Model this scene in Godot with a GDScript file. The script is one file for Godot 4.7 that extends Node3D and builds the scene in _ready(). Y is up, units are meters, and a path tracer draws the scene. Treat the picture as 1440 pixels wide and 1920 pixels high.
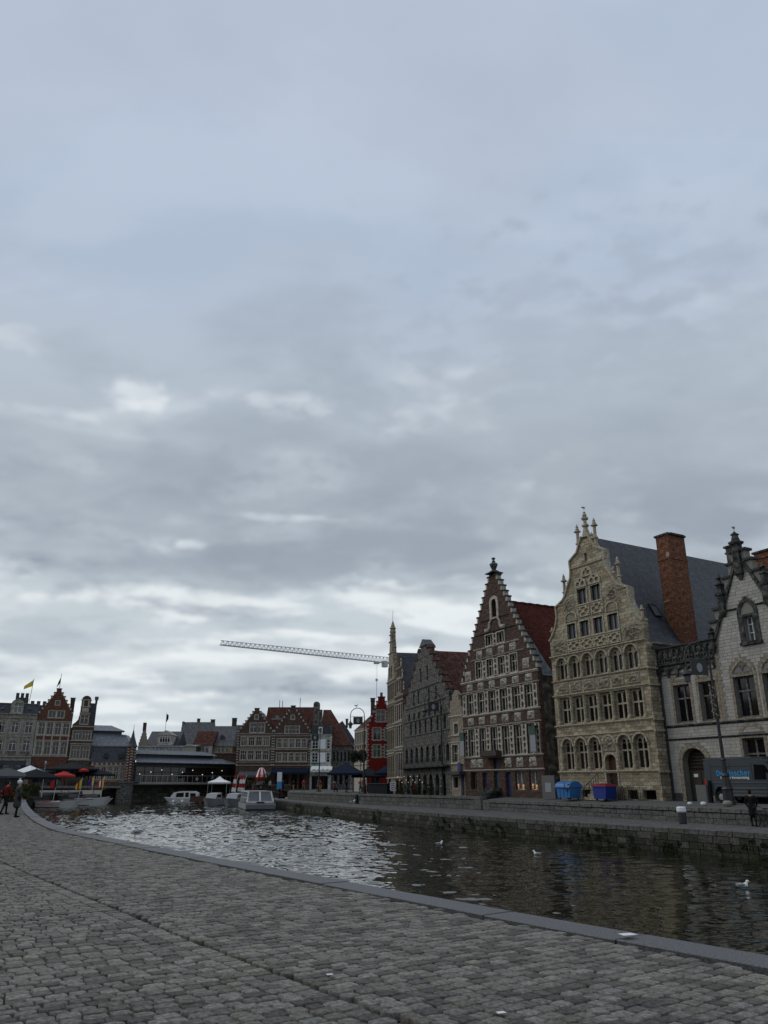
extends Node3D

const EYE := 1.6          # the camera stands on the near quay, whose paving is y = 0
const WATER := -1.6
const LOWQ := -0.5        # lower quay across the river
const TERR := 0.5         # street level across the river

var M := {}
var taken := {}
var rng := RandomNumberGenerator.new()
var unit_box: ArrayMesh
var unit_block: ArrayMesh

# ------------------------------------------------------------------ mesh builder
class MB:
	var v := PackedVector3Array()
	var n := PackedVector3Array()
	var c := PackedColorArray()
	var col := Color.WHITE
	var xf := Transform3D.IDENTITY
	func trin(a: Vector3, b: Vector3, d: Vector3, na: Vector3, nb: Vector3, nd: Vector3) -> void:
		v.append(xf * a); v.append(xf * d); v.append(xf * b)
		n.append((xf.basis * na).normalized()); n.append((xf.basis * nd).normalized()); n.append((xf.basis * nb).normalized())
		c.append(col); c.append(col); c.append(col)
	func tri(a: Vector3, b: Vector3, d: Vector3) -> void:
		var A := xf * a
		var B := xf * b
		var D := xf * d
		var nn := (B - A).cross(D - A)
		if nn.length_squared() < 1e-16:
			return
		nn = nn.normalized()
		v.append(A); v.append(D); v.append(B)
		n.append(nn); n.append(nn); n.append(nn)
		c.append(col); c.append(col); c.append(col)
	func quad(a: Vector3, b: Vector3, d: Vector3, e: Vector3) -> void:
		tri(a, b, d)
		tri(a, d, e)
	func box(x0: float, y0: float, z0: float, x1: float, y1: float, z1: float) -> void:
		var a := Vector3(x0, y0, z1); var b := Vector3(x1, y0, z1); var d := Vector3(x1, y1, z1); var e := Vector3(x0, y1, z1)
		var f := Vector3(x0, y0, z0); var g := Vector3(x1, y0, z0); var h := Vector3(x1, y1, z0); var i := Vector3(x0, y1, z0)
		quad(a, b, d, e); quad(g, f, i, h); quad(b, g, h, d); quad(f, a, e, i); quad(e, d, h, i); quad(f, g, b, a)
	# bar between two points with a rectangular section
	func bar(p: Vector3, q: Vector3, w: float, t := -1.0) -> void:
		var y := (q - p)
		var l := y.length()
		if l < 1e-5:
			return
		y /= l
		var x := y.cross(Vector3(0, 0, 1) if absf(y.z) < 0.9 else Vector3(1, 0, 0)).normalized()
		var z := x.cross(y)
		var keep := xf
		xf = xf * Transform3D(Basis(x, y, z), p)
		var h := w * 0.5
		var k := (t if t > 0 else w) * 0.5
		box(-h, 0, -k, h, l, k)
		xf = keep
	func tube(path: Array, r: float, segs := 6, r2 := -1.0) -> void:
		var rings := []
		for i in path.size():
			var p: Vector3 = path[i]
			var t: Vector3 = (path[mini(i + 1, path.size() - 1)] - path[maxi(i - 1, 0)]).normalized()
			var x := t.cross(Vector3(0, 0, 1) if absf(t.z) < 0.9 else Vector3(1, 0, 0)).normalized()
			var y := x.cross(t)
			var rr := r if r2 < 0 else lerpf(r, r2, float(i) / maxf(1.0, path.size() - 1))
			var ring := []
			for k in segs:
				var a := TAU * k / segs
				var d := x * cos(a) + y * sin(a)
				ring.append([p + d * rr, d])
			rings.append(ring)
		for i in rings.size() - 1:
			for k in segs:
				var a: Array = rings[i][k]; var b: Array = rings[i][(k + 1) % segs]; var d: Array = rings[i + 1][(k + 1) % segs]; var e: Array = rings[i + 1][k]
				trin(a[0], d[0], b[0], a[1], d[1], b[1])
				trin(a[0], e[0], d[0], a[1], e[1], d[1])
		for k in range(1, segs - 1):
			tri(rings[0][0][0], rings[0][k][0], rings[0][k + 1][0])
			tri(rings[-1][0][0], rings[-1][k + 1][0], rings[-1][k][0])
	# profile: [[radius, y], ...] turned about the y axis at o
	func lathe(o: Vector3, prof: Array, segs := 10, sx := 1.0, sz := 1.0) -> void:
		for i in prof.size() - 1:
			var r0: float = prof[i][0]; var y0: float = prof[i][1]; var r1: float = prof[i + 1][0]; var y1: float = prof[i + 1][1]
			var sl := Vector2(y1 - y0, r0 - r1).normalized()
			for k in segs:
				var a := TAU * k / segs
				var b := TAU * (k + 1) / segs
				var da := Vector3(cos(a) * sx, 0, sin(a) * sz); var db := Vector3(cos(b) * sx, 0, sin(b) * sz)
				var na := Vector3(cos(a) * sl.x, sl.y, sin(a) * sl.x); var nb := Vector3(cos(b) * sl.x, sl.y, sin(b) * sl.x)
				var p := o + da * r0 + Vector3(0, y0, 0); var q := o + db * r0 + Vector3(0, y0, 0)
				var s := o + db * r1 + Vector3(0, y1, 0); var t := o + da * r1 + Vector3(0, y1, 0)
				if r0 > 1e-6:
					trin(p, s, q, na, nb, nb)
				if r1 > 1e-6:
					trin(p, t, s, na, na, nb)
	# squared profile: like lathe but with a square plan
	func turret(o: Vector3, prof: Array) -> void:
		for i in prof.size() - 1:
			var r0: float = prof[i][0]; var y0: float = prof[i][1]; var r1: float = prof[i + 1][0]; var y1: float = prof[i + 1][1]
			for k in 4:
				var c0: Vector2 = [Vector2(-1, 1), Vector2(1, 1), Vector2(1, -1), Vector2(-1, -1)][k]
				var c1: Vector2 = [Vector2(-1, 1), Vector2(1, 1), Vector2(1, -1), Vector2(-1, -1)][(k + 1) % 4]
				quad(o + Vector3(c0.x * r0, y0, c0.y * r0), o + Vector3(c1.x * r0, y0, c1.y * r0), o + Vector3(c1.x * r1, y1, c1.y * r1), o + Vector3(c0.x * r1, y1, c0.y * r1))
	func ball(o: Vector3, r: Vector3, segs := 8) -> void:
		var keep := xf
		xf = xf * Transform3D(Basis.from_scale(r), o)
		var prof := []
		var m := maxi(3, segs / 2)
		for i in m + 1:
			var a := -PI / 2 + PI * i / m
			prof.append([cos(a), sin(a)])
		lathe(Vector3.ZERO, prof, segs)
		xf = keep
	# even-odd region of the polygons, extruded from z0 (back) to z1 (front)
	func plate(polys: Array, z0: float, z1: float, back := false, sides := true) -> void:
		var xs := PackedFloat32Array()
		var edges := []
		for P in polys:
			var m: int = P.size()
			for i in m:
				var a: Vector2 = P[i]
				var b: Vector2 = P[(i + 1) % m]
				xs.append(a.x)
				if absf(a.x - b.x) > 1e-5:
					edges.append([a, b] if a.x < b.x else [b, a])
		xs.sort()
		var last := -1e9
		var ux := PackedFloat32Array()
		for x in xs:
			if x - last > 1e-4:
				ux.append(x); last = x
		for i in ux.size() - 1:
			var xa := ux[i]
			var xb := ux[i + 1]
			var hits := []
			for e in edges:
				var a: Vector2 = e[0]
				var b: Vector2 = e[1]
				if a.x <= xa + 2e-4 and b.x >= xb - 2e-4:
					var k := (b.y - a.y) / (b.x - a.x)
					hits.append(Vector2(a.y + k * (xa - a.x), a.y + k * (xb - a.x)))
			hits.sort_custom(func(p, q): return p.x + p.y < q.x + q.y)
			for j in range(0, hits.size() - 1, 2):
				var lo: Vector2 = hits[j]
				var hi: Vector2 = hits[j + 1]
				quad(Vector3(xa, lo.x, z1), Vector3(xb, lo.y, z1), Vector3(xb, hi.y, z1), Vector3(xa, hi.x, z1))
				if back:
					quad(Vector3(xb, lo.y, z0), Vector3(xa, lo.x, z0), Vector3(xa, hi.x, z0), Vector3(xb, hi.y, z0))
		if not sides:
			return
		for pi in polys.size():
			var P: Array = polys[pi]
			var m: int = P.size()
			var area := 0.0
			for i in m:
				area += P[i].cross(P[(i + 1) % m])
			var flip := (area < 0) != (pi > 0)
			for i in m:
				var a: Vector2 = P[i]
				var b: Vector2 = P[(i + 1) % m]
				if flip:
					var t := a; a = b; b = t
				quad(Vector3(a.x, a.y, z1), Vector3(a.x, a.y, z0), Vector3(b.x, b.y, z0), Vector3(b.x, b.y, z1))
	func mesh() -> ArrayMesh:
		var arr := []
		arr.resize(Mesh.ARRAY_MAX)
		arr[Mesh.ARRAY_VERTEX] = v
		arr[Mesh.ARRAY_NORMAL] = n
		arr[Mesh.ARRAY_COLOR] = c
		var am := ArrayMesh.new()
		am.add_surface_from_arrays(Mesh.PRIMITIVE_TRIANGLES, arr)
		return am

# ------------------------------------------------------------------ scene helpers
func numbered(called: String) -> String:
	if not taken.has(called):
		taken[called] = 0
		return called
	taken[called] += 1
	return "%s_%03d" % [called, taken[called]]

func tag(o: Node, label: String, category: String, group := "") -> void:
	o.set_meta("label", label)
	o.set_meta("category", category)
	if group:
		o.set_meta("group", group)

func thing(called: String, label: String, category: String, at := Vector3.ZERO, turn := 0.0, group := "") -> Node3D:
	var o := Node3D.new()
	o.name = numbered(called)
	add_child(o)
	o.position = at
	o.rotation.y = turn
	tag(o, label, category, group)
	return o

func obj(called: String, mb: MB, m, parent: Node = self) -> MeshInstance3D:
	return put(called, mb.mesh(), m, parent)

func put(called: String, me: Mesh, m, parent: Node = self, t := Transform3D.IDENTITY) -> MeshInstance3D:
	var o := MeshInstance3D.new()
	o.name = numbered(called) if parent == self else called
	o.mesh = me
	o.material_override = M[m] if m is String else m
	o.transform = t
	parent.add_child(o, true)
	return o

func struct(called: String, mb: MB, m, parent: Node = self) -> MeshInstance3D:
	var o := obj(called, mb, m, parent)
	if parent == self:
		o.set_meta("kind", "structure")
	return o

func boxat(called: String, parent: Node, m, x0: float, y0: float, z0: float, x1: float, y1: float, z1: float) -> MeshInstance3D:
	return put(called, unit_box, m, parent, Transform3D(Basis.from_scale(Vector3(x1 - x0, y1 - y0, z1 - z0)), Vector3((x0 + x1) / 2, (y0 + y1) / 2, (z0 + z1) / 2)))

# facade frame: local x runs along dir (x, z), local z points out of the facade
func turn_of(dx: float, dz: float) -> float:
	return -atan2(dz, dx)

# ------------------------------------------------------------------ textures and materials
func noise(freq: float, oct := 4, sd := 1, type := FastNoiseLite.TYPE_SIMPLEX_SMOOTH) -> FastNoiseLite:
	var f := FastNoiseLite.new()
	f.noise_type = type
	f.frequency = freq
	f.fractal_octaves = oct
	f.seed = sd
	return f

func noise_tex(freq: float, oct: int, sd: int, lo: float, hi: float, size := 512) -> ImageTexture:
	var f := noise(freq, oct, sd)
	var im := f.get_seamless_image(size, size)
	im.convert(Image.FORMAT_RGB8)
	var data := im.get_data()
	for i in data.size():
		data[i] = clampi(int(255.0 * lerpf(lo, hi, data[i] / 255.0)), 0, 255)
	return ImageTexture.create_from_image(Image.create_from_data(size, size, false, Image.FORMAT_RGB8, data))

func mat(called: String, col: Color, rough := 0.85, tex: Texture2D = null, scale := 1.0, metal := 0.0, world := false, relief: Texture2D = null, depth := 0.0) -> StandardMaterial3D:
	var m := StandardMaterial3D.new()
	m.resource_name = called
	m.albedo_color = col.linear_to_srgb()
	m.roughness = rough
	m.metallic = metal
	if tex:
		m.albedo_texture = tex
		m.uv1_triplanar = true
		m.uv1_world_triplanar = world
		m.uv1_triplanar_sharpness = 8.0
		m.uv1_scale = Vector3.ONE * scale
	if relief:
		m.heightmap_enabled = true
		m.heightmap_texture = relief
		m.heightmap_scale = depth
	if rough >= 0.7:
		m.metallic_specular = 0.22      # porous stone, brick, cloth: hardly any sheen
	M[called] = m
	return m

# rows of blocks: returns [colour texture, height texture]; cols x rows blocks tile the picture
func masonry(size: int, cols: int, rows: int, joint: float, joint_tone: float, spread: float, sd: int, hue := 0.0, ragged := 0.0) -> Array:
	var r := RandomNumberGenerator.new()
	r.seed = sd
	var f := noise(0.03, 4, sd)
	var g := noise(0.2, 2, sd + 7)
	var big := noise(0.007, 3, sd + 70)
	var data := PackedByteArray()
	data.resize(size * size * 3)
	var hd := PackedByteArray()
	hd.resize(size * size)
	var tones := []
	var offs := []
	for y in rows:
		var row := []
		for x in cols:
			row.append(Vector2(1.0 + r.randf_range(-spread, spread), r.randf_range(-hue, hue)))
		tones.append(row)
		offs.append((0.5 if y % 2 else 0.0) + r.randf_range(-0.12, 0.12))
	for y in size:
		var fy := float(y) / size * rows
		var iy := int(fy)
		var ty := fy - iy
		for x in size:
			var w := f.get_noise_2d(x, y)
			var fx := fposmod(float(x) / size * cols + offs[iy] + w * ragged, cols)
			var ix := int(fx) % cols
			var tx := fx - int(fx)
			var dx := minf(tx, 1.0 - tx) * rows / cols * float(cols) / rows * (float(size) / cols)
			var dy := (minf(ty, 1.0 - ty) + w * ragged * 0.4) * (float(size) / rows)
			var e := minf(dx, dy)
			var t: Vector2 = tones[iy][ix]
			var k := clampf((e - joint * 0.5) / maxf(1.0, joint * 0.5), 0.0, 1.0)
			var tone := lerpf(joint_tone, t.x, k) * (1.0 + 0.22 * w + 0.16 * g.get_noise_2d(x, y) + 0.22 * big.get_noise_2d(x, y))
			var q := (y * size + x) * 3
			data[q] = clampi(int(190.0 * tone * (1.0 + t.y * k)), 0, 255)
			data[q + 1] = clampi(int(190.0 * tone), 0, 255)
			data[q + 2] = clampi(int(190.0 * tone * (1.0 - t.y * k * 0.8)), 0, 255)
			hd[y * size + x] = clampi(int(255.0 * (k * (0.75 + 0.25 * w))), 0, 255)
	return [ImageTexture.create_from_image(Image.create_from_data(size, size, false, Image.FORMAT_RGB8, data)), ImageTexture.create_from_image(Image.create_from_data(size, size, false, Image.FORMAT_L8, hd))]

func speckle(size: int) -> ImageTexture:      # granite: blotches with fine dark and light grains
	var a := noise(0.02, 4, 51).get_seamless_image(size, size)
	var b := noise(0.12, 3, 52).get_seamless_image(size, size)
	a.convert(Image.FORMAT_L8)
	b.convert(Image.FORMAT_L8)
	var da := a.get_data()
	var db := b.get_data()
	var g := RandomNumberGenerator.new()
	g.seed = 53
	var out := PackedByteArray()
	out.resize(size * size * 3)
	for i in size * size:
		var t := 0.45 + 0.35 * da[i] / 255.0 + 0.32 * (db[i] / 255.0 - 0.4) + g.randf_range(-0.09, 0.09)
		var k := clampi(int(255.0 * t), 0, 255)
		out[i * 3] = k; out[i * 3 + 1] = k; out[i * 3 + 2] = clampi(k - 3, 0, 255)
	return ImageTexture.create_from_image(Image.create_from_data(size, size, false, Image.FORMAT_RGB8, out))

func make_materials() -> void:
	var coarse := noise_tex(0.012, 5, 3, 0.55, 1.0)
	var fine := noise_tex(0.06, 4, 5, 0.45, 1.0)
	var grain := speckle(512)
	var stain := noise_tex(0.008, 6, 9, 0.35, 1.05)
	var ash := masonry(512, 4, 10, 3.0, 0.62, 0.14, 11, 0.05)
	var bri := masonry(512, 10, 30, 2.0, 0.95, 0.22, 12, 0.06)
	var rub := masonry(512, 9, 20, 3.0, 0.62, 0.24, 13, 0.03, 0.4)
	var sla := masonry(512, 12, 20, 2.0, 0.45, 0.26, 14, 0.03)
	# stone
	mat("sandstone", Color(0.57, 0.485, 0.345), 0.9, ash[0], 0.4, 0, false, ash[1], 1.2)
	mat("sandstone_trim", Color(0.60, 0.53, 0.40), 0.88, coarse, 0.7)
	mat("carved", Color(0.54, 0.48, 0.36), 0.9, fine, 0.8)
	mat("whitestone_bed", Color(0.42, 0.40, 0.36), 0.95, fine, 1.0)
	for i in 4:
		mat("white_block_%d" % i, [Color(0.76, 0.735, 0.67), Color(0.72, 0.69, 0.625), Color(0.80, 0.775, 0.71), Color(0.66, 0.63, 0.57)][i], 0.9, fine, 0.9 + 0.13 * i, 0, true)
	mat("brownstone", Color(0.42, 0.365, 0.28), 0.9, coarse, 0.6)
	mat("greystone", Color(0.13, 0.13, 0.125), 0.88, stain, 0.5)
	mat("tournai", Color(0.235, 0.228, 0.21), 0.92, rub[0], 0.42, 0, false, rub[1], 1.2)
	mat("tournai_trim", Color(0.24, 0.235, 0.22), 0.92, coarse, 0.6)
	mat("brown_brick", Color(0.155, 0.105, 0.085), 0.92, bri[0], 0.5, 0, false, bri[1], 0.6)
	mat("brick_dark_panel", Color(0.17, 0.13, 0.11), 0.92, bri[0], 0.5)
	mat("palestone", Color(0.66, 0.61, 0.525), 0.88, coarse, 0.6)
	mat("red_brick", Color(0.21, 0.10, 0.07), 0.92, bri[0], 0.5)
	mat("orange_brick", Color(0.29, 0.135, 0.085), 0.92, bri[0], 0.5, 0, false, bri[1], 0.6)
	mat("red_paint", Color(0.29, 0.03, 0.024), 0.75, coarse, 0.4)
	mat("sidewall", Color(0.27, 0.25, 0.215), 0.93, stain, 0.3)
	mat("sidebrick", Color(0.155, 0.105, 0.085), 0.93, bri[0], 0.5)
	mat("slate", Color(0.052, 0.058, 0.074), 0.55, sla[0], 0.33, 0, false, sla[1], 1.0)
	mat("slate_grey", Color(0.11, 0.115, 0.125), 0.6, sla[0], 0.33)
	mat("redtile", Color(0.13, 0.055, 0.042), 0.85, sla[0], 0.3)
	mat("browntile", Color(0.15, 0.065, 0.05), 0.85, sla[0], 0.3)
	mat("tile", Color(0.21, 0.068, 0.046), 0.85, fine, 1.5, 0, true)
	mat("zinc", Color(0.24, 0.26, 0.29), 0.45, coarse, 0.3, 0.2)
	mat("lead", Color(0.16, 0.18, 0.18), 0.6, stain, 0.5)
	mat("cream", Color(0.43, 0.41, 0.345), 0.85, coarse, 0.25)
	mat("white_plaster", Color(0.66, 0.66, 0.63), 0.85, coarse, 0.25)
	mat("yellow_plaster", Color(0.55, 0.46, 0.27), 0.85, coarse, 0.25)
	mat("grey_plaster", Color(0.36, 0.36, 0.35), 0.88, coarse, 0.25)
	mat("dark_facade", Color(0.05, 0.055, 0.065), 0.6, coarse, 0.3)
	# openings
	for i in 4:
		var g := mat("glass_%d" % i, [Color(0.008, 0.008, 0.01), Color(0.014, 0.011, 0.009), Color(0.005, 0.005, 0.006), Color(0.022, 0.018, 0.015)][i], 0.06)
		g.metallic_specular = 0.5
	mat("bright_glass", Color(0.10, 0.105, 0.115), 0.05)
	mat("green_glass", Color(0.05, 0.09, 0.04), 0.08)
	mat("curtain", Color(0.45, 0.43, 0.39), 0.9, fine, 1.0)
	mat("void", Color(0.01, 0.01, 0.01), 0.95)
	mat("wood_brown", Color(0.13, 0.045, 0.025), 0.55, fine, 0.7)
	mat("wood_dark", Color(0.06, 0.045, 0.035), 0.6, fine, 0.7)
	mat("blue_door", Color(0.085, 0.13, 0.26), 0.5, coarse, 0.8)
	mat("navy", Color(0.02, 0.03, 0.11), 0.55)
	mat("iron", Color(0.012, 0.012, 0.014), 0.5)
	mat("pipe", Color(0.10, 0.10, 0.105), 0.55)
	# ground
	mat("granite", Color(0.39, 0.372, 0.342), 0.75, grain, 1.6, 0, true).vertex_color_use_as_albedo = true
	M["granite"].metallic_specular = 0.4
	for i in 6:
		mat("cobble_%d" % i, [Color(0.36, 0.345, 0.318), Color(0.27, 0.256, 0.236), Color(0.45, 0.43, 0.40), Color(0.31, 0.285, 0.255), Color(0.19, 0.183, 0.175), Color(0.38, 0.355, 0.322)][i], 0.72, grain, 1.6, 0, true)
	mat("sand", Color(0.02, 0.018, 0.015), 1.0, fine, 1.5, 0, true)
	mat("bluestone", Color(0.185, 0.186, 0.188), 0.6, fine, 0.9, 0, true)
	mat("paving", Color(0.21, 0.205, 0.197), 0.85, ash[0], 0.5, 0, true)
	mat("paving_far", Color(0.21, 0.205, 0.197), 0.88, fine, 0.4, 0, true)
	for i in 4:
		mat("quay_block_%d" % i, [Color(0.135, 0.13, 0.115), Color(0.10, 0.10, 0.085), Color(0.17, 0.16, 0.145), Color(0.075, 0.08, 0.055)][i], 0.9, coarse, 0.8 + 0.1 * i, 0, true)
	for i in 3:
		mat("wall_block_%d" % i, [Color(0.205, 0.20, 0.192), Color(0.18, 0.176, 0.17), Color(0.23, 0.226, 0.217)][i], 0.9, coarse, 0.6 + 0.1 * i, 0, true)
	mat("quay_bed", Color(0.045, 0.045, 0.035), 0.95, fine, 0.8, 0, true)
	var w := mat("water", Color(0.010, 0.0105, 0.005), 0.02)
	w.metallic_specular = 0.52
	mat("mud", Color(0.03, 0.028, 0.018), 1.0)
	# things
	mat("blue_bin", Color(0.025, 0.14, 0.38), 0.42)
	mat("dark_blue_bin", Color(0.008, 0.03, 0.2), 0.42)
	mat("red_lid", Color(0.27, 0.025, 0.035), 0.45)
	mat("rubber", Color(0.015, 0.015, 0.016), 0.8)
	mat("van_paint", Color(0.085, 0.10, 0.115), 0.3, null, 1, 0.4)
	mat("van_trim", Color(0.03, 0.031, 0.033), 0.6)
	mat("chrome", Color(0.14, 0.145, 0.15), 0.4, null, 1, 0.6)
	mat("tail_light", Color(0.5, 0.02, 0.02), 0.3)
	mat("letter_blue", Color(0.02, 0.26, 0.55), 0.5)
	mat("letter_white", Color(0.75, 0.75, 0.75), 0.5)
	mat("letter_red", Color(0.55, 0.04, 0.04), 0.5)
	mat("white_paint", Color(0.62, 0.62, 0.61), 0.45)
	mat("grey_paint", Color(0.27, 0.28, 0.285), 0.5)
	mat("hull_black", Color(0.02, 0.02, 0.022), 0.5)
	mat("canvas_black", Color(0.012, 0.014, 0.018), 0.85)
	mat("canvas_navy", Color(0.012, 0.018, 0.035), 0.85)
	mat("canvas_grey", Color(0.075, 0.08, 0.085), 0.85)
	mat("canvas_red", Color(0.40, 0.03, 0.027), 0.8)
	mat("canvas_white", Color(0.75, 0.75, 0.73), 0.8)
	mat("cloth_yellow", Color(0.62, 0.48, 0.06), 0.8)
	mat("cloth_blue", Color(0.02, 0.03, 0.22), 0.8)
	mat("cloth_green", Color(0.02, 0.12, 0.06), 0.8)
	mat("steel", Color(0.4, 0.41, 0.42), 0.4, null, 1, 0.7)
	mat("crane_paint", Color(0.42, 0.43, 0.44), 0.5)
	mat("concrete", Color(0.30, 0.30, 0.29), 0.9, fine, 0.6)
	mat("plastic_white", Color(0.7, 0.7, 0.7), 0.4)
	mat("green_banner", Color(0.06, 0.10, 0.08), 0.8)
	mat("banner_grey", Color(0.27, 0.28, 0.30), 0.8)
	mat("feather_white", Color(0.78, 0.78, 0.78), 0.8)
	mat("feather_grey", Color(0.3, 0.31, 0.33), 0.8)
	var pm := mat("people", Color(1, 1, 1), 0.85)
	pm.vertex_color_use_as_albedo = true
	var lf := mat("leaf", Color(1, 1, 1), 0.7)
	lf.vertex_color_use_as_albedo = true
	mat("bark", Color(0.05, 0.04, 0.03), 0.9)
	mat("litter", Color(0.7, 0.72, 0.74), 0.8)
	var lamp := mat("lamp_glow", Color(0.9, 0.85, 0.7), 0.4)
	lamp.emission_enabled = true
	lamp.emission = Color(1.0, 0.92, 0.78)
	lamp.emission_energy_multiplier = 0.9
	var shop := mat("shop_glow", Color(0.8, 0.6, 0.3), 0.5)
	shop.emission_enabled = true
	shop.emission = Color(1.0, 0.66, 0.28)
	shop.emission_energy_multiplier = 0.22

# ------------------------------------------------------------------ sky
func ramp(keys: Array, x: float) -> Color:
	for i in keys.size() - 1:
		if x <= keys[i + 1][0]:
			var t: float = clampf((x - keys[i][0]) / (keys[i + 1][0] - keys[i][0]), 0, 1)
			return (keys[i][1] as Color).lerp(keys[i + 1][1], t * t * (3 - 2 * t))
	return keys[-1][1]

func c8(r: float, g: float, b: float) -> Color:
	return Color(r / 255.0, g / 255.0, b / 255.0)

const CLOUDS := [[-22.9, 19.2, 11.6, 2.7, -0.35], [-15.6, 14.2, 9.1, 1.6, -0.55], [-25.7, 16.2, 3.1, 2.1, -0.30], [-12.7, 11.7, 1.9, 0.6, -0.45], [-9.2, 11.3, 2.0, 0.5, -0.40], [-0.8, 6.6, 6.2, 0.5, -0.40], [-9.3, 6.8, 5.0, 0.6, -0.35], [2.8, 10.0, 2.8, 0.5, -0.40], [18.2, 24.7, 15.1, 8.4, -0.28], [-26.6, 9.0, 6.7, 1.2, -0.30], [-6.9, 22.5, 12.9, 2.4, -0.15], [-20.1, 26.9, 1.6, 0.9, 0.50], [-8.4, 27.3, 3.1, 0.9, 0.42], [-28.5, 28.8, 2.0, 0.7, 0.40], [-25.2, 24.6, 2.2, 0.4, 0.30], [-14.5, 16.7, 0.8, 0.3, 0.70], [-7.5, 18.9, 3.7, 0.2, 0.40], [-12.0, 13.0, 5.1, 0.5, 0.60], [-25.9, 11.2, 1.5, 0.7, 0.45], [0.0, 13.2, 3.2, 1.0, 0.55], [5.7, 13.5, 4.0, 1.1, 0.55], [-17.9, 7.9, 9.3, 0.5, 0.45], [-4.7, 8.7, 7.9, 0.6, 0.45], [-23.2, 6.1, 4.1, 0.5, 0.60], [-16.3, 5.7, 3.6, 0.4, 0.70], [-3.1, 4.7, 4.6, 0.5, 0.55]]

func make_sky() -> Image:
	var W := 2048
	var H := 1024
	var data := PackedFloat32Array()
	data.resize(W * H * 3)
	var keys := [[-2.0, c8(208, 218, 224)], [4.0, c8(206, 216, 222)], [8.0, c8(204, 213, 219)], [12.0, c8(196, 206, 213)], [16.0, c8(180, 190, 200)], [22.0, c8(177, 188, 199)], [28.0, c8(181, 192, 205)], [36.0, c8(178, 191, 208)], [46.0, c8(183, 195, 212)], [60.0, c8(181, 193, 211)], [91.0, c8(174, 186, 205)]]
	var big := noise(0.55, 3, 21)
	var mid := noise(1.9, 6, 4)
	var warp := noise(0.9, 2, 33)
	var wisp := noise(3.6, 5, 77)
	var bright := c8(234, 240, 242)
	var dark := c8(141, 152, 166)
	var blue := c8(170, 186, 213)
	var grnd := Color(0.10, 0.10, 0.095)
	var cosu := PackedFloat32Array()
	var sinu := PackedFloat32Array()
	for x in W:
		var a := TAU * (x + 0.5) / W
		cosu.append(cos(a)); sinu.append(sin(a))
	var blob := PackedFloat32Array()
	blob.resize(W * H)
	# [azimuth, elevation, half width, half height, brighter (+) or darker (-)], degrees: the banks and gaps that the photograph shows
	for B in CLOUDS:
		for y in range(maxi(0, int((90.0 - B[1] - B[3] * 3.0 - 2.0) / 180.0 * H)), mini(H / 2, int((90.0 - B[1] + B[3] * 3.0 + 2.0) / 180.0 * H))):
			var el := 90.0 - 180.0 * (y + 0.5) / H
			for xx in range(int((B[0] - B[2] * 3.0 - 4.0) / 360.0 * W), int((B[0] + B[2] * 3.0 + 4.0) / 360.0 * W)):
				var az := 360.0 * (xx + 0.5) / W
				var wa := wisp.get_noise_2d(az * 0.07, el * 0.16)
				var we := mid.get_noise_2d(az * 0.09 + 40.0, el * 0.22)
				var dx: float = (az + wa * B[2] * 1.1 - B[0]) / B[2]
				var dy: float = (el + we * B[3] * 1.6 - B[1]) / B[3]
				var q := dx * dx + dy * dy
				blob[y * W + posmod(xx, W)] += B[4] * (pow(1.0 - smoothstep(0.0, 3.2, q), 1.4))
	for y in H:
		var el := 90.0 - 180.0 * (y + 0.5) / H
		if el < -1.5:
			for x in W:
				var q := (y * W + x) * 3
				data[q] = grnd.r; data[q + 1] = grnd.g; data[q + 2] = grnd.b
			continue
		var ey := sin(deg_to_rad(el))
		var eh := cos(deg_to_rad(el))
		var k := eh / (maxf(ey, 0.0) + 0.12)
		var base := ramp(keys, el)
		var low := 1.0 - smoothstep(11.0, 19.0, el)           # broken cloud lies low
		var gap := lerpf(0.10, 0.85, low) + 0.22 * exp(-pow((el - 27.0) / 5.0, 2.0))
		var darkness := 0.32 * smoothstep(2.0, 7.0, el) * (1.0 - smoothstep(30.0, 46.0, el)) + 0.40 * exp(-pow((el - 17.0) / 4.0, 2.0)) + 0.10
		var blueness := 0.35 * smoothstep(26.0, 40.0, el)
		for x in W:
			var px := sinu[x] * k
			var pz := -cosu[x] * k
			var wx := warp.get_noise_2d(px, pz)
			var wz := warp.get_noise_2d(px + 17.0, pz - 9.0)
			var a := big.get_noise_2d(px + 0.2 * wx, pz + 0.2 * wz)
			var b := mid.get_noise_2d(px * 0.72 + 0.12 * wz, pz + 0.12 * wx)
			var s := wisp.get_noise_2d(px * 0.7 + wx * 0.1, pz)
			var c := base
			var g := smoothstep(0.02, 0.34, b * 0.75 + a * 0.3 + s * 0.3) * gap
			var d := smoothstep(0.02, 0.45, -b * 0.62 - a * 0.55 - s * 0.2) * darkness * 0.72
			c = c.lerp(blue, blueness * smoothstep(-0.25, 0.35, b + a))
			c = c.lerp(bright, g)
			c = c.lerp(dark, clampf(d, 0.0, 0.9))
			var bl := blob[y * W + x] * clampf(0.75 + 1.1 * s + 0.7 * b, 0.2, 1.4)
			c = c.lerp(bright, clampf(bl, 0.0, 0.95)) if bl > 0.0 else c.lerp(dark, clampf(-bl, 0.0, 0.95))
			var f := 1.0 + 0.035 * s + 0.03 * a
			var l := c.srgb_to_linear()
			var q := (y * W + x) * 3
			data[q] = l.r * f; data[q + 1] = l.g * f; data[q + 2] = l.b * f
	return Image.create_from_data(W, H, false, Image.FORMAT_RGBF, data.to_byte_array())

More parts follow.
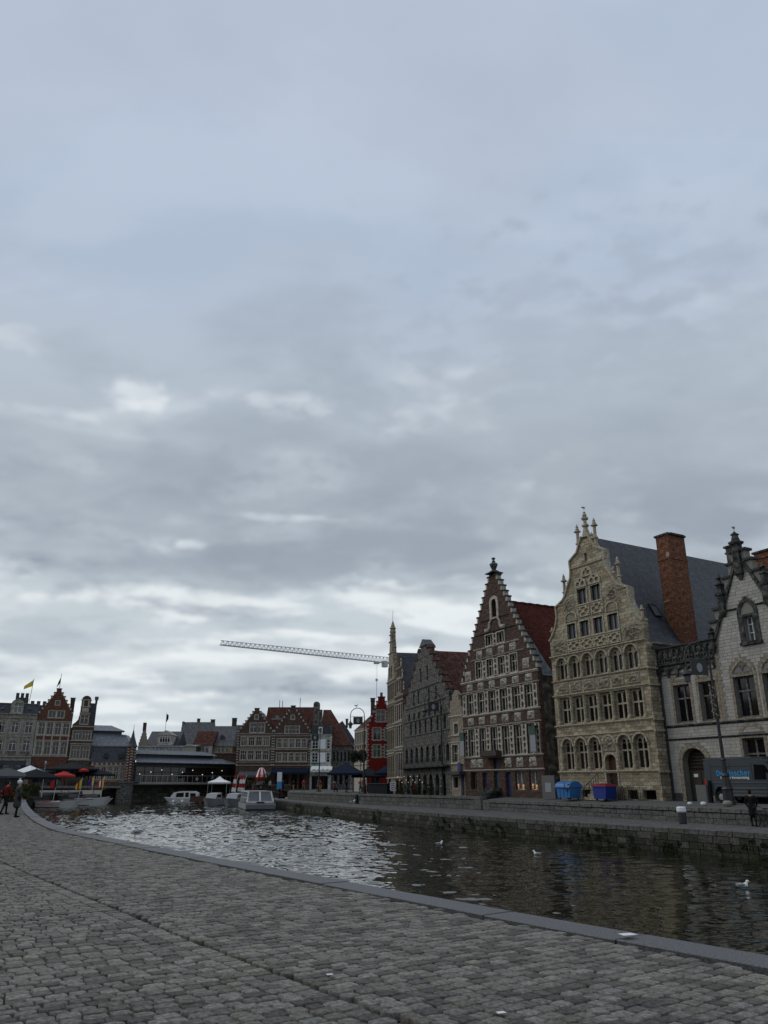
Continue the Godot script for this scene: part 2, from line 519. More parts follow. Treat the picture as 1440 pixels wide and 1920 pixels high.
func make_world() -> void:
	var cam := Camera3D.new()
	cam.name = "camera"
	add_child(cam)
	cam.position = Vector3(0, EYE, 0)
	cam.rotation_degrees = Vector3(19.49, 0, 0)
	cam.fov = 67.34
	cam.near = 0.1
	cam.far = 3000.0
	cam.current = true
	var env := Environment.new()
	env.background_mode = Environment.BG_SKY
	var sky := Sky.new()
	var pan := PanoramaSkyMaterial.new()
	pan.panorama = ImageTexture.create_from_image(make_sky())
	sky.sky_material = pan
	env.sky = sky
	env.tonemap_mode = Environment.TONE_MAPPER_LINEAR
	env.tonemap_exposure = 1.0
	env.sdfgi_enabled = true
	env.ssao_enabled = true
	env.ssil_enabled = true
	var we := WorldEnvironment.new()
	we.name = "world"
	we.environment = env
	add_child(we)
	var sun := DirectionalLight3D.new()
	sun.name = "sun"
	add_child(sun)
	sun.light_energy = 0.28
	sun.light_angular_distance = 50.0
	sun.light_color = Color(1.0, 0.97, 0.92)
	sun.shadow_enabled = true
	sun.rotation_degrees = Vector3(-42, -105, 0)

# ------------------------------------------------------------------ river, quays, paving
# outer edge of the near kerb, from far to near; and the edge of the lower quay across the river
var KERB := [Vector2(-70, -190), Vector2(-62, -155), Vector2(-54, -124), Vector2(-38, -87), Vector2(-21.5, -50.5), Vector2(-12.5, -32.2), Vector2(-8.7, -26.3), Vector2(-5.3, -21.3), Vector2(-2.6, -17.4), Vector2(0.0, -13.75), Vector2(1.2, -12.0), Vector2(2.35, -10.45), Vector2(3.75, -8.55), Vector2(6.4, -5.2), Vector2(11.0, 0.5), Vector2(19.0, 10.0), Vector2(34.0, 28.0)]
var EDGE := [Vector2(-40, -192), Vector2(-26.0, -150), Vector2(-14.2, -112), Vector2(-8.0, -94.0), Vector2(-2.5, -78.5), Vector2(3.0, -65.5), Vector2(7.4, -55.6), Vector2(11.6, -47.6), Vector2(14.8, -42.0), Vector2(17.6, -37.0), Vector2(22.5, -29.5), Vector2(32.0, -16.0), Vector2(52.0, 14.0)]
var WALLF := [Vector2(-15.0, -124.0), Vector2(-9.0, -106.5), Vector2(-2.6, -91.5), Vector2(4.0, -79.0), Vector2(8.3, -71.2), Vector2(11.2, -64.6), Vector2(14.0, -57.6), Vector2(17.1, -49.9), Vector2(19.8, -43.4), Vector2(24.5, -33.0), Vector2(36.0, -14.0)]

func curve_of(pts: Array) -> Curve2D:
	var c := Curve2D.new()
	c.bake_interval = 0.1
	for i in pts.size():
		var t: Vector2 = (pts[mini(i + 1, pts.size() - 1)] - pts[maxi(i - 1, 0)])
		var l0: float = (pts[i] - pts[maxi(i - 1, 0)]).length()
		var l1: float = (pts[mini(i + 1, pts.size() - 1)] - pts[i]).length()
		t = t.normalized()
		c.add_point(pts[i], -t * l0 * 0.33, t * l1 * 0.33)
	return c

func sample(c: Curve2D, s: float) -> Array:   # point and tangent
	var a := c.sample_baked(s, true)
	var b := c.sample_baked(minf(s + 0.15, c.get_baked_length()), true)
	var d := c.sample_baked(maxf(s - 0.15, 0.0), true)
	return [a, (b - d).normalized()]

func poly_of(c: Curve2D, step: float) -> Array:
	var r := []
	var s := 0.0
	while s < c.get_baked_length():
		r.append(c.sample_baked(s, true)); s += step
	r.append(c.sample_baked(c.get_baked_length(), true))
	return r

# flat sheet from polygons given in (x, z)
func sheet(mb: MB, polys: Array, y: float) -> void:
	mb.xf = Transform3D(Basis(Vector3(1, 0, 0), Vector3(0, 0, 1), Vector3(0, -1, 0)), Vector3(0, y, 0))
	var P := []
	for p in polys:
		P.append(Array(p))
	mb.plate(P, 0, 0, false, false)
	for i in range(0, mb.n.size(), 3):
		var t := mb.v[i + 1]
		mb.v[i + 1] = mb.v[i + 2]
		mb.v[i + 2] = t
		for k in 3:
			mb.n[i + k] = Vector3.UP
	mb.xf = Transform3D.IDENTITY

func make_water(river: PackedVector2Array) -> void:
	var a := noise(0.55, 2, 8)
	var b := noise(2.2, 2, 18)
	var d := noise(0.16, 2, 28)
	var verts := PackedVector3Array()
	var norms := PackedVector3Array()
	var hgt := func(x: float, z: float, far: float) -> float:
		var gust := smoothstep(13.0, -8.0, x + (z + 30.0) * 0.28 + 5.0 * d.get_noise_2d(x * 0.5 + 90.0, z * 0.5))
		return lerpf(0.62, 1.8, gust) * (0.034 * a.get_noise_2d(x * 0.8, z * 1.5) + far * 0.014 * b.get_noise_2d(x * 0.8, z * 1.35)) + 0.03 * d.get_noise_2d(x, z)
	for ring in [[-4.0, -26.0, 0.09, -13.0, 26.0, 1.0], [-26.0, -48.0, 0.14, -24.0, 26.0, 1.0], [-48.0, -90.0, 0.2, -42.0, 24.0, 1.0], [-90.0, -200.0, 0.32, -75.0, 0.0, 1.0], [-4.0, 26.0, 0.5, 0.0, 50.0, 0.6]]:
		var cs: float = ring[2]
		var z0: float = minf(ring[0], ring[1])
		var z1: float = maxf(ring[0], ring[1])
		var nx := int((ring[4] - ring[3]) / cs)
		var nz := int((z1 - z0) / cs)
		var H := PackedFloat32Array()
		H.resize((nx + 1) * (nz + 1))
		for j in nz + 1:
			for i in nx + 1:
				H[j * (nx + 1) + i] = hgt.call(ring[3] + i * cs, z0 + j * cs, ring[5])
		var ins := PackedByteArray()
		ins.resize((nx + 1) * (nz + 1))
		# inside test per row by crossing the polygon
		for j in nz + 1:
			var z := z0 + j * cs
			var cr := []
			for k in river.size():
				var p := river[k]; var q := river[(k + 1) % river.size()]
				if (p.y > z) != (q.y > z):
					cr.append(p.x + (z - p.y) / (q.y - p.y) * (q.x - p.x))
			cr.sort()
			for m in range(0, cr.size() - 1, 2):
				for i in range(maxi(0, int((cr[m] - 0.6 - ring[3]) / cs)), mini(nx, int((cr[m + 1] + 0.6 - ring[3]) / cs)) + 1):
					ins[j * (nx + 1) + i] = 1
		for j in nz:
			for i in nx:
				var q := j * (nx + 1) + i
				if not (ins[q] and ins[q + 1] and ins[q + nx + 1] and ins[q + nx + 2]):
					continue
				var x0: float = ring[3] + i * cs
				var zz := z0 + j * cs
				var P := [Vector3(x0, WATER + H[q], zz), Vector3(x0 + cs, WATER + H[q + 1], zz), Vector3(x0 + cs, WATER + H[q + nx + 2], zz + cs), Vector3(x0, WATER + H[q + nx + 1], zz + cs)]
				var N := []
				for w in [[i, j], [i + 1, j], [i + 1, j + 1], [i, j + 1]]:
					var l := clampi(w[0] - 1, 0, nx); var r := clampi(w[0] + 1, 0, nx); var u := clampi(w[1] - 1, 0, nz); var t := clampi(w[1] + 1, 0, nz)
					N.append(Vector3(-(H[w[1] * (nx + 1) + r] - H[w[1] * (nx + 1) + l]) / ((r - l) * cs), 1.0, -(H[t * (nx + 1) + w[0]] - H[u * (nx + 1) + w[0]]) / ((t - u) * cs)).normalized())
				for w in [0, 1, 2, 0, 2, 3]:
					verts.append(P[w]); norms.append(N[w])
	var arr := []
	arr.resize(Mesh.ARRAY_MAX)
	arr[Mesh.ARRAY_VERTEX] = verts
	arr[Mesh.ARRAY_NORMAL] = norms
	var am := ArrayMesh.new()
	am.add_surface_from_arrays(Mesh.PRIMITIVE_TRIANGLES, arr)
	var o := put("water", am, "water")
	o.set_meta("kind", "structure")

func cobble_mesh(sd: int) -> ArrayMesh:      # unit stone: 1 x 1 plan, top at y = 0
	var r := RandomNumberGenerator.new()
	r.seed = sd
	var mb := MB.new()
	var K := 12
	var rings := []
	var jit := []
	for k in K:
		jit.append(r.randf_range(0.93, 1.03))
	for q in [[1.0, -0.5], [0.99, -0.07], [0.96, -0.014], [0.88, 0.003]]:
		var ring := []
		for k in K:
			var a := TAU * (k + 0.5) / K
			var d := Vector2(cos(a), sin(a))
			var p := pow(pow(absf(d.x), 9.0) + pow(absf(d.y), 9.0), -1.0 / 9.0)
			var e: Vector2 = d * p * 0.5 * q[0] * jit[k]
			ring.append(Vector3(e.x, q[1] + r.randf_range(-0.012, 0.012), e.y))
		rings.append(ring)
	var top := Vector3(r.randf_range(-0.05, 0.05), 0.012, r.randf_range(-0.05, 0.05))
	var N := []
	for i in 4:
		var nr := []
		for k in K:
			var p: Vector3 = rings[i][k]
			var rad := Vector3(p.x, 0, p.z).normalized()
			nr.append((rad * [1.0, 0.9, 0.5, 0.06][i] + Vector3.UP * [0.05, 0.35, 0.9, 1.0][i]).normalized())
		N.append(nr)
	for i in 3:
		for k in K:
			var l := (k + 1) % K
			mb.trin(rings[i][k], rings[i + 1][l], rings[i][l], N[i][k], N[i + 1][l], N[i][l])
			mb.trin(rings[i][k], rings[i + 1][k], rings[i + 1][l], N[i][k], N[i + 1][k], N[i + 1][l])
	for k in K:
		mb.trin(rings[3][k], top, rings[3][(k + 1) % K], N[3][k], Vector3.UP, N[3][(k + 1) % K])
	return mb.mesh()

func make_near_quay(kc: Curve2D) -> void:
	var quay := Node3D.new()
	quay.name = "cobbled_quay"
	add_child(quay)
	quay.set_meta("kind", "structure")
	var bed := MB.new()
	var land := poly_of(kc, 1.5)
	land.append(Vector2(-400, 28)); land.append(Vector2(-400, -190))
	sheet(bed, [land], -0.06)
	obj("bed", bed, "sand", quay)
	var wall := MB.new()
	var kp := poly_of(kc, 2.0)
	for i in kp.size() - 1:
		var a: Vector2 = kp[i]; var b: Vector2 = kp[i + 1]
		wall.quad(Vector3(a.x, -2.6, a.y), Vector3(a.x, -0.02, a.y), Vector3(b.x, -0.02, b.y), Vector3(b.x, -2.6, b.y))
	obj("quay_wall", wall, "quay_block_1", quay)
	# paving beyond the stones one can pick apart
	var far := MB.new()
	var fp := []
	for s in range(0, 200):
		if s >= kc.get_baked_length():
			break
		var w := sample(kc, s)
		if w[0].y > -47.0:
			break
		fp.append(w[0] + Vector2(-w[1].y, w[1].x) * 0.5)
	fp.append(Vector2(-34, -40)); fp.append(Vector2(-400, -40)); fp.append(Vector2(-400, -190))
	sheet(far, [fp], -0.012)
	obj("paving", far, "paving_far", quay)
	# kerb stones
	var kerb := Node3D.new()
	kerb.name = "kerb"
	quay.add_child(kerb)
	var L := kc.get_baked_length()
	var s := 0.0
	var r := RandomNumberGenerator.new()
	r.seed = 5
	while s < L - 3.0:
		var len := r.randf_range(1.6, 2.1)
		var p := sample(kc, s)
		if p[0].y > 12.0:
			break
		var e := s + len - 0.03
		var mb := MB.new()
		var m := sample(kc, (s + e) / 2)
		var dy := r.randf_range(-0.008, 0.006)
		var ring := []
		for t in [s, e]:
			var w := sample(kc, t)
			var nn := Vector2(-w[1].y, w[1].x)      # towards the land
			var o: Vector2 = w[0] - nn * 0.04 - m[0]
			var i: Vector2 = w[0] + nn * 0.50 - m[0]
			ring.append([Vector3(o.x, -0.25, o.y), Vector3(o.x, 0.004 + dy, o.y), Vector3(o.x, 0, o.y).lerp(Vector3(i.x, 0, i.y), 0.03) + Vector3(0, 0.014 + dy, 0), Vector3(o.x, 0, o.y).lerp(Vector3(i.x, 0, i.y), 0.975) + Vector3(0, 0.014 + dy, 0), Vector3(i.x, 0.006 + dy, i.y), Vector3(i.x, -0.25, i.y)])
		for k in 5:
			mb.quad(ring[0][k], ring[0][k + 1], ring[1][k + 1], ring[1][k])
		for z in 2:
			for k in range(1, 5):
				mb.tri(ring[z][0], ring[z][k], ring[z][k + 1])
		var st := obj("kerb_stone", mb, "bluestone", kerb)
		st.position = Vector3(m[0].x, 0, m[0].y)
		s += len
	# cobbles in rows across the quay
	var stones := []      # [transform, distance, tone]
	var s0 := 0.0
	while s0 < L and sample(kc, s0)[0].y < -47.0:
		s0 += 0.5
	s = s0
	var row := 0
	while s < L - 4.0:
		var w := sample(kc, s)
		if w[0].y > 3.0:
			break
		var st := 0.142
		var w2 := sample(kc, s + st)
		var n1 := Vector2(-w[1].y, w[1].x)
		var n2 := Vector2(-w2[1].y, w2[1].x)
		var t := 0.515 + r.randf_range(0.0, 0.18)
		var wob := r.randf_range(-0.012, 0.012)
		while t < 12.0:
			var len := r.randf_range(0.14, 0.215)
			var in_gutter := false
			if t < 4.15 and t + len > 4.15:
				len = 4.15 - t
			elif t >= 4.15 and t < 4.175:
				t = 4.175
				in_gutter = true
				len = 0.21
			elif t >= 4.38 and t < 4.395:
				t = 4.395
			if len < 0.07:
				t = 4.15 if t > 3.9 and t < 4.15 else t + len
				continue
			var tm := t + len / 2
			var a: Vector2 = w[0] + n1 * tm
			var b: Vector2 = w2[0] + n2 * tm
			var c := (a + b) / 2
			var edge := -c.y * 0.60 + 3.0
			if c.y < 1.5 and c.x > -edge and c.x < edge + 4.0:
				var ax: Vector2 = ((w[0] + n1 * (t + len)) - (w[0] + n1 * t)).normalized()
				var wid := (b - a).length()
				var X := Vector3(ax.x, 0, ax.y)
				var Z := Vector3(ax.y, 0, -ax.x)
				if in_gutter:
					wid *= 1.0
				var bs := Basis(X, Vector3.UP, X.cross(Vector3.UP))
				bs = bs * Basis.from_euler(Vector3(r.randf_range(-0.022, 0.022), r.randf_range(-0.02, 0.02) + (PI if r.randf() < 0.5 else 0.0), r.randf_range(-0.02, 0.02)))
				bs = bs * Basis.from_scale(Vector3(len - r.randf_range(0.012, 0.024), 0.14, wid - r.randf_range(0.010, 0.018)))
				var y := r.randf_range(-0.007, 0.004) - (0.006 if in_gutter else 0.0)
				stones.append([Transform3D(bs, Vector3(c.x, y, c.y)), Vector2(c.x, c.y).length_squared(), r.randf(), r.randf(), c])
			t += len
		s += st
		row += 1
	var nearest := []
	for i in stones.size():
		var c: Vector2 = stones[i][4]
		if -c.y > 6.0 and absf(c.x) < -c.y * 0.475:
			nearest.append([stones[i][1], i])
	nearest.sort()
	var single := {}
	for i in mini(300, nearest.size()):
		single[nearest[i][1]] = true
	var shapes := []
	for i in 6:
		shapes.append(cobble_mesh(100 + i))
	var rest := []
	for i in stones.size():
		if single.has(i):
			put("cobble", shapes[int(stones[i][2] * 6) % 6], "cobble_%d" % (int(stones[i][3] * 6) % 6), quay, stones[i][0])
		else:
			rest.append(stones[i])
	for q in 3:
		var mm := MultiMesh.new()
		mm.transform_format = MultiMesh.TRANSFORM_3D
		mm.use_colors = true
		mm.mesh = shapes[q]
		var mine := []
		for i in rest.size():
			if i % 3 == q:
				mine.append(rest[i])
		mm.instance_count = mine.size()
		for i in mine.size():
			mm.set_instance_transform(i, mine[i][0])
			var k: float = lerpf(0.42, 1.22, mine[i][2])
			var h: float = mine[i][3] * 0.09
			mm.set_instance_color(i, Color(k * (1.0 + h * 0.4), k, k * (1.0 - h)))
		var mi := MultiMeshInstance3D.new()
		mi.name = "cobbles"
		mi.multimesh = mm
		mi.material_override = M["granite"]
		mi.set_meta("kind", "stuff")
		quay.add_child(mi, true)
	print("cobbles ", stones.size())

# a course of blocks along a curve; returns transforms in world space
func block_run(c: Curve2D, s0: float, s1: float, y0: float, y1: float, wmin: float, wmax: float, off: float, depth: float, r: RandomNumberGenerator, side: float) -> Array:
	var out := []
	var s := s0 - r.randf() * wmax
	while s < s1:
		var len := r.randf_range(wmin, wmax)
		var w := sample(c, clampf(s + len / 2, 0.0, c.get_baked_length()))
		var nn: Vector2 = Vector2(w[1].y, -w[1].x) * side
		var p: Vector2 = w[0] + nn * (off + r.randf_range(-0.015, 0.015))
		var X := Vector3(w[1].x, 0, w[1].y)
		var Z := Vector3(nn.x, 0, nn.y)
		out.append([Transform3D(Basis(X * (len - 0.018), Vector3(0, y1 - y0 - 0.014, 0), Z * depth), Vector3(p.x, (y0 + y1) / 2, p.y)), p.length()])
		s += len
	return out

func lay_blocks(parent: Node, list: Array, mats: Array, most: int, called: String, r: RandomNumberGenerator) -> void:
	list.sort_custom(func(a, b): return a[1] < b[1])
	var groups := {}
	for i in list.size():
		var m: String = mats[r.randi() % mats.size()]
		if i < most:
			put(called, unit_block, m, parent, list[i][0])
		else:
			if not groups.has(m):
				groups[m] = []
			groups[m].append(list[i][0])
	for m in groups:
		var mm := MultiMesh.new()
		mm.transform_format = MultiMesh.TRANSFORM_3D
		mm.mesh = unit_block
		mm.instance_count = groups[m].size()
		for i in groups[m].size():
			mm.set_instance_transform(i, groups[m][i])
		var mi := MultiMeshInstance3D.new()
		mi.name = called + "s"
		mi.multimesh = mm
		mi.material_override = M[m]
		mi.set_meta("kind", "stuff")
		parent.add_child(mi, true)

func s_at(c: Curve2D, z: float) -> float:     # arc length where the curve reaches z
	var s := 0.0
	while s < c.get_baked_length() and c.sample_baked(s).y < z:
		s += 0.25
	return s

func make_far_quay(ec: Curve2D, wc: Curve2D) -> void:
	var r := RandomNumberGenerator.new()
	r.seed = 77
	# walkway
	var walk := MB.new()
	var a := poly_of(ec, 2.0)
	var b := poly_of(wc, 2.0)
	var strip := a.duplicate()
	b.reverse()
	for p in b:
		strip.append(p + Vector2(0.4, 0.0))
	sheet(walk, [strip], LOWQ - 0.004)
	var o := struct("walkway", walk, "paving")
	# quay wall
	var q := thing("quay_wall", "weathered stone quay wall below the walkway across the river", "wall")
	var core := MB.new()
	for i in a.size() - 1:
		var u: Vector2 = a[i]; var v: Vector2 = a[i + 1]
		core.quad(Vector3(v.x, -2.6, v.y), Vector3(v.x, LOWQ - 0.01, v.y), Vector3(u.x, LOWQ - 0.01, u.y), Vector3(u.x, -2.6, u.y))
	obj("core", core, "quay_bed", q)
	var s0 := s_at(ec, -122.0)
	var s1 := s_at(ec, -20.0)
	var cope := block_run(ec, s0, s1, LOWQ - 0.26, LOWQ + 0.012, 0.7, 1.25, -0.18, 0.55, r, -1.0)
	lay_blocks(q, cope, ["wall_block_1", "quay_block_2", "wall_block_0"], 120, "coping_stone", r)
	var list := []
	for row in [[-1.42, -1.10, 0.4, 0.95], [-1.10, -0.76, 0.45, 1.1]]:
		list += block_run(ec, s0, s1, row[0], row[1], row[2], row[3], 0.02, 0.14, r, -1.0)
	var low_row := block_run(ec, s0, s1, -1.72, -1.42, 0.35, 0.8, 0.03, 0.14, r, -1.0)
	lay_blocks(q, low_row, ["quay_block_3", "quay_block_1"], 70, "algae_stone", r)
	lay_blocks(q, list, ["quay_block_0", "quay_block_1", "quay_block_2", "quay_block_3", "quay_block_1"], 200, "stone", r)
	# low retaining wall of the street
	var seam := s_at(wc, -71.0)
	var k := 0
	for part in [[seam + 0.1, s_at(wc, -16.0), 0.33, "low grey stone wall with slab coping before the sandstone guild house"], [s_at(wc, -122.0), seam - 0.6, 0.57, "low grey stone wall with slab coping before the stepped stone granary"]]:
		var wl := thing("retaining_wall", part[3], "wall", Vector3.ZERO, 0, "low walls along the street across the river")
		var cm := MB.new()
		var s: float = part[0]
		while s < part[1]:
			var e: float = minf(s + 1.5, part[1])
			var u := sample(wc, s); var v := sample(wc, e)
			for w in [[0.0, -1.0], [0.5, 1.0]]:
				var nu: Vector2 = Vector2(u[1].y, -u[1].x) * w[0]; var nv: Vector2 = Vector2(v[1].y, -v[1].x) * w[0]
				var p: Vector2 = u[0] + nu; var t: Vector2 = v[0] + nv
				cm.quad(Vector3(p.x, LOWQ - 0.1, p.y), Vector3(t.x, LOWQ - 0.1, t.y), Vector3(t.x, part[2] - 0.2, t.y), Vector3(p.x, part[2] - 0.2, p.y))
			s = e
		obj("core", cm, "quay_bed", wl)
		var cp := block_run(wc, part[0] + 1.3, part[1], part[2] - 0.24, part[2], 1.0, 1.6, -0.22, 0.66, r, -1.0)
		lay_blocks(wl, cp, ["wall_block_0", "wall_block_2"], 70, "coping_stone", r)
		var cl := []
		var yy := LOWQ - 0.02
		var top: float = part[2] - 0.27
		for row in 2:
			var h := (top - yy) / 2.0
			cl += block_run(wc, part[0] + 1.0, part[1], yy + row * h, yy + (row + 1) * h, 0.6, 1.2, 0.0, 0.12, r, -1.0)
		lay_blocks(wl, cl, ["wall_block_0", "wall_block_1", "wall_block_2", "wall_block_1"], 170, "stone", r)
		for g in [part[0] + 0.6, part[1]]:
			var w := sample(wc, g)
			var nn := Vector2(w[1].y, -w[1].x) * -1.0
			var X := Vector3(w[1].x, 0, w[1].y)
			var pp: Vector2 = w[0] + nn * -0.2
			put("end_block", unit_block, "wall_block_0", wl, Transform3D(Basis(X * 1.1, Vector3(0, part[2] - LOWQ - 0.04, 0), Vector3(nn.x, 0, nn.y) * 0.6), Vector3(pp.x, (part[2] + LOWQ - 0.06) / 2, pp.y)))
		k += 1

func make_ground() -> void:
	var kc := curve_of(KERB)
	var ec := curve_of(EDGE)
	var wc := curve_of(WALLF)
	var river := PackedVector2Array()
	for p in poly_of(kc, 1.5):
		river.append(p)
	var e := poly_of(ec, 1.5)
	e.reverse()
	for p in e:
		river.append(p)
	make_water(river)
	var bed := MB.new()
	sheet(bed, [[Vector2(-120, -230), Vector2(80, -230), Vector2(80, 60), Vector2(-120, 60)]], -2.5)
	struct("riverbed", bed, "mud")
	make_near_quay(kc)
	make_far_quay(ec, wc)
	# street across the river and the land to the horizon
	var land := MB.new()
	var hole := []
	var edge := MB.new()
	var wp := poly_of(wc, 2.0)
	var seam := s_at(wc, -71.0)
	var prev := []
	for i in wp.size():
		var w := sample(wc, minf(i * 2.0, wc.get_baked_length()))
		var nn := Vector2(w[1].y, -w[1].x)
		var a: Vector2 = w[0] + nn * 0.3
		var c: Vector2 = w[0] + nn * 2.4
		var y := 0.31 if i * 2.0 > seam - 0.5 else 0.5
		var row := [Vector3(a.x, y, a.y), Vector3(c.x, TERR, c.y)]
		if prev:
			edge.quad(row[0], row[1], prev[1], prev[0])
		prev = row
		hole.append(c)
	struct("pavement", edge, "paving_far")
	hole.append(Vector2(80, 28)); hole.append(Vector2(34.0, 28.5)); hole.append(Vector2(-400, 28.5)); hole.append(Vector2(-400, -190.5)); hole.append(Vector2(-34, -190.5)); hole.append(Vector2(-21, -150))
	sheet(land, [[Vector2(-2500, -2500), Vector2(2500, -2500), Vector2(2500, 2500), Vector2(-2500, 2500)], hole], TERR)
	struct("ground", land, "paving_far")
	# side piece between the head of the walkway and the street
	var ramp_ := MB.new()
	sheet(ramp_, [[Vector2(-15.3, -124.2), Vector2(-21.5, -150.2), Vector2(-27, -150.2), Vector2(-18.6, -124)]], LOWQ)
	struct("landing", ramp_, "paving")
# ------------------------------------------------------------------ building kit (local x along the facade, y up, z out of it)
func rect(x0: float, y0: float, x1: float, y1: float) -> Array:
	return [Vector2(x0, y0), Vector2(x1, y0), Vector2(x1, y1), Vector2(x0, y1)]

func arch(x0: float, y0: float, x1: float, y1: float, rise: float, pointed := false, segs := 10) -> Array:
	if rise <= 0.001:
		return rect(x0, y0, x1, y1)
	var P := [Vector2(x0, y0), Vector2(x1, y0)]
	var cx := (x0 + x1) / 2
	var w := (x1 - x0) / 2
	var ys := y1 - rise
	if pointed:
		for i in range(0, 7):
			var t := i / 6.0
			P.append(Vector2(cx + w * (1.0 - pow(t, 1.9)), ys + rise * t))
		for i in range(5, -1, -1):
			var t := i / 6.0
			P.append(Vector2(cx - w * (1.0 - pow(t, 1.9)), ys + rise * t))
	else:
		for i in segs + 1:
			var a := PI * i / segs
			P.append(Vector2(cx + w * cos(a), ys + rise * sin(a)))
	return P

func grow(P: Array, cx: float, cy: float, d: float) -> Array:
	var R := Geometry2D.offset_polygon(PackedVector2Array(P), d, Geometry2D.JOIN_MITER)
	return Array(R[0]) if R.size() > 0 else P

func circle(cx: float, cy: float, r: float, k := 10, ry := -1.0) -> Array:
	var P := []
	for i in k:
		var a := TAU * (i + 0.5) / k
		P.append(Vector2(cx + r * cos(a), cy + (r if ry < 0 else ry) * sin(a)))
	return P

# a window in an opening: frame with mullions and transoms, one pane behind each light; returns the opening
func win(b: Node, x0: float, y0: float, x1: float, y1: float, cols: int, trans: Array, rise := 0.0, o := {}) -> Array:
	var m: float = o.get("m", 0.08)
	var rec: float = o.get("rec", 0.2)
	var hole := arch(x0, y0, x1, y1, rise, o.get("pointed", false))
	var polys := [hole]
	var lights := []
	var ys := [y0 + m]
	for t in trans:
		ys.append(t - m / 2); ys.append(t + m / 2)
	ys.append(y1 - m)
	var cw := (x1 - x0 - m) / cols
	for c in cols:
		var lx0 := x0 + m + c * cw
		var lx1 := x0 + (c + 1) * cw
		for k in range(0, ys.size(), 2):
			var a: float = ys[k]
			var d: float = ys[k + 1]
			if k == ys.size() - 2 and rise > 0.001 and not o.has("head"):
				var P := [Vector2(lx0, a), Vector2(lx1, a)]
				var cx := (x0 + x1) / 2
				var w := (x1 - x0) / 2
				for i in 6:
					var x := lerpf(lx1, lx0, i / 5.0)
					var q := clampf(absf(x - cx) / w, 0.0, 1.0)
					var yy: float = (y1 - rise) + rise * (pow(1.0 - q, 1.0 / 1.9) if o.get("pointed", false) else sqrt(1.0 - q * q)) - m
					P.append(Vector2(x, maxf(yy, a + 0.02)))
				polys.append(P)
			elif k == ys.size() - 2 and o.has("head"):
				var top: float = d - float(o.head)
				polys.append(arch(lx0, a, lx1, top, minf((lx1 - lx0) / 2, top - a - 0.02), false, 8))
				if float(o.head) > 0.25:
					polys.append(circle((lx0 + lx1) / 2, top + float(o.head) * 0.42, minf((lx1 - lx0) * 0.36, float(o.head) * 0.3), 8))
			else:
				polys.append(rect(lx0, a, lx1, d))
			lights.append([lx0, a, lx1, d])
	var mb := MB.new()
	mb.plate(polys, -rec - 0.12, -rec)
	var f := obj(o.get("name", "window"), mb, o.get("frame", "palestone"), b)
	var gl: String = o.get("glass", "")
	if o.get("one", false):
		lights = [[x0, y0, x1, y1]]
	for l in lights:
		var t := Transform3D(Basis.from_euler(Vector3(rng.randf_range(-0.012, 0.012), rng.randf_range(-0.012, 0.012), 0)) * Basis.from_scale(Vector3(l[2] - l[0] + 0.03, l[3] - l[1] + 0.03, 0.012)), Vector3((l[0] + l[2]) / 2, (l[1] + l[3]) / 2, -rec - 0.09))
		put("pane", unit_box, gl if gl else "glass_%d" % (rng.randi() % 4), f, t)
	if o.has("sur"):
		var s := MB.new()
		s.plate([grow(hole, 0, 0, o.sur), hole], -0.05, o.get("proud", 0.035))
		obj("surround", s, o.get("sur_mat", "palestone"), f)
	if o.has("sill"):
		var s := MB.new()
		s.box(x0 - 0.08, y0 - 0.12, -0.1, x1 + 0.08, y0, 0.1)
		obj("sill", s, o.sill, f)
	return hole

func wall(b: Node, outline: Array, holes: Array, m, thick := 0.45, called := "wall", zf := 0.0) -> MeshInstance3D:
	var mb := MB.new()
	mb.plate([outline] + holes, zf - thick, zf)
	return obj(called, mb, m, b)

# moulded band along x
func band(b: Node, called: String, x0: float, x1: float, y0: float, y1: float, proj: float, m, zf := 0.0) -> MeshInstance3D:
	var h := y1 - y0
	var P := [Vector2(-0.02, y0), Vector2(proj * 0.35, y0 + h * 0.08), Vector2(proj * 0.55, y0 + h * 0.4), Vector2(proj * 0.95, y0 + h * 0.52), Vector2(proj, y0 + h * 0.6), Vector2(proj, y0 + h * 0.86), Vector2(proj * 0.7, y0 + h), Vector2(-0.02, y1)]
	var mb := MB.new()
	for i in P.size() - 1:
		var a: Vector2 = P[i]; var c: Vector2 = P[i + 1]
		mb.quad(Vector3(x0, a.y, zf + a.x), Vector3(x1, a.y, zf + a.x), Vector3(x1, c.y, zf + c.x), Vector3(x0, c.y, zf + c.x))
	for i in range(1, P.size() - 1):
		mb.tri(Vector3(x1, P[0].y, zf + P[0].x), Vector3(x1, P[i].y, zf + P[i].x), Vector3(x1, P[i + 1].y, zf + P[i + 1].x))
		mb.tri(Vector3(x0, P[0].y, zf + P[0].x), Vector3(x0, P[i + 1].y, zf + P[i + 1].x), Vector3(x0, P[i].y, zf + P[i].x))
	return obj(called, mb, m, b)

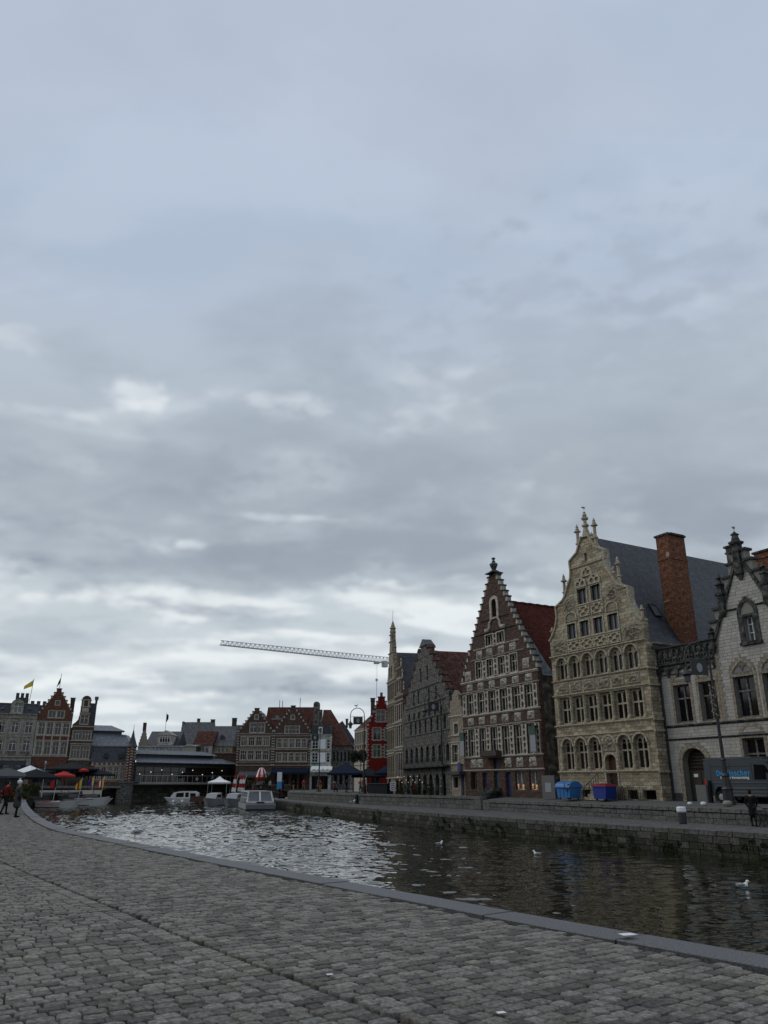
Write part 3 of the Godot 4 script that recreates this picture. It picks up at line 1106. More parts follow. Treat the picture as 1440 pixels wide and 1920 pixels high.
# carved panel: a lump of relief inside a rectangle
func relief(b: Node, called: String, x0: float, y0: float, x1: float, y1: float, depth: float, sd: int, m, z := 0.0, frame := true) -> MeshInstance3D:
	var f := noise(2.4, 3, sd)
	f.fractal_type = FastNoiseLite.FRACTAL_RIDGED
	var mb := MB.new()
	var nx := maxi(6, int((x1 - x0) / 0.085))
	var ny := maxi(6, int((y1 - y0) / 0.085))
	var H := func(i: int, j: int) -> Vector3:
		var u := float(i) / nx
		var v := float(j) / ny
		var e := minf(minf(u, 1 - u) * nx, minf(v, 1 - v) * ny)
		var x := lerpf(x0, x1, u)
		var y := lerpf(y0, y1, v)
		var lump := clampf(1.25 - 2.2 * Vector2(u - 0.5, v - 0.5).length(), 0.0, 1.0)
		var h := depth * (0.25 + 0.9 * lump) * clampf(f.get_noise_2d(x * 0.9, y * 0.9) + 0.35, 0.0, 1.2)
		if frame and e < 1.01:
			h = depth * 0.5
		if e < 0.01:
			h = 0.0
		return Vector3(x, y, z + h)
	for j in ny:
		for i in nx:
			mb.quad(H.call(i, j), H.call(i + 1, j), H.call(i + 1, j + 1), H.call(i, j + 1))
	return obj(called, mb, m, b)

func pinnacle(b: Node, x: float, y: float, z: float, h: float, r: float, m, segs := 8) -> void:
	var mb := MB.new()
	mb.lathe(Vector3(x, y, z), [[r * 0.9, 0], [r * 0.9, h * 0.28], [r * 1.35, h * 0.30], [r * 1.35, h * 0.34], [r * 0.8, h * 0.36], [r * 0.75, h * 0.66], [r * 1.0, h * 0.69], [r * 1.75, h * 0.715], [r * 1.7, h * 0.74], [r * 0.9, h * 0.76], [r * 0.95, h * 0.81], [r * 0.6, h * 0.84], [r * 0.75, h * 0.885], [r * 0.4, h * 0.93], [0.0, h]], segs)
	obj("pinnacle", mb, m, b)

# pitched roof with its ridge running back from the facade
func roof_back(b: Node, x0: float, x1: float, eave: float, rx: float, ridge: float, z0: float, z1: float, m, over := 0.25, called := "roof") -> MeshInstance3D:
	var mb := MB.new()
	var k0 := (ridge - eave) / (rx - x0)
	var k1 := (ridge - eave) / (x1 - rx)
	var l0 := Vector2(x0 - over, eave - over * k0)
	var l1 := Vector2(x1 + over, eave - over * k1)
	mb.plate([[l0, l1, Vector2(rx, ridge)]], z0, z1, true)
	return obj(called, mb, m, b)

# pitched roof with its ridge parallel to the facade
func roof_along(b: Node, x0: float, x1: float, eave: float, ridge: float, z0: float, z1: float, m, hip0 := 0.0, hip1 := 0.0, called := "roof") -> MeshInstance3D:
	var mb := MB.new()
	var zm := (z0 + z1) / 2
	var A := Vector3(x0, eave, z1); var B := Vector3(x1, eave, z1); var C := Vector3(x1, eave, z0); var D := Vector3(x0, eave, z0)
	var R0 := Vector3(x0 + hip0, ridge, zm); var R1 := Vector3(x1 - hip1, ridge, zm)
	mb.quad(A, B, R1, R0); mb.quad(C, D, R0, R1); mb.tri(B, C, R1); mb.tri(D, A, R0)
	mb.quad(D, C, B, A)
	return obj(called, mb, m, b)

func chimney(b: Node, x0: float, z0: float, x1: float, z1: float, y0: float, y1: float, m, capm = "greystone") -> void:
	var mb := MB.new()
	mb.box(x0, y0, z0, x1, y1, z1)
	mb.box(x0 - 0.07, y1 - 0.42, z0 - 0.07, x1 + 0.07, y1 - 0.3, z1 + 0.07)
	var c := obj("chimney", mb, m, b)
	var cap := MB.new()
	cap.box(x0 - 0.1, y1, z0 - 0.1, x1 + 0.1, y1 + 0.14, z1 + 0.1)
	obj("cap", cap, capm, c)

# blocks laid in courses over a wall region (even-odd of polys), proud of its face
func courses(b: Node, polys: Array, y0: float, y1: float, h: float, wmin: float, wmax: float, proud: float, mats: Array, most: int, sd: int, called := "stone") -> void:
	var r := RandomNumberGenerator.new()
	r.seed = sd
	var spans_at := func(y: float) -> Array:
		var xs := []
		for P in polys:
			for i in P.size():
				var a: Vector2 = P[i]; var c: Vector2 = P[(i + 1) % P.size()]
				if (a.y > y) != (c.y > y):
					xs.append(a.x + (y - a.y) / (c.y - a.y) * (c.x - a.x))
		xs.sort()
		var s := []
		for i in range(0, xs.size() - 1, 2):
			s.append(Vector2(xs[i], xs[i + 1]))
		return s
	var list := []
	var y := y0
	while y + h <= y1 + 0.01:
		var S: Array = spans_at.call(y + 0.01)
		for yy in [y + h * 0.5, y + h - 0.01]:
			var T: Array = spans_at.call(yy)
			var U := []
			for s in S:
				for t in T:
					var lo := maxf(s.x, t.x); var hi := minf(s.y, t.y)
					if hi - lo > 0.06:
						U.append(Vector2(lo, hi))
			S = U
		for s in S:
			var x: float = s.x
			while x < s.y - 0.03:
				var w := r.randf_range(wmin, wmax)
				if s.y - x - w < wmin * 0.5:
					w = s.y - x
				list.append([Transform3D(Basis.from_scale(Vector3(w - 0.014, h - 0.014, proud * 2.0)), Vector3(x + w / 2, y + h / 2, r.randf_range(-0.008, 0.004))), -w * h])
				x += w
		y += h
	lay_blocks(b, list, mats, most, called, r)

func railing(b: Node, called: String, p: Vector3, q: Vector3, h: float, n: int, m = "iron", t := 0.025) -> MeshInstance3D:
	var mb := MB.new()
	mb.bar(p + Vector3(0, h, 0), q + Vector3(0, h, 0), t * 1.6)
	mb.bar(p + Vector3(0, h * 0.12, 0), q + Vector3(0, h * 0.12, 0), t)
	for i in n + 1:
		var a := p.lerp(q, float(i) / n)
		mb.bar(a, a + Vector3(0, h, 0), t)
	return obj(called, mb, m, b)

# ------------------------------------------------------------------ the sandstone guild house
func guild_house() -> void:
	var b := thing("guild_house", "ornate sandstone guild house with curved pinnacled gable and arcaded windows", "house", Vector3(14.23, TERR, -65.15), turn_of(0.56, 1.0))
	var piers := [0.25, 1.76, 3.27, 4.78, 6.29, 7.84, 9.38]
	var holes := []
	var st := "sandstone_trim"
	for i in 6:
		var a: float = piers[i] + 0.15
		var c: float = piers[i + 1] - 0.15
		if i != 3:
			holes.append(win(b, a, 2.1, c, 4.52, 2, [3.45], (c - a) / 2, {"m": 0.12, "rec": 0.26, "frame": st, "head": 0.16}))
		holes.append(win(b, a, 5.62, c, 7.74, 2, [6.8], 0.0, {"m": 0.12, "rec": 0.26, "frame": st, "head": 0.0}))
		holes.append(win(b, a, 9.16, c, 10.98, 2, [], (c - a) / 2, {"m": 0.12, "rec": 0.26, "frame": st, "head": 0.42}))
	for x in [[2.02, 3.02], [3.53, 4.55], [5.06, 6.1], [6.63, 7.7]]:
		holes.append(win(b, x[0], 12.33, x[1], 13.58, 2, [], 0.0, {"m": 0.06, "rec": 0.16, "frame": "iron", "glass": "bright_glass", "sur": 0.12, "sur_mat": st, "proud": 0.05}))
	for x in [[3.52, 4.58], [5.08, 6.16]]:
		holes.append(win(b, x[0], 14.97, x[1], 16.22, 2, [], 0.0, {"m": 0.06, "rec": 0.16, "frame": "iron", "glass": "bright_glass", "sur": 0.12, "sur_mat": st, "proud": 0.05}))
	holes.append(win(b, 4.72, 18.38, 5.0, 19.08, 1, [], 0.0, {"m": 0.04, "glass": "glass_2"}))
	# door
	var dh := arch(5.0, 1.0, 6.12, 3.2, 0.42)
	holes.append(dh)
	var d := MB.new()
	d.plate([arch(5.0, 1.0, 6.12, 3.2, 0.42)], -0.42, -0.34)
	var dr := obj("door", d, "wood_brown", b)
	var dm := MB.new()
	for k in 4:
		dm.box(5.1 + k * 0.26, 1.15, -0.34, 5.3 + k * 0.26, 2.85, -0.32)
	obj("panel", dm, "wood_brown", dr)
	var ds := MB.new()
	ds.plate([grow(dh, 0, 0, 0.16), dh], -0.1, 0.08)
	obj("surround", ds, st, dr)
	# basement lights
	for x in [[2.2, 3.2], [6.9, 7.85], [8.35, 9.55]]:
		holes.append(win(b, x[0], 0.06, x[1], 0.7, 1, [], 0.0, {"m": 0.05, "rec": 0.3, "frame": "iron", "glass": "glass_2"}))
	var half := [Vector2(10.1, 11.1), Vector2(10.12, 12.55), Vector2(9.8, 12.85), Vector2(9.4, 13.35), Vector2(9.12, 13.95), Vector2(9.0, 14.5), Vector2(9.05, 15.3), Vector2(8.1, 15.72), Vector2(7.75, 16.1), Vector2(7.42, 16.75), Vector2(7.0, 17.35), Vector2(6.9, 18.0), Vector2(6.95, 18.82), Vector2(6.0, 19.35), Vector2(5.75, 19.8), Vector2(5.3, 20.55)]
	var out := [Vector2(-0.2, 0), Vector2(10.1, 0)]
	out += half
	for i in range(half.size() - 1, -1, -1):
		out.append(Vector2(9.9 - half[i].x, half[i].y))
	wall(b, out, holes, "sandstone", 0.5)
	# coping along the gable
	var cp := MB.new()
	for side in [0, 1]:
		for i in half.size() - 1:
			var p: Vector2 = half[i]; var q: Vector2 = half[i + 1]
			if side:
				p.x = 9.9 - p.x; q.x = 9.9 - q.x
			if i == 0:
				continue
			cp.bar(Vector3(p.x, p.y, -0.2), Vector3(q.x, q.y, -0.2), 0.13, 0.66)
	obj("gable_coping", cp, st, b)
	for y in [[1.86, 2.06, 0.14], [4.62, 4.78, 0.12], [5.4, 5.58, 0.14], [7.82, 7.98, 0.12], [9.0, 9.14, 0.13], [11.0, 11.2, 0.2]]:
		band(b, "cornice", -0.28, 10.18, y[0], y[1], y[2], st)
	for y in [[12.12, 1.9, 7.85], [14.78, 3.3, 6.4], [18.02, 2.9, 7.0], [15.28, 7.9, 9.12], [15.28, 0.8, 2.0]]:
		band(b, "string_course", y[1], y[2], y[0], y[0] + 0.13, 0.1, st)
	# piers with shafts
	for y in [[2.06, 3.95], [5.58, 7.8], [9.14, 10.45]]:
		for x in piers:
			var mb := MB.new()
			var h: float = y[1] - y[0]
			mb.lathe(Vector3(x, y[0], 0.01), [[0.15, 0], [0.15, 0.22], [0.10, 0.28], [0.085, 0.34], [0.085, h - 0.2], [0.12, h - 0.16], [0.10, h - 0.12], [0.16, h]], 8)
			obj("shaft", mb, st, b)
	# arch mouldings
	for y in [3.98, 10.42]:
		for i in 6:
			var mb := MB.new()
			var a: float = piers[i]
			var c: float = piers[i + 1]
			mb.plate([arch(a + 0.03, y - 0.02, c - 0.03, y + (c - a) / 2 - 0.08, (c - a) / 2 - 0.1), arch(a + 0.17, y - 0.03, c - 0.17, y + (c - a) / 2 - 0.22, (c - a) / 2 - 0.22)], -0.02, 0.09)
			obj("archivolt", mb, st, b)
			relief(b, "spandrel", a - 0.22, y + 0.4, a + 0.22, y + 0.64, 0.07, 300 + i, "carved", 0.01, false)
	# carved panels
	for i in 6:
		var p := relief(b, "carved_panel", piers[i] + 0.1, 8.06, piers[i + 1] - 0.1, 8.94, 0.17, 40 + i, "carved", 0.005)
		relief(b, "carved_panel", piers[i] + 0.3, 7.98, piers[i] + 0.42, 8.98, 0.08, 90 + i, st, 0.0, false)
	relief(b, "carved_panel", 4.93, 3.36, 6.16, 4.5, 0.16, 61, "carved", 0.0)
	relief(b, "carved_panel", -0.15, 11.22, 1.85, 12.55, 0.22, 62, "carved", 0.0, false)
	relief(b, "carved_panel", 7.9, 11.22, 10.0, 12.6, 0.22, 63, "carved", 0.0, false)
	relief(b, "carved_panel", 1.75, 14.35, 3.1, 15.9, 0.2, 64, "carved", 0.0, false)
	relief(b, "carved_panel", 6.7, 14.4, 8.1, 15.95, 0.2, 65, "carved", 0.0, false)
	for q in [[2.0, 11.3, 1.45, 0.8], [3.5, 11.3, 1.45, 0.8], [5.0, 11.3, 1.5, 0.8], [6.55, 11.3, 1.3, 0.8], [3.45, 13.9, 1.35, 0.86], [5.0, 13.9, 1.35, 0.86]]:
		var mb := MB.new()
		var cx: float = q[0] + q[2] / 2
		var cy: float = q[1] + q[3] / 2
		var P := [rect(q[0], q[1], q[0] + q[2], q[1] + q[3])]
		for k in [[-1, 0], [1, 0], [0, -1], [0, 1]]:
			P.append(circle(cx + k[0] * q[2] * 0.27, cy + k[1] * q[3] * 0.27, q[2] * (0.17 if k[0] else 0.2), 9, q[3] * (0.2 if k[0] else 0.155)))
		for k in [[-1, -1], [1, -1], [-1, 1], [1, 1]]:
			P.append(circle(cx + k[0] * q[2] * 0.39, cy + k[1] * q[3] * 0.37, q[2] * 0.075, 6, q[3] * 0.09))
		mb.plate(P, 0.0, 0.1)
		obj("tracery_panel", mb, st, b)
	# blind tracery over the upper windows and the tall arch
	for x in [[3.4, 4.72], [4.98, 6.3]]:
		var mb := MB.new()
		var P := [arch(x[0], 16.32, x[1], 17.15, 0.6)]
		P.append(circle((x[0] + x[1]) / 2 - 0.28, 16.62, 0.2, 8)); P.append(circle((x[0] + x[1]) / 2 + 0.28, 16.62, 0.2, 8)); P.append(circle((x[0] + x[1]) / 2, 16.93, 0.13, 8))
		mb.plate(P, 0.0, 0.12)
		obj("tracery_panel", mb, st, b)
	var ta := MB.new()
	ta.plate([arch(4.2, 17.1, 5.5, 17.9, 0.62), circle(4.62, 17.38, 0.2, 8), circle(5.08, 17.38, 0.2, 8), circle(4.85, 17.64, 0.13, 8)], 0.0, 0.13)
	obj("tracery_panel", ta, st, b)
	for x in [[1.85, 3.3], [6.5, 7.85]]:
		var mb := MB.new()
		mb.plate([arch(x[0], 13.75, x[1], 14.6, 0.5), arch(x[0] + 0.12, 13.75, x[1] - 0.12, 14.48, 0.42)], 0.0, 0.09)
		obj("blind_arch", mb, st, b)
	# pinnacles
	for p in [[3.95, 19.3, 2.6, 0.17], [5.95, 19.3, 2.6, 0.17], [1.85, 15.6, 2.45, 0.16], [8.05, 15.6, 2.45, 0.16], [-0.05, 12.3, 1.5, 0.15], [9.95, 12.3, 1.5, 0.15]]:
		pinnacle(b, p[0], p[1], -0.2, p[2], p[3], st)
	var fin := MB.new()
	fin.lathe(Vector3(4.95, 20.4, -0.2), [[0.42, 0], [0.3, 0.35], [0.17, 0.9], [0.3, 0.98], [0.3, 1.12], [0.15, 1.2], [0.13, 1.5], [0.28, 1.58], [0.3, 1.74], [0.14, 1.8], [0.2, 1.98], [0.1, 2.1], [0.12, 2.2], [0.0, 2.35]], 8)
	obj("finial", fin, st, b)
	for s in [[4.35, 1], [5.55, -1], [2.35, 1], [7.55, -1]]:
		var mb := MB.new()
		var y := 20.0 if absf(s[0] - 4.95) < 1.0 else 16.6
		mb.tube([Vector3(s[0] - 0.3 * s[1], y, -0.2), Vector3(s[0] - 0.1 * s[1], y - 0.12, -0.2), Vector3(s[0] + 0.2 * s[1], y + 0.1, -0.2)], 0.07, 6)
		mb.lathe(Vector3(s[0], y - 0.05, -0.2), [[0.12, 0], [0.2, 0.2], [0.1, 0.4], [0.16, 0.55], [0.0, 0.8]], 7)
		obj("crocket", mb, st, b)
	# body and roof
	var sd := MB.new()
	sd.box(9.6, 0, -21, 10.1, 11.05, -0.5)
	sd.box(-0.2, 0, -21, 0.25, 11.05, -0.5)
	sd.box(0.25, 0, -21, 9.6, 11.05, -20.6)
	obj("side_wall", sd, "sandstone", b)
	var jet := MB.new()
	for y in [1.86, 4.62, 5.4, 7.82, 9.0]:
		jet.box(10.1, y, -1.05, 10.24, y + 0.16, 0.12)
	obj("string_course", jet, st, b)
	var rf := roof_back(b, 0.05, 9.85, 11.15, 4.95, 20.55, -21.0, -0.5, "slate", 0.35)
	var gt := MB.new()
	gt.bar(Vector3(10.32, 10.78, -20.9), Vector3(10.32, 10.78, -0.55), 0.16, 0.16)
	obj("gutter", gt, "iron", b)
	# skylight and vents on the right slope
	var k := Vector2(-4.9, 9.4).normalized()
	for q in [[8.7, -3.3, 0.8, 1.2], [9.0, -6.8, 0.35, 0.7]]:
		var y: float = 11.15 + (9.85 - q[0]) * 9.4 / 4.9
		var t := Transform3D(Basis(Vector3(0, 0, -1), Vector3(k.x, k.y, 0), Vector3(k.y, -k.x, 0)), Vector3(q[0], y, q[1]))
		var mb := MB.new()
		mb.xf = t
		mb.plate([rect(-q[2] / 2, 0, q[2] / 2, q[3]), rect(-q[2] / 2 + 0.08, 0.08, q[2] / 2 - 0.08, q[3] - 0.08)], 0.0, 0.14)
		var f := obj("skylight", mb, "iron", b)
		var g := MB.new()
		g.xf = t
		g.box(-q[2] / 2 + 0.05, 0.05, 0.05, q[2] / 2 - 0.05, q[3] - 0.05, 0.09)
		obj("pane", g, "bright_glass", f)
	var tall := MB.new()
	tall.box(8.65, 10.4, -6.1, 9.85, 19.95, -4.15)
	tall.box(8.6, 17.95, -6.15, 9.9, 18.1, -4.1)
	var ch := obj("chimney", tall, "orange_brick", b)
	var cc := MB.new()
	cc.turret(Vector3(9.25, 0, -5.12), [[0.78, 19.95], [0.8, 20.1], [0.3, 20.3], [0.0, 20.3]])
	cc.box(8.55, 19.95, -6.2, 9.95, 20.1, -4.05)
	obj("cap", cc, "greystone", ch)
	var tie := MB.new()
	tie.box(9.5, 18.15, -4.15, 9.8, 18.5, -4.12)
	tie.box(8.75, 14.6, -4.15, 9.3, 14.68, -4.10)
	obj("tie_plate", tie, st, ch)
	# steps and iron rails
	var stp := MB.new()
	for i in 5:
		stp.box(4.4 - i * 0.0, 0, 0.0, 6.5, 0.2 * (5 - i), 0.35 + 0.3 * (i + 1))
	obj("steps", stp, "sandstone_trim", b)
	railing(b, "handrail", Vector3(4.45, 0.95, 0.4), Vector3(4.45, 0.0, 1.8), 0.9, 6)
	railing(b, "handrail", Vector3(6.45, 0.95, 0.4), Vector3(6.45, 0.0, 1.8), 0.9, 6)
	railing(b, "area_railing", Vector3(1.6, 0, 1.1), Vector3(4.3, 0, 1.1), 0.85, 14)
	railing(b, "area_railing", Vector3(6.7, 0, 1.1), Vector3(9.7, 0, 1.1), 0.85, 16)

# ------------------------------------------------------------------ the brown brick house with stepped gable
func brick_house() -> void:
	var b := thing("stepped_gable_house", "tall brown brick house with pale stone window bands and steep stepped gable", "house", Vector3(7.64, TERR, -77.67), turn_of(0.52, 1.0))
	var holes := []
	var ps := "palestone"
	var op := {"m": 0.1, "rec": 0.16, "frame": ps, "sur": 0.09, "sur_mat": ps, "proud": 0.05}
	for x in [1.05, 2.9, 4.72, 6.5, 8.27, 10.12]:
		holes.append(win(b, x, 3.52, x + 1.1, 6.03, 2, [4.98], 0.0, op))
	for x in [0.98, 2.8, 4.62, 6.45, 8.3, 10.12]:
		holes.append(win(b, x, 7.34, x + 1.16, 9.3, 2, [8.57], 0.0, op))
	for x in [2.76, 4.6, 6.42, 8.26]:
		holes.append(win(b, x, 10.62, x + 1.06, 12.22, 2, [11.6], 0.0, op))
	for x in [4.6, 6.42]:
		holes.append(win(b, x, 13.52, x + 1.16, 14.52, 2, [], 0.0, op))
	holes.append(arch(5.85, 16.05, 6.65, 17.8, 0.4))
	# ground floor
	for x in [[1.15, 2.1], [8.1, 9.45], [10.05, 11.2]]:
		holes.append(win(b, x[0], 0.62, x[1], 2.14, 2, [], 0.0, {"m": 0.09, "rec": 0.2, "frame": "palestone" if x[0] > 5 else "wood_dark", "glass": "bright_glass" if x[0] > 5 else "glass_1", "name": "shop_window"}))
	for q in [[3.1, 3.85, 0.05, 2.1, "navy"], [4.9, 5.62, 0.75, 3.2, "blue_door"], [6.65, 7.45, 0.05, 2.1, "navy"]]:
		holes.append(rect(q[0], q[2], q[1], q[3]))
		var mb := MB.new()
		mb.box(q[0], q[2], -0.36, q[1], q[3], -0.28)
		var d := obj("door", mb, q[4], b)
		var pn := MB.new()
		for k in 2:
			pn.box(q[0] + 0.1, q[2] + 0.15 + k * (q[3] - q[2]) * 0.45, -0.28, q[1] - 0.1, q[2] + (k + 1) * (q[3] - q[2]) * 0.45, -0.26)
		obj("panel", pn, q[4], d)
	var out := [Vector2(0.2, 0), Vector2(12.1, 0), Vector2(12.1, 10.45)]
	var caps := []
	var x := 12.1
	var y := 10.45
	for i in 16:
		y += 0.6
		out.append(Vector2(x, y))
		caps.append(Vector2(x, y))
		x -= 0.345
		out.append(Vector2(x, y))
	out.append(Vector2(6.72, y)); out.append(Vector2(6.72, 20.3)); out.append(Vector2(5.62, 20.3)); out.append(Vector2(5.62, y))
	for i in range(15, -1, -1):
		var c: Vector2 = caps[i]
		out.append(Vector2(12.3 - c.x + 0.345, c.y))
		out.append(Vector2(12.3 - c.x, c.y))
	out.append(Vector2(0.2, 10.45))
	wall(b, out, holes, "brown_brick", 0.45)
	for c in caps:
		for s in [0, 1]:
			var mb := MB.new()
			var x0: float = c.x - 0.36 if s == 0 else 12.3 - c.x - 0.1
			mb.box(x0, c.y - 0.02, -0.5, x0 + 0.46, c.y + 0.1, 0.07)
			obj("capstone", mb, "greystone", b)
			var w := MB.new()
			var e: float = c.x - 0.2 if s == 0 else 12.3 - c.x - 0.02
			w.box(e, c.y - 0.42, -0.46, e + 0.22, c.y - 0.02, 0.03)
			obj("quoin", w, ps, b)
	var tc := MB.new()
	tc.turret(Vector3(6.17, 20.3, -0.22), [[0.62, 0], [0.64, 0.1], [0.4, 0.2], [0.15, 0.42], [0.0, 0.42]])
	obj("capstone", tc, "greystone", b)
	var urn := MB.new()
	urn.lathe(Vector3(6.17, 20.66, -0.22), [[0.16, 0], [0.2, 0.08], [0.36, 0.42], [0.42, 0.6], [0.3, 0.74], [0.13, 0.82], [0.2, 0.9], [0.1, 1.0], [0.09, 1.08], [0.2, 1.16], [0.2, 1.24], [0.0, 1.34]], 9)
	obj("urn", urn, "lead", b)
	for q in [[2.2, 2.36], [3.36, 3.52], [6.1, 6.22], [7.14, 7.32], [9.38, 9.5], [10.28, 10.52]]:
		band(b, "string_course", 0.12, 12.18, q[0], q[1], 0.14, ps)
	for q in [[12.36, 12.46, 2.0, 10.4], [13.3, 13.44, 2.5, 9.8], [14.68, 14.78, 2.9, 9.4], [15.9, 15.98, 3.9, 8.4]]:
		band(b, "string_course", q[2], q[3], q[0], q[1], 0.1, ps if q[0] < 14 else "greystone")
	# baluster-like pilasters between the windows
	for row in [[3.52, 6.03, [0.45, 2.25, 4.07, 5.87, 7.66, 9.5, 11.35]], [7.34, 9.3, [0.3, 2.22, 4.02, 5.84, 7.67, 9.52, 11.35]], [10.62, 12.22, [3.94, 5.76, 7.6]], [13.52, 14.52, [5.84]]]:
		for px in row[2]:
			var h: float = row[1] - row[0]
			var w := 0.52
			var P := [rect(px, row[0], px + w, row[1])]
			var nn := maxi(2, int(h / 0.5))
			for k in nn:
				var cy: float = row[0] + h * (k + 0.5) / nn
				P.append(circle(px + w / 2, cy, w * 0.33, 8, h / nn * 0.44))
			var mb := MB.new()
			mb.plate(P, 0.0, 0.05)
			obj("pilaster", mb, ps, b)
	# carved cartouches
	var sdn := 400
	for row in [[2.5, 3.28, [1.3, 2.4, 6.7, 8.4, 10.2]], [6.34, 7.06, [1.1, 2.95, 4.8, 6.6, 8.45, 10.35]], [9.56, 10.22, [1.1, 2.95, 4.8, 6.6, 8.45, 10.35]], [12.52, 13.24, [2.9, 4.6, 6.5, 8.3]]]:
		for cx in row[2]:
			relief(b, "carved_panel", cx, row[0], cx + 0.95, row[1], 0.22, sdn, "palestone", 0.0, sdn % 5 < 2)
			sdn += 1
	relief(b, "carved_panel", 10.05, 10.7, 11.0, 11.6, 0.2, sdn + 1, "palestone", 0.0, false)
	relief(b, "carved_panel", 0.8, 10.6, 1.8, 11.5, 0.2, sdn + 2, "palestone", 0.0, false)
	# niche with scrolls
	var ni := MB.new()
	ni.plate([arch(5.55, 15.9, 6.95, 18.1, 0.6), arch(5.85, 16.05, 6.65, 17.8, 0.4)], -0.02, 0.1)
	obj("niche_frame", ni, ps, b)
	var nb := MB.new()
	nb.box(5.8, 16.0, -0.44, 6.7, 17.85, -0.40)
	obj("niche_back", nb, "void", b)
	for s in [-1, 1]:
		var sc := MB.new()
		var pts := []
		for i in 9:
			var a := i / 8.0
			pts.append(Vector3(6.25 + s * (0.55 + 0.75 * a * a + 0.18 * sin(a * 5.0)), 15.85 - 0.95 * a, 0.08))
		sc.tube(pts, 0.09, 6, 0.16)
		sc.lathe(Vector3(6.25 + s * 1.35, 14.75, 0.06), [[0.0, 0], [0.2, 0.04], [0.24, 0.2], [0.2, 0.36], [0.0, 0.4]], 8)
		obj("scroll", sc, ps, b)
	# hood and stair of the raised door
	var hd := MB.new()
	hd.plate([[Vector2(4.0, 3.5), Vector2(6.4, 3.5), Vector2(6.3, 3.95), Vector2(4.1, 3.95)]], 0.0, 0.7)
	var ho := obj("door_hood", hd, "wood_dark", b)
	var ht := MB.new()
	ht.box(3.98, 3.42, 0.0, 6.42, 3.5, 0.8)
	obj("hood_edge", ht, "redtile", ho)
	var stp := MB.new()
	for i in 4:
		stp.box(4.5, 0, 0.0, 6.0, 0.19 * (4 - i), 0.5 + 0.28 * (i + 1))
	obj("steps", stp, "greystone", b)
	railing(b, "handrail", Vector3(5.95, 0.75, 0.4), Vector3(5.95, 0.0, 1.7), 0.9, 5)
	# body, roof and its tiles
	var sd := MB.new()
	sd.box(11.65, 0, -16, 12.1, 10.2, -0.45)
	sd.box(0.2, 0, -16, 0.6, 10.2, -0.45)
	sd.box(0.6, 0, -16, 11.65, 10.2, -15.6)
	obj("side_wall", sd, "sidewall", b)
	var pp := MB.new()
	pp.tube([Vector3(12.2, 0.1, -1.6), Vector3(12.2, 10.0, -1.6)], 0.06, 6)
	obj("downpipe", pp, "pipe", b)
	var fl := roof_back(b, 0.3, 12.0, 10.3, 6.15, 17.75, -1.7, -0.45, "lead", 0.3, "flashing")
	var rf := roof_back(b, 0.3, 12.0, 10.25, 6.15, 17.7, -16.0, -1.7, "redtile", 0.3)
	var tl := MB.new()
	for i in 5:      # a pantile: a shallow wave, 0.25 wide and 0.34 long
		var u := i / 5.0
		var w2 := (i + 1) / 5.0
		var f := func(t: float) -> float: return 0.035 * sin(t * TAU) + 0.03
		tl.quad(Vector3(u * 0.25, 0, f.call(u) + 0.02), Vector3(w2 * 0.25, 0, f.call(w2) + 0.02), Vector3(w2 * 0.25, 0.34, f.call(w2)), Vector3(u * 0.25, 0.34, f.call(u)))
		tl.quad(Vector3(u * 0.25, 0, f.call(u) - 0.01), Vector3(w2 * 0.25, 0, f.call(w2) - 0.01), Vector3(w2 * 0.25, 0, f.call(w2) + 0.02), Vector3(u * 0.25, 0, f.call(u) + 0.02))
	var tm := tl.mesh()
	var mm := MultiMesh.new()
	mm.transform_format = MultiMesh.TRANSFORM_3D
	mm.use_colors = true
	mm.mesh = tm
	var tr := []
	for s in [1.0, -1.0]:
		var kk := Vector2(-5.85 * s, 7.45).normalized()
		var ln := Vector2(5.85, 7.45).length()
		for row in 33:
			for c in 57:
				var d := row * 0.29
				if d > ln - 0.1:
					continue
				var nrm: Vector3 = Vector3(kk.y, -kk.x, 0) * s
				var p: Vector3 = Vector3(6.15 + 6.0 * s, 10.06, 0) + Vector3(kk.x, kk.y, 0) * d + nrm * 0.02
				var tx: Vector3 = Vector3(0, 0, -1) * s
				tr.append(Transform3D(Basis(tx, Vector3(kk.x, kk.y, 0), nrm), p + Vector3(0, 0, -1.75 - c * 0.25 if s > 0 else -2.0 - c * 0.25)))
	mm.instance_count = tr.size()
	for i in tr.size():
		mm.set_instance_transform(i, tr[i])
		var t := rng.randf_range(0.65, 1.1)
		mm.set_instance_color(i, Color(t, t * rng.randf_range(0.8, 1.0), t * 0.95))
	var mi := MultiMeshInstance3D.new()
	mi.name = "tiles"
	mi.multimesh = mm
	M["tile"].vertex_color_use_as_albedo = true
	mi.material_override = M["tile"]
	mi.set_meta("kind", "stuff")
	rf.add_child(mi)
	var rg := MB.new()
	for i in 30:
		rg.box(5.98, 17.6, -1.75 - i * 0.47 - 0.45, 6.32, 17.82 + 0.03 * (i % 2), -1.75 - i * 0.47)
	obj("ridge_tiles", rg, "redtile", b)
	chimney(b, 1.15, -1.6, 1.85, -0.9, 10.5, 14.6, "sidebrick", "lead")

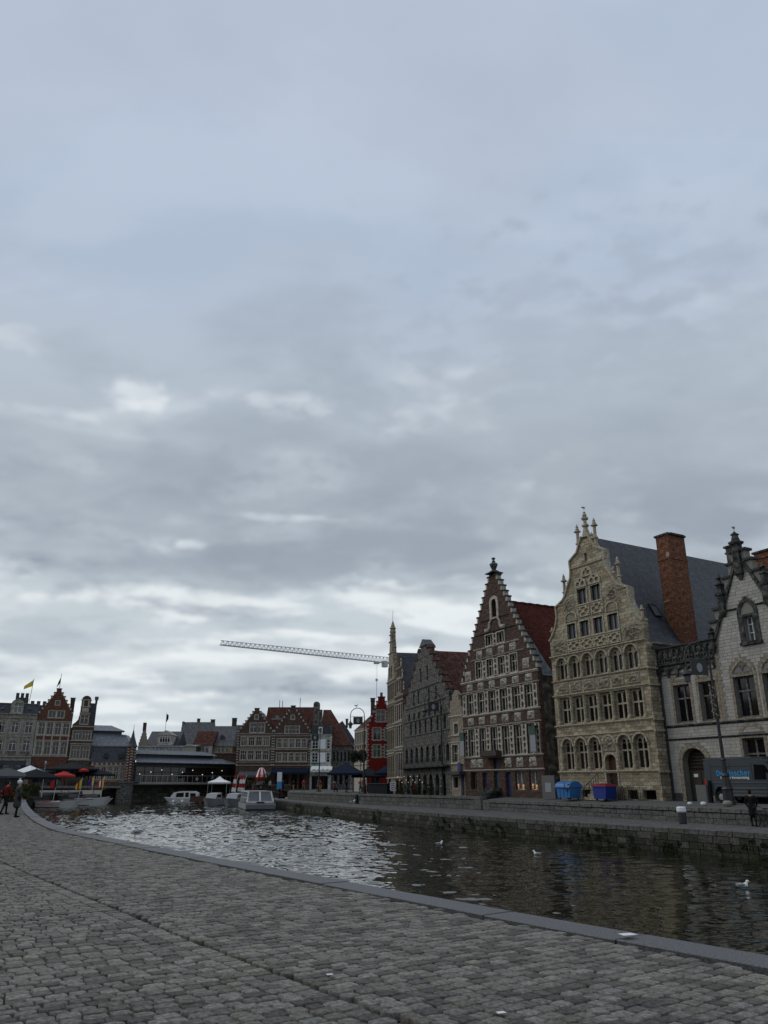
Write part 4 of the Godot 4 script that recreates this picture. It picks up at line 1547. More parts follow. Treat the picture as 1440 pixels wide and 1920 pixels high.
# ------------------------------------------------------------------ toll house, granary, the two narrow gables
func toll_house() -> void:
	var b := thing("toll_house", "tiny narrow toll house squeezed between the granary and the brown brick house", "house", Vector3(7.64, TERR, -77.67) + Vector3(0.4615, 0, 0.887) * -2.45, turn_of(0.52, 1.0))
	var holes := []
	holes.append(win(b, 0.5, 3.1, 1.6, 4.72, 2, [3.95], 0.0, {"frame": "palestone", "sur": 0.16, "sur_mat": "palestone"}))
	holes.append(win(b, 0.98, 5.75, 1.7, 6.72, 1, [], 0.0, {"frame": "palestone", "sur": 0.14, "sur_mat": "palestone", "glass": "glass_2"}))
	holes.append(win(b, 0.58, 0.75, 1.5, 1.72, 2, [], 0.0, {"frame": "wood_dark", "sur": 0.1, "sur_mat": "palestone"}))
	holes.append(rect(1.88, 0.05, 2.5, 2.0))
	var d := MB.new()
	d.box(1.88, 0.05, -0.25, 2.5, 2.0, -0.18)
	obj("door", d, "navy", b)
	var out := [Vector2(0, 0), Vector2(2.6, 0), Vector2(2.6, 8.3), Vector2(2.3, 8.3), Vector2(2.3, 9.0), Vector2(1.9, 9.0), Vector2(1.9, 9.5), Vector2(1.3, 10.0), Vector2(0.7, 9.5), Vector2(0.7, 9.0), Vector2(0.3, 9.0), Vector2(0.3, 8.3), Vector2(0, 8.3)]
	wall(b, out, holes, "brownstone", 0.4)
	for y in [[2.86, 3.0], [4.86, 5.0], [5.5, 5.62], [7.3, 7.5]]:
		band(b, "string_course", -0.02, 2.62, y[0], y[1], 0.12, "palestone")
	var hd := MB.new()
	hd.plate([[Vector2(0.2, 1.95), Vector2(2.75, 1.95), Vector2(2.65, 2.25), Vector2(0.3, 2.25)]], 0.0, 0.7)
	obj("door_hood", hd, "slate", b)
	roof_back(b, 0.1, 2.5, 8.2, 1.3, 9.9, -9.0, -0.4, "redtile", 0.1)
	var sd := MB.new()
	sd.box(0, 0, -9, 2.6, 8.1, -0.4)
	obj("side_wall", sd, "sidebrick", b)
	var bs := MB.new()
	bs.box(0, 0, 0, 0.55, 0.8, 0.05)
	var sg := obj("hanging_sign", bs, "navy")
	sg.transform = b.transform.translated_local(Vector3(1.75, 2.25, 0.2))
	tag(sg, "blue hanging sign board above the blue toll house door", "sign")

func granary() -> void:
	var b := thing("stone_granary", "grey rubble stone granary with round arched windows and stepped gable", "house", Vector3(2.30, TERR, -95.49), turn_of(0.27, 1.0))
	var holes := []
	var gm := "tournai_trim"
	for x in [5.0, 6.6, 8.6, 10.6, 12.7, 15.0, 3.2]:
		holes.append(win(b, x - 0.32, 6.4, x + 0.32, 7.76, 1, [], 0.0, {"m": 0.05, "frame": gm, "rec": 0.3, "glass": "glass_2"}))
	for x in [1.35, 3.3, 5.25, 7.15, 9.1, 11.15, 13.25, 15.6]:
		holes.append(win(b, x - 0.5, 3.3, x + 0.5, 4.98, 1, [], 0.5, {"m": 0.06, "frame": gm, "rec": 0.32, "glass": "glass_2"}))
	for x in [2.6, 4.5, 6.35, 8.2, 10.1, 12.0, 13.9]:
		holes.append(win(b, x - 0.42, 7.98, x + 0.42, 8.8, 1, [], 0.42, {"m": 0.02, "frame": gm, "rec": 0.12, "glass": "tournai_trim", "name": "blind_arch"}))
	for q in [[7.2, 12.0, 13.5], [9.6, 12.0, 13.5], [6.2, 9.7, 11.1], [10.0, 9.6, 11.1], [12.4, 9.6, 11.0], [4.4, 9.6, 11.0]]:
		holes.append(win(b, q[0] - 0.25, q[1], q[0] + 0.25, q[2], 1, [], 0.0, {"m": 0.05, "frame": gm, "rec": 0.3, "glass": "glass_2"}))
	for x in [1.9, 3.95, 6.05, 8.1, 10.1, 12.2, 14.2]:
		holes.append(win(b, x - 0.6, 0.02, x + 0.6, 2.1, 2, [], 0.6, {"m": 0.07, "frame": "wood_dark", "rec": 0.3, "glass": "glass_1"}))
	var out := [Vector2(0, 0), Vector2(16.4, 0), Vector2(16.4, 9.4)]
	var caps := []
	var x := 16.4
	var y := 9.4
	for i in 7:
		y += 0.86
		out.append(Vector2(x, y))
		caps.append(Vector2(x, y))
		x -= 0.98
		out.append(Vector2(x, y))
	out.append(Vector2(9.5, 15.9)); out.append(Vector2(7.3, 15.9))
	for i in range(6, -1, -1):
		out.append(Vector2(16.8 - caps[i].x + 0.98, caps[i].y)); out.append(Vector2(16.8 - caps[i].x, caps[i].y))
	out.append(Vector2(0.4, 9.4)); out.append(Vector2(0, 9.4))
	wall(b, out, holes, "tournai", 0.6)
	for c in caps:
		for s in [0, 1]:
			var mb := MB.new()
			var x0: float = c.x - 1.0 if s == 0 else 16.8 - c.x - 0.08
			mb.plate([[Vector2(x0, c.y), Vector2(x0 + 1.08, c.y), Vector2(x0 + 0.54, c.y + 0.42)]], -0.75, 0.12, true)
			obj("capstone", mb, "browntile", b)
	var tp := MB.new()
	tp.plate([[Vector2(7.1, 15.85), Vector2(9.7, 15.85), Vector2(8.4, 16.65)]], -0.9, 0.15, true)
	obj("gable_cap", tp, "slate", b)
	for q in [2.88, 6.2, 7.84, 9.36, 11.2]:
		band(b, "string_course", 0.0 if q < 9 else 16.8 - 15.5 + (q - 9.36) * 1.1, 16.45 if q < 9 else 15.5 - (q - 9.36) * 1.1, q, q + 0.14, 0.12, gm)
	var bal := MB.new()
	bal.box(0.2, 2.75, 0.0, 16.2, 2.9, 0.75)
	obj("balcony", bal, "greystone", b)
	railing(b, "balcony_railing", Vector3(0.25, 2.9, 0.7), Vector3(16.1, 2.9, 0.7), 0.85, 60, "iron", 0.02)
	var sd := MB.new()
	sd.box(15.9, 0, -18, 16.4, 9.2, -0.6)
	sd.box(0, 0, -18, 0.5, 9.2, -0.6)
	obj("side_wall", sd, "tournai", b)
	roof_back(b, 0.3, 16.1, 9.2, 8.4, 15.4, -20.0, -0.6, "browntile", 0.3)
	var k := Vector2(-7.7, 6.2).normalized()
	var t := Transform3D(Basis(Vector3(0, 0, -1), Vector3(k.x, k.y, 0), Vector3(k.y, -k.x, 0)), Vector3(11.2, 9.2 + 4.9 * 6.2 / 7.7, -4.4))
	var sk := MB.new()
	sk.xf = t
	sk.plate([rect(-0.6, 0, 0.6, 1.0), rect(-0.5, 0.1, 0.5, 0.9)], 0, 0.14)
	var f := obj("skylight", sk, "iron", b)
	var g := MB.new()
	g.xf = t
	g.box(-0.52, 0.08, 0.05, 0.52, 0.92, 0.09)
	obj("pane", g, "bright_glass", f)

func narrow_gables() -> void:
	# brick and stone gable beside the granary
	var b := thing("narrow_gable_house", "narrow brick and pale stone gabled house beside the granary", "house", Vector3(2.30, TERR, -95.49) + Vector3(0.196, 0, 0.98) * -4.75, turn_of(0.2, 1.0))
	var holes := []
	for row in [[1.9, 4.65], [5.45, 7.9], [8.5, 10.4]]:
		for i in 4:
			holes.append(win(b, 0.35 + i * 1.06, row[0], 1.15 + i * 1.06, row[1], 2, [lerpf(row[0], row[1], 0.62)], 0.0, {"m": 0.09, "frame": "palestone", "sur": 0.1, "sur_mat": "palestone", "rec": 0.12, "one": true}))
	for i in 2:
		holes.append(win(b, 1.35 + i * 1.1, 11.8, 2.2 + i * 1.1, 13.6, 2, [12.9], 0.0, {"m": 0.09, "frame": "palestone", "sur": 0.1, "sur_mat": "palestone", "rec": 0.12, "one": true}))
	holes.append(win(b, 0.7, 0.1, 1.9, 1.5, 2, [], 0.0, {"frame": "wood_dark"}))
	holes.append(win(b, 2.7, 0.05, 3.9, 1.55, 2, [], 0.0, {"frame": "wood_dark"}))
	var half := [Vector2(4.75, 11.3), Vector2(4.3, 12.0), Vector2(4.2, 13.2), Vector2(3.6, 13.5), Vector2(3.45, 14.6), Vector2(2.95, 15.0), Vector2(2.8, 16.2), Vector2(2.38, 16.8)]
	var out := [Vector2(0, 0), Vector2(4.75, 0)] + half
	for i in range(half.size() - 2, -1, -1):
		out.append(Vector2(4.75 - half[i].x, half[i].y))
	wall(b, out, holes, "brown_brick", 0.4)
	for y in [1.65, 4.85, 5.15, 8.1, 10.7, 11.3]:
		band(b, "string_course", -0.04, 4.8, y, y + 0.22, 0.16, "palestone")
	for y in [13.3, 14.7]:
		band(b, "string_course", 2.38 - (16.9 - y) * 0.5, 2.38 + (16.9 - y) * 0.5, y, y + 0.2, 0.16, "palestone")
	for i in range(1, half.size() - 1, 2):
		for s in [0, 1]:
			pinnacle(b, half[i].x if s == 0 else 4.75 - half[i].x, half[i].y, -0.2, 1.1, 0.13, "palestone", 6)
	roof_back(b, 0.1, 4.65, 11.0, 2.38, 16.3, -14.0, -0.4, "slate", 0.1)
	var sd := MB.new()
	sd.box(0, 0, -14, 4.75, 11.0, -0.4)
	obj("side_wall", sd, "sidebrick", b)
	# tall gothic front with a spire-like gable and the long slate roof behind
	var c := thing("spired_gable_house", "tall narrow stone house with tapering pinnacled gable topped by a spire", "house", Vector3(2.30, TERR, -95.49) + Vector3(0.196, 0, 0.98) * -9.5, turn_of(0.2, 1.0))
	holes = []
	for row in [[1.9, 4.4], [5.2, 7.6], [8.4, 10.6], [11.4, 13.4]]:
		for i in 4:
			holes.append(win(c, 0.3 + i * 1.06, row[0], 1.1 + i * 1.06, row[1], 2, [lerpf(row[0], row[1], 0.65)], 0.0, {"m": 0.09, "frame": "palestone", "sur": 0.09, "sur_mat": "brownstone", "rec": 0.14, "one": true}))
	for i in 2:
		holes.append(win(c, 1.3 + i * 1.1, 14.2, 2.1 + i * 1.1, 15.8, 2, [], 0.4, {"m": 0.08, "frame": "palestone", "rec": 0.14, "one": true}))
	holes.append(win(c, 0.6, 0.05, 2.0, 1.55, 2, [], 0.0, {"frame": "wood_dark"}))
	half = [Vector2(4.7, 14.0), Vector2(4.2, 14.8), Vector2(4.15, 15.6), Vector2(3.7, 16.1), Vector2(3.6, 17.2), Vector2(3.2, 17.6), Vector2(3.0, 18.8), Vector2(2.75, 19.2), Vector2(2.6, 20.4)]
	out = [Vector2(0, 0), Vector2(4.7, 0)] + half
	for i in range(half.size() - 1, -1, -1):
		out.append(Vector2(4.7 - half[i].x, half[i].y))
	wall(c, out, holes, "brownstone", 0.6)
	for y in [1.65, 4.6, 5.0, 7.8, 8.2, 10.8, 13.7]:
		band(c, "string_course", -0.04, 4.74, y, y + 0.18, 0.16, "palestone")
	for i in range(0, half.size() - 1, 2):
		for s in [0, 1]:
			pinnacle(c, half[i].x if s == 0 else 4.7 - half[i].x, half[i].y - 0.2, -0.3, 1.5, 0.16, "brownstone", 6)
	var sp := MB.new()
	sp.lathe(Vector3(2.35, 20.2, -0.3), [[0.42, 0], [0.34, 0.5], [0.46, 0.6], [0.3, 0.8], [0.16, 1.3], [0.08, 1.5], [0.03, 1.6], [0.02, 3.0], [0.0, 3.1]], 8)
	obj("spire", sp, "brownstone", c)
	for y in [17.4, 18.9, 19.8]:
		band(c, "string_course", 2.35 - (21.4 - y) * 0.32, 2.35 + (21.4 - y) * 0.32, y, y + 0.16, 0.14, "palestone")
	roof_back(c, 0.1, 4.6, 13.6, 2.35, 17.6, -30.0, -0.6, "slate", 0.1)
	var sd2 := MB.new()
	sd2.box(0, 0, -30, 4.7, 13.5, -0.6)
	obj("side_wall", sd2, "sidebrick", c)
	# long slate roof that shows above the granary
	var e := thing("slate_roofed_hall", "long slate roofed hall rising behind the granary roof", "house", Vector3(17.0, TERR, -118.0), turn_of(1.0, 0.1))
	var eb := MB.new()
	eb.box(-15, 0, -8, 14, 11.0, 0)
	obj("wall", eb, "sidebrick", e)
	roof_along(e, -15.2, 14.2, 10.9, 20.6, -8.3, 0.4, "slate")

# ------------------------------------------------------------------ the white stone house at the right
func white_house() -> void:
	var b := thing("white_stone_house", "white stone gothic house with arched gateway wing and dark stepped gable trim", "house", Vector3(20.11, TERR, -56.71), turn_of(0.52, 1.0))
	var holes := []
	var gs := "greystone"
	var bs := "brownstone"
	var wo := {"m": 0.11, "rec": 0.24, "frame": "tournai_trim", "sur": 0.2, "sur_mat": bs, "proud": 0.045}
	for x in [1.0, 3.22]:
		holes.append(win(b, x + 0.05, 5.12, x + 1.5, 7.7, 2, [6.77], 0.0, wo))
		var ar := MB.new()
		ar.plate([arch(x - 0.15, 7.92, x + 1.7, 8.5, 0.5), arch(x + 0.1, 7.92, x + 1.45, 8.28, 0.34)], 0.0, 0.05)
		obj("relieving_arch", ar, bs, b)
	for x in [6.12, 8.32, 10.5]:
		holes.append(win(b, x, 5.12, x + 1.6, 7.72, 2, [6.8], 0.0, wo))
		var hd := MB.new()
		hd.plate([arch(x - 0.22, 7.7, x + 1.82, 8.95, 1.15, true), arch(x + 0.0, 7.74, x + 1.6, 8.66, 0.9, true)], 0.0, 0.06)
		obj("arch_surround", hd, bs, b)
		var tr := MB.new()
		tr.plate([arch(x + 0.06, 7.86, x + 1.54, 8.6, 0.74, true), arch(x + 0.16, 7.98, x + 0.76, 8.36, 0.3), arch(x + 0.84, 7.98, x + 1.44, 8.36, 0.3)], 0.0, 0.05)
		obj("tracery", tr, "tournai_trim", b)
	holes.append(win(b, 7.62, 9.85, 8.34, 11.45, 2, [10.4, 10.95], 0.0, {"m": 0.06, "rec": 0.3, "frame": "white_paint", "glass": "bright_glass"}))
	var gw := MB.new()
	gw.plate([arch(7.22, 9.75, 8.76, 12.75, 1.0, true), arch(7.45, 11.6, 8.5, 12.45, 0.7, true), rect(7.6, 9.84, 8.36, 11.46)], 0.0, 0.08)
	obj("arch_surround", gw, gs, b)
	var gsl := MB.new()
	gsl.box(7.2, 9.6, 0.0, 8.8, 9.78, 0.2)
	obj("sill", gsl, gs, b)
	for x in [6.14, 8.4, 10.5]:
		holes.append(win(b, x, 1.2, x + 1.58, 3.86, 2, [2.9], 0.0, wo))
		var ar := MB.new()
		ar.plate([arch(x - 0.1, 4.22, x + 1.7, 4.78, 0.5), arch(x + 0.14, 4.22, x + 1.46, 4.58, 0.34)], 0.0, 0.05)
		obj("relieving_arch", ar, bs, b)
	var gate := arch(1.1, 0.0, 3.15, 3.42, 0.92)
	holes.append(gate)
	var gp := MB.new()
	gp.plate([gate], -0.62, -0.5)
	var gt := obj("gate", gp, "wood_dark", b)
	var bars := MB.new()
	for i in 2:
		bars.box(1.15 + i * 1.02, 0.05, -0.5, 2.1 + i * 1.02, 1.95, -0.46)
	for i in 5:
		bars.box(1.2, 2.15 + i * 0.22, -0.5, 3.05, 2.22 + i * 0.22, -0.46)
	obj("panel", bars, "wood_dark", gt)
	var nt := MB.new()
	nt.box(1.5, 1.55, -0.46, 1.85, 1.75, -0.45)
	obj("notice", nt, "litter", gt)
	var ga := MB.new()
	ga.plate([arch(0.78, 0.0, 3.5, 3.68, 1.1), gate], -0.1, 0.07)
	obj("surround", ga, bs, gt)
	var out := [Vector2(-0.1, 0), Vector2(13.5, 0), Vector2(13.5, 9.3), Vector2(11.0, 9.3)]
	var half := [Vector2(2.95, 10.4), Vector2(2.95, 11.5), Vector2(2.5, 11.5), Vector2(2.5, 12.3), Vector2(1.95, 12.3), Vector2(1.95, 13.3), Vector2(1.4, 13.3), Vector2(1.4, 14.25), Vector2(0.95, 14.25), Vector2(0.95, 15.1), Vector2(0.55, 15.1), Vector2(0.55, 15.85)]
	for p in half:
		out.append(Vector2(7.95 + p.x, p.y))
	for i in range(half.size() - 1, -1, -1):
		out.append(Vector2(7.95 - half[i].x, half[i].y))
	out.append(Vector2(4.95, 10.4)); out.append(Vector2(4.95, 9.2)); out.append(Vector2(-0.1, 9.2))
	wall(b, out, holes, "whitestone_bed", 0.5)
	var inner := [Vector2(0.0, 0.5), Vector2(13.5, 0.5), Vector2(13.5, 9.2), Vector2(10.95, 9.2), Vector2(10.4, 10.3), Vector2(8.5, 14.4), Vector2(7.4, 14.4), Vector2(5.45, 10.3), Vector2(5.2, 9.0), Vector2(0.0, 8.55)]
	var cut := [inner]
	for h in holes:
		cut.append(grow(h, 0, 0, 0.2) if h.size() == 4 else h)
	cut[cut.size() - 1] = grow(gate, 0, 0, 0.3)
	for x in [6.12, 8.32, 10.5]:
		cut.append(arch(x - 0.22, 7.92, x + 1.82, 8.95, 0.93, true))
	cut.append(arch(7.22, 11.65, 8.76, 12.75, 0.9, true))
	courses(b, cut, 0.52, 14.4, 0.215, 0.34, 0.62, 0.022, ["white_block_0", "white_block_1", "white_block_2", "white_block_0", "white_block_1", "white_block_3"], 300, 9)
	# plinth, strings, corner strip
	var pl := MB.new()
	pl.box(-0.12, 0, 0, 0.8, 0.5, 0.09); pl.box(3.48, 0, 0, 13.5, 0.5, 0.09)
	obj("plinth", pl, gs, b)
	for q in [[4.8, 5.0, -0.1, 13.5], [3.96, 4.1, -0.1, 13.5], [12.0, 12.14, 5.9, 7.22], [12.0, 12.14, 8.76, 10.0]]:
		band(b, "string_course", q[2], q[3], q[0], q[1], 0.14, gs)
	for i in 22:
		var w := 0.38 if i % 2 else 0.26
		boxat("quoin", b, bs, 4.95, 4.98 + i * 0.24 - 0.0, -0.02, 4.95 + w, 5.2 + i * 0.24, 0.05)
	# corbel table and balustrade of the wing
	for i in 6:
		var x := 0.02 + i * 0.82
		var mb := MB.new()
		mb.plate([rect(x, 8.5, x + 0.82, 9.02), arch(x + 0.12, 8.49, x + 0.70, 8.86, 0.29)], 0.0, 0.16)
		mb.box(x - 0.1, 8.3, 0.0, x + 0.1, 8.5, 0.14)
		obj("corbel", mb, gs, b)
	band(b, "cornice", -0.25, 4.95, 9.0, 9.26, 0.24, gs)
	var bl := MB.new()
	var P := [rect(-0.2, 9.26, 4.9, 10.3)]
	for i in 10:
		var x := -0.1 + i * 0.5
		P.append(arch(x, 9.72, x + 0.36, 10.2, 0.18))
		P.append(circle(x + 0.09, 9.48, 0.1, 6)); P.append(circle(x + 0.32, 9.48, 0.1, 6))
	bl.plate(P, -0.12, 0.06, true)
	var balu := obj("balustrade", bl, gs, b)
	band(b, "rail", -0.3, 4.95, 10.3, 10.46, 0.16, gs)
	# gable trim: sloping bands, steps, finials
	for s in [-1, 1]:
		var sl := MB.new()
		sl.bar(Vector3(7.95 + s * 2.85, 10.2, 0.06), Vector3(7.95 + s * 0.3, 15.1, 0.06), 0.2, 0.12)
		obj("raking_band", sl, gs, b)
		for i in range(1, half.size(), 2):
			var p: Vector2 = half[i]
			var x0: float = 7.95 + s * (p.x - 0.22) - 0.36
			boxat("capstone", b, gs, x0, p.y - 0.02, -0.6, x0 + 0.72, p.y + 0.14, 0.14)
		for q in [[2.95, 9.6, 1.6], [1.72, 11.9, 2.7]]:
			var mb := MB.new()
			mb.turret(Vector3(7.95 + s * q[0], q[1], 0.05), [[0.08, -0.2], [0.2, 0.05], [0.22, 0.1], [0.22, q[2] * 0.45], [0.3, q[2] * 0.47], [0.3, q[2] * 0.52], [0.18, q[2] * 0.54], [0.17, q[2] * 0.72], [0.26, q[2] * 0.75], [0.1, q[2] * 0.8], [0.06, q[2] * 0.88], [0.2, q[2] * 0.91], [0.06, q[2] * 0.95], [0.0, q[2] * 1.05]])
			obj("pinnacle", mb, gs, b)
	var ap := MB.new()
	ap.turret(Vector3(7.95, 14.2, 0.0), [[0.1, -0.3], [0.28, 0.1], [0.26, 0.2], [0.24, 2.1], [0.34, 2.2], [0.36, 2.32], [0.2, 2.42], [0.14, 2.75], [0.22, 2.85], [0.1, 2.95], [0.0, 3.1]])
	obj("finial", ap, gs, b)
	# body and roofs
	var bd := MB.new()
	bd.box(5.05, 0, -12, 5.5, 10.3, -0.5); bd.box(10.4, 0, -12, 10.85, 10.3, -0.5); bd.box(-0.1, 0, -10, 5.05, 9.0, -0.5); bd.box(10.85, 0, -12, 13.5, 9.2, -0.5)
	obj("side_wall", bd, "sidebrick", b)
	roof_back(b, 5.1, 10.8, 10.3, 7.95, 15.0, -12.0, -0.5, "slate", 0.2)
	roof_along(b, 2.2, 5.2, 10.6, 13.2, -7.0, -2.0, "slate", 0.6, 0.0)
	chimney(b, 6.95, -4.4, 8.5, -3.0, 12.0, 16.3, "orange_brick")
	chimney(b, 6.6, -1.05, 7.0, -0.6, 13.5, 16.5, "sidewall")
	var pp := MB.new()
	pp.tube([Vector3(0.02, 0.1, 0.08), Vector3(0.02, 9.0, 0.08)], 0.07, 6)
	pp.box(-0.1, 8.6, 0.0, 0.14, 9.0, 0.24)
	obj("downpipe", pp, "iron", b)
# ------------------------------------------------------------------ houses at the head of the river
func stepped(x0: float, x1: float, eave: float, apex: float, n: int, topw: float) -> Array:     # outline of a stepped gable, walls included
	var P := [Vector2(x0, 0), Vector2(x1, 0), Vector2(x1, eave)]
	var cx := (x0 + x1) / 2
	var dx := ((x1 - x0) - topw) / 2 / n
	var dy := (apex - eave) / (n + 1)
	var L := []
	for i in n:
		P.append(Vector2(x1 - dx * i, eave + dy * (i + 1))); P.append(Vector2(x1 - dx * (i + 1), eave + dy * (i + 1)))
		L.append(Vector2(x0 + dx * i, eave + dy * (i + 1)))
	P.append(Vector2(cx + topw / 2, apex)); P.append(Vector2(cx - topw / 2, apex))
	for i in range(n - 1, -1, -1):
		P.append(Vector2(x0 + dx * (i + 1), eave + dy * (i + 1))); P.append(Vector2(x0 + dx * i, eave + dy * (i + 1)))
	P.append(Vector2(x0, eave))
	return P

func step_caps(b: Node, x0: float, x1: float, eave: float, apex: float, n: int, topw: float, m, quoin = "") -> void:
	var dx := ((x1 - x0) - topw) / 2 / n
	var dy := (apex - eave) / (n + 1)
	for i in n:
		for s in [0, 1]:
			var a: float = x0 + dx * i if s == 0 else x1 - dx * (i + 1)
			boxat("capstone", b, m, a - 0.06, eave + dy * (i + 1), -0.45, a + dx + 0.06, eave + dy * (i + 1) + 0.12, 0.08)
			if quoin:
				var e: float = a if s == 0 else a + dx - 0.3
				boxat("quoin", b, quoin, e, eave + dy * (i + 0.45), -0.02, e + 0.3, eave + dy * (i + 1), 0.04)
	boxat("capstone", b, m, (x0 + x1 - topw) / 2 - 0.08, apex, -0.45, (x0 + x1 + topw) / 2 + 0.08, apex + 0.13, 0.08)

func far_houses() -> void:
	var one := {"m": 0.1, "rec": 0.14, "one": true, "frame": "palestone", "sur": 0.12, "sur_mat": "palestone"}
	# red stepped house
	var b := thing("red_house", "small bright red stepped gable house with cream quoined windows", "house", Vector3(-2.65, TERR, -125))
	var holes := []
	for q in [[1.46, 10.33, 2.86, 12.1], [0.95, 7.56, 2.15, 9.4], [0.95, 5.0, 2.15, 6.87], [2.75, 7.56, 3.95, 9.4], [2.75, 5.0, 3.95, 6.87]]:
		holes.append(win(b, q[0], q[1], q[2], q[3], 2, [lerpf(q[1], q[3], 0.66)], 0.0, {"m": 0.1, "rec": 0.14, "frame": "palestone", "glass": "green_glass" if q[1] < 6 else "glass_1", "sur": 0.1, "sur_mat": "palestone"}))
		for k in 4:
			for s in [0, 1]:
				var x: float = q[0] - 0.26 if s == 0 else q[2] + 0.08
				boxat("quoin", b, "palestone", x, q[1] + k * 0.48, -0.02, x + 0.18, q[1] + k * 0.48 + 0.24, 0.035)
	holes.append(win(b, 0.7, 0.1, 2.0, 2.4, 2, [], 0.0, {"frame": "wood_dark"}))
	wall(b, stepped(0, 4.5, 9.4, 14.1, 6, 1.1), holes, "red_paint", 0.4)
	step_caps(b, 0, 4.5, 9.4, 14.1, 6, 1.1, "greystone", "palestone")
	for i in 16:
		boxat("quoin", b, "palestone", 0.0, 3.2 + i * 0.4, -0.02, 0.3 if i % 2 else 0.18, 3.42 + i * 0.4, 0.035)
	boxat("chimney", b, "lead", 2.03, 14.2, -0.4, 2.45, 14.85, 0.0)
	roof_back(b, 0.1, 4.4, 9.4, 2.25, 13.6, -12, -0.4, "browntile", 0.1)
	chimney(b, 0.5, -4.0, 1.15, -3.3, 11.0, 14.2, "sidebrick")
	boxat("side_wall", b, "sidebrick", 0.02, 0, -12, 4.48, 9.3, -0.4)
	# pale house round its corner
	var p := thing("pale_banded_house", "narrow pale stone house with red brick bands beside the red house", "house", Vector3(-4.86, TERR, -131.6), turn_of(2.17, 6.6))
	holes = []
	for row in [[4.4, 6.1], [7.1, 9.0]]:
		for i in 5:
			holes.append(win(p, 0.35 + i * 1.32, row[0], 1.35 + i * 1.32, row[1], 2, [], 0.0, one))
	wall(p, rect(0, 0, 6.9, 9.5), holes, "palestone", 0.4)
	for i in 5:
		boxat("brick_panel", p, "red_brick", 0.4 + i * 1.32, 6.35, -0.02, 1.3 + i * 1.32, 6.9, 0.03)
	for y in [3.9, 6.2, 6.95, 9.3]:
		band(p, "string_course", -0.03, 6.9, y, y + 0.16, 0.14, "palestone")
	boxat("side_wall", p, "sidewall", 0, 0, -8, 6.88, 9.4, -0.4)
	roof_along(p, -0.1, 6.9, 9.4, 12.9, -8, 0.1, "browntile")
	# great hall with the big brown roof
	var h := thing("market_hall", "old stone hall with huge steep brown tiled roof behind the white house", "hall", Vector3(0, TERR, -161))
	holes = []
	for i in 5:
		holes.append(win(h, -10.2 + i * 0.74, 5.3, -9.8 + i * 0.74, 7.2, 1, [], 0.0, {"m": 0.05, "rec": 0.2, "frame": "tournai_trim", "glass": "glass_0"}))
	for i in 3:
		holes.append(win(h, -10.0 + i * 1.1, 1.0, -9.3 + i * 1.1, 3.4, 1, [], 0.0, {"m": 0.05, "rec": 0.2, "frame": "tournai_trim", "glass": "glass_2"}))
	wall(h, rect(-12.6, 0, -6.7, 8.5), holes, "tournai", 0.5)
	boxat("side_wall", h, "tournai", -12.6, 0, -14, -6.72, 8.4, -0.5)
	roof_along(h, -12.9, -6.4, 8.4, 16.0, -15.0, 0.4, "browntile", 0.0, 4.9)
	var g := thing("grey_roofed_house", "white walled house with grey slate gable roof beyond the hall", "house", Vector3(0, TERR, -176))
	boxat("wall", g, "white_plaster", -11.5, 0, -10, -5.6, 9.2, 0)
	for i in 3:
		boxat("window", g, "glass_1", -9.0 + i * 1.3, 6.0, -0.05, -8.4 + i * 1.3, 7.6, 0.03)
	roof_back(g, -16.0, -5.6, 9.0, -9.2, 14.3, -10, 0.2, "slate_grey", 0.2)
	chimney(g, -8.6, -3.0, -8.1, -2.5, 13.0, 14.8, "sidebrick")
	# twin stepped brick houses
	for q in [[-29.3, -22.15, "brown brick stepped gable house with small square attic window by the river", 10.7, 15.5, [[8.3, 9.98], [5.6, 7.34]], 4, [2.4, 5.4, 10.85, 12.65]], [-22.1, -14.7, "brown brick stepped gable house with oval attic window beside the white house", 10.7, 16.0, [[7.9, 9.62], [5.3, 6.92]], 5, [2.25, 5.2, 10.6, 12.05]]]:
		var w: float = q[1] - q[0]
		var t := thing("twin_gable_house", q[2], "house", Vector3(q[0], TERR, -160), 0, "twin stepped brick houses")
		holes = []
		for row in q[5]:
			for i in q[6]:
				var cw: float = (w - 1.2) / q[6]
				var x: float = 0.75 + i * cw
				holes.append(win(t, x, row[0], x + cw - 0.3, row[1], 3, [lerpf(row[0], row[1], 0.66)], 0.0, one))
		for i in 2:
			var x: float = q[7][0] + i * (q[7][1] - q[7][0]) / 2
			holes.append(win(t, x, q[7][2], x + (q[7][1] - q[7][0]) / 2 - 0.1, q[7][3], 2, [lerpf(q[7][2], q[7][3], 0.6)], 0.0, one))
		holes.append(win(t, w / 2 - 0.35, 13.4, w / 2 + 0.35, 14.25, 1, [], 0.3 if q[6] == 5 else 0.0, one))
		for i in 4:
			holes.append(win(t, 0.6 + i * 1.6, 0.2, 1.8 + i * 1.6, 3.2, 2, [], 0.0, {"frame": "wood_dark", "glass": "glass_2", "one": true}))
		wall(t, stepped(0, w, 10.7, q[4], 7, 0.9), holes, "brown_brick", 0.4)
		step_caps(t, 0, w, 10.7, q[4], 7, 0.9, "greystone", "palestone")
		for y in [4.5, 5.1, 7.5, 7.75, 10.1, 10.5]:
			band(t, "string_course", 0, w, y, y + 0.14, 0.12, "palestone")
		for y in range(12):
			for s in [0, 1]:
				boxat("quoin", t, "palestone", 0.0 if s == 0 else w - 0.28, 4.6 + y * 0.5, -0.02, 0.28 if s == 0 else w, 4.8 + y * 0.5, 0.04)
		boxat("side_wall", t, "sidebrick", 0, 0, -11, w, 10.6, -0.4)
		if q[6] == 5:
			roof_along(t, -2.2, w, 10.6, 16.3, -11, -0.4, "redtile")
		else:
			roof_back(t, 0.1, w - 0.1, 10.6, w / 2, 15.4, -11, -0.4, "slate", 0.1)
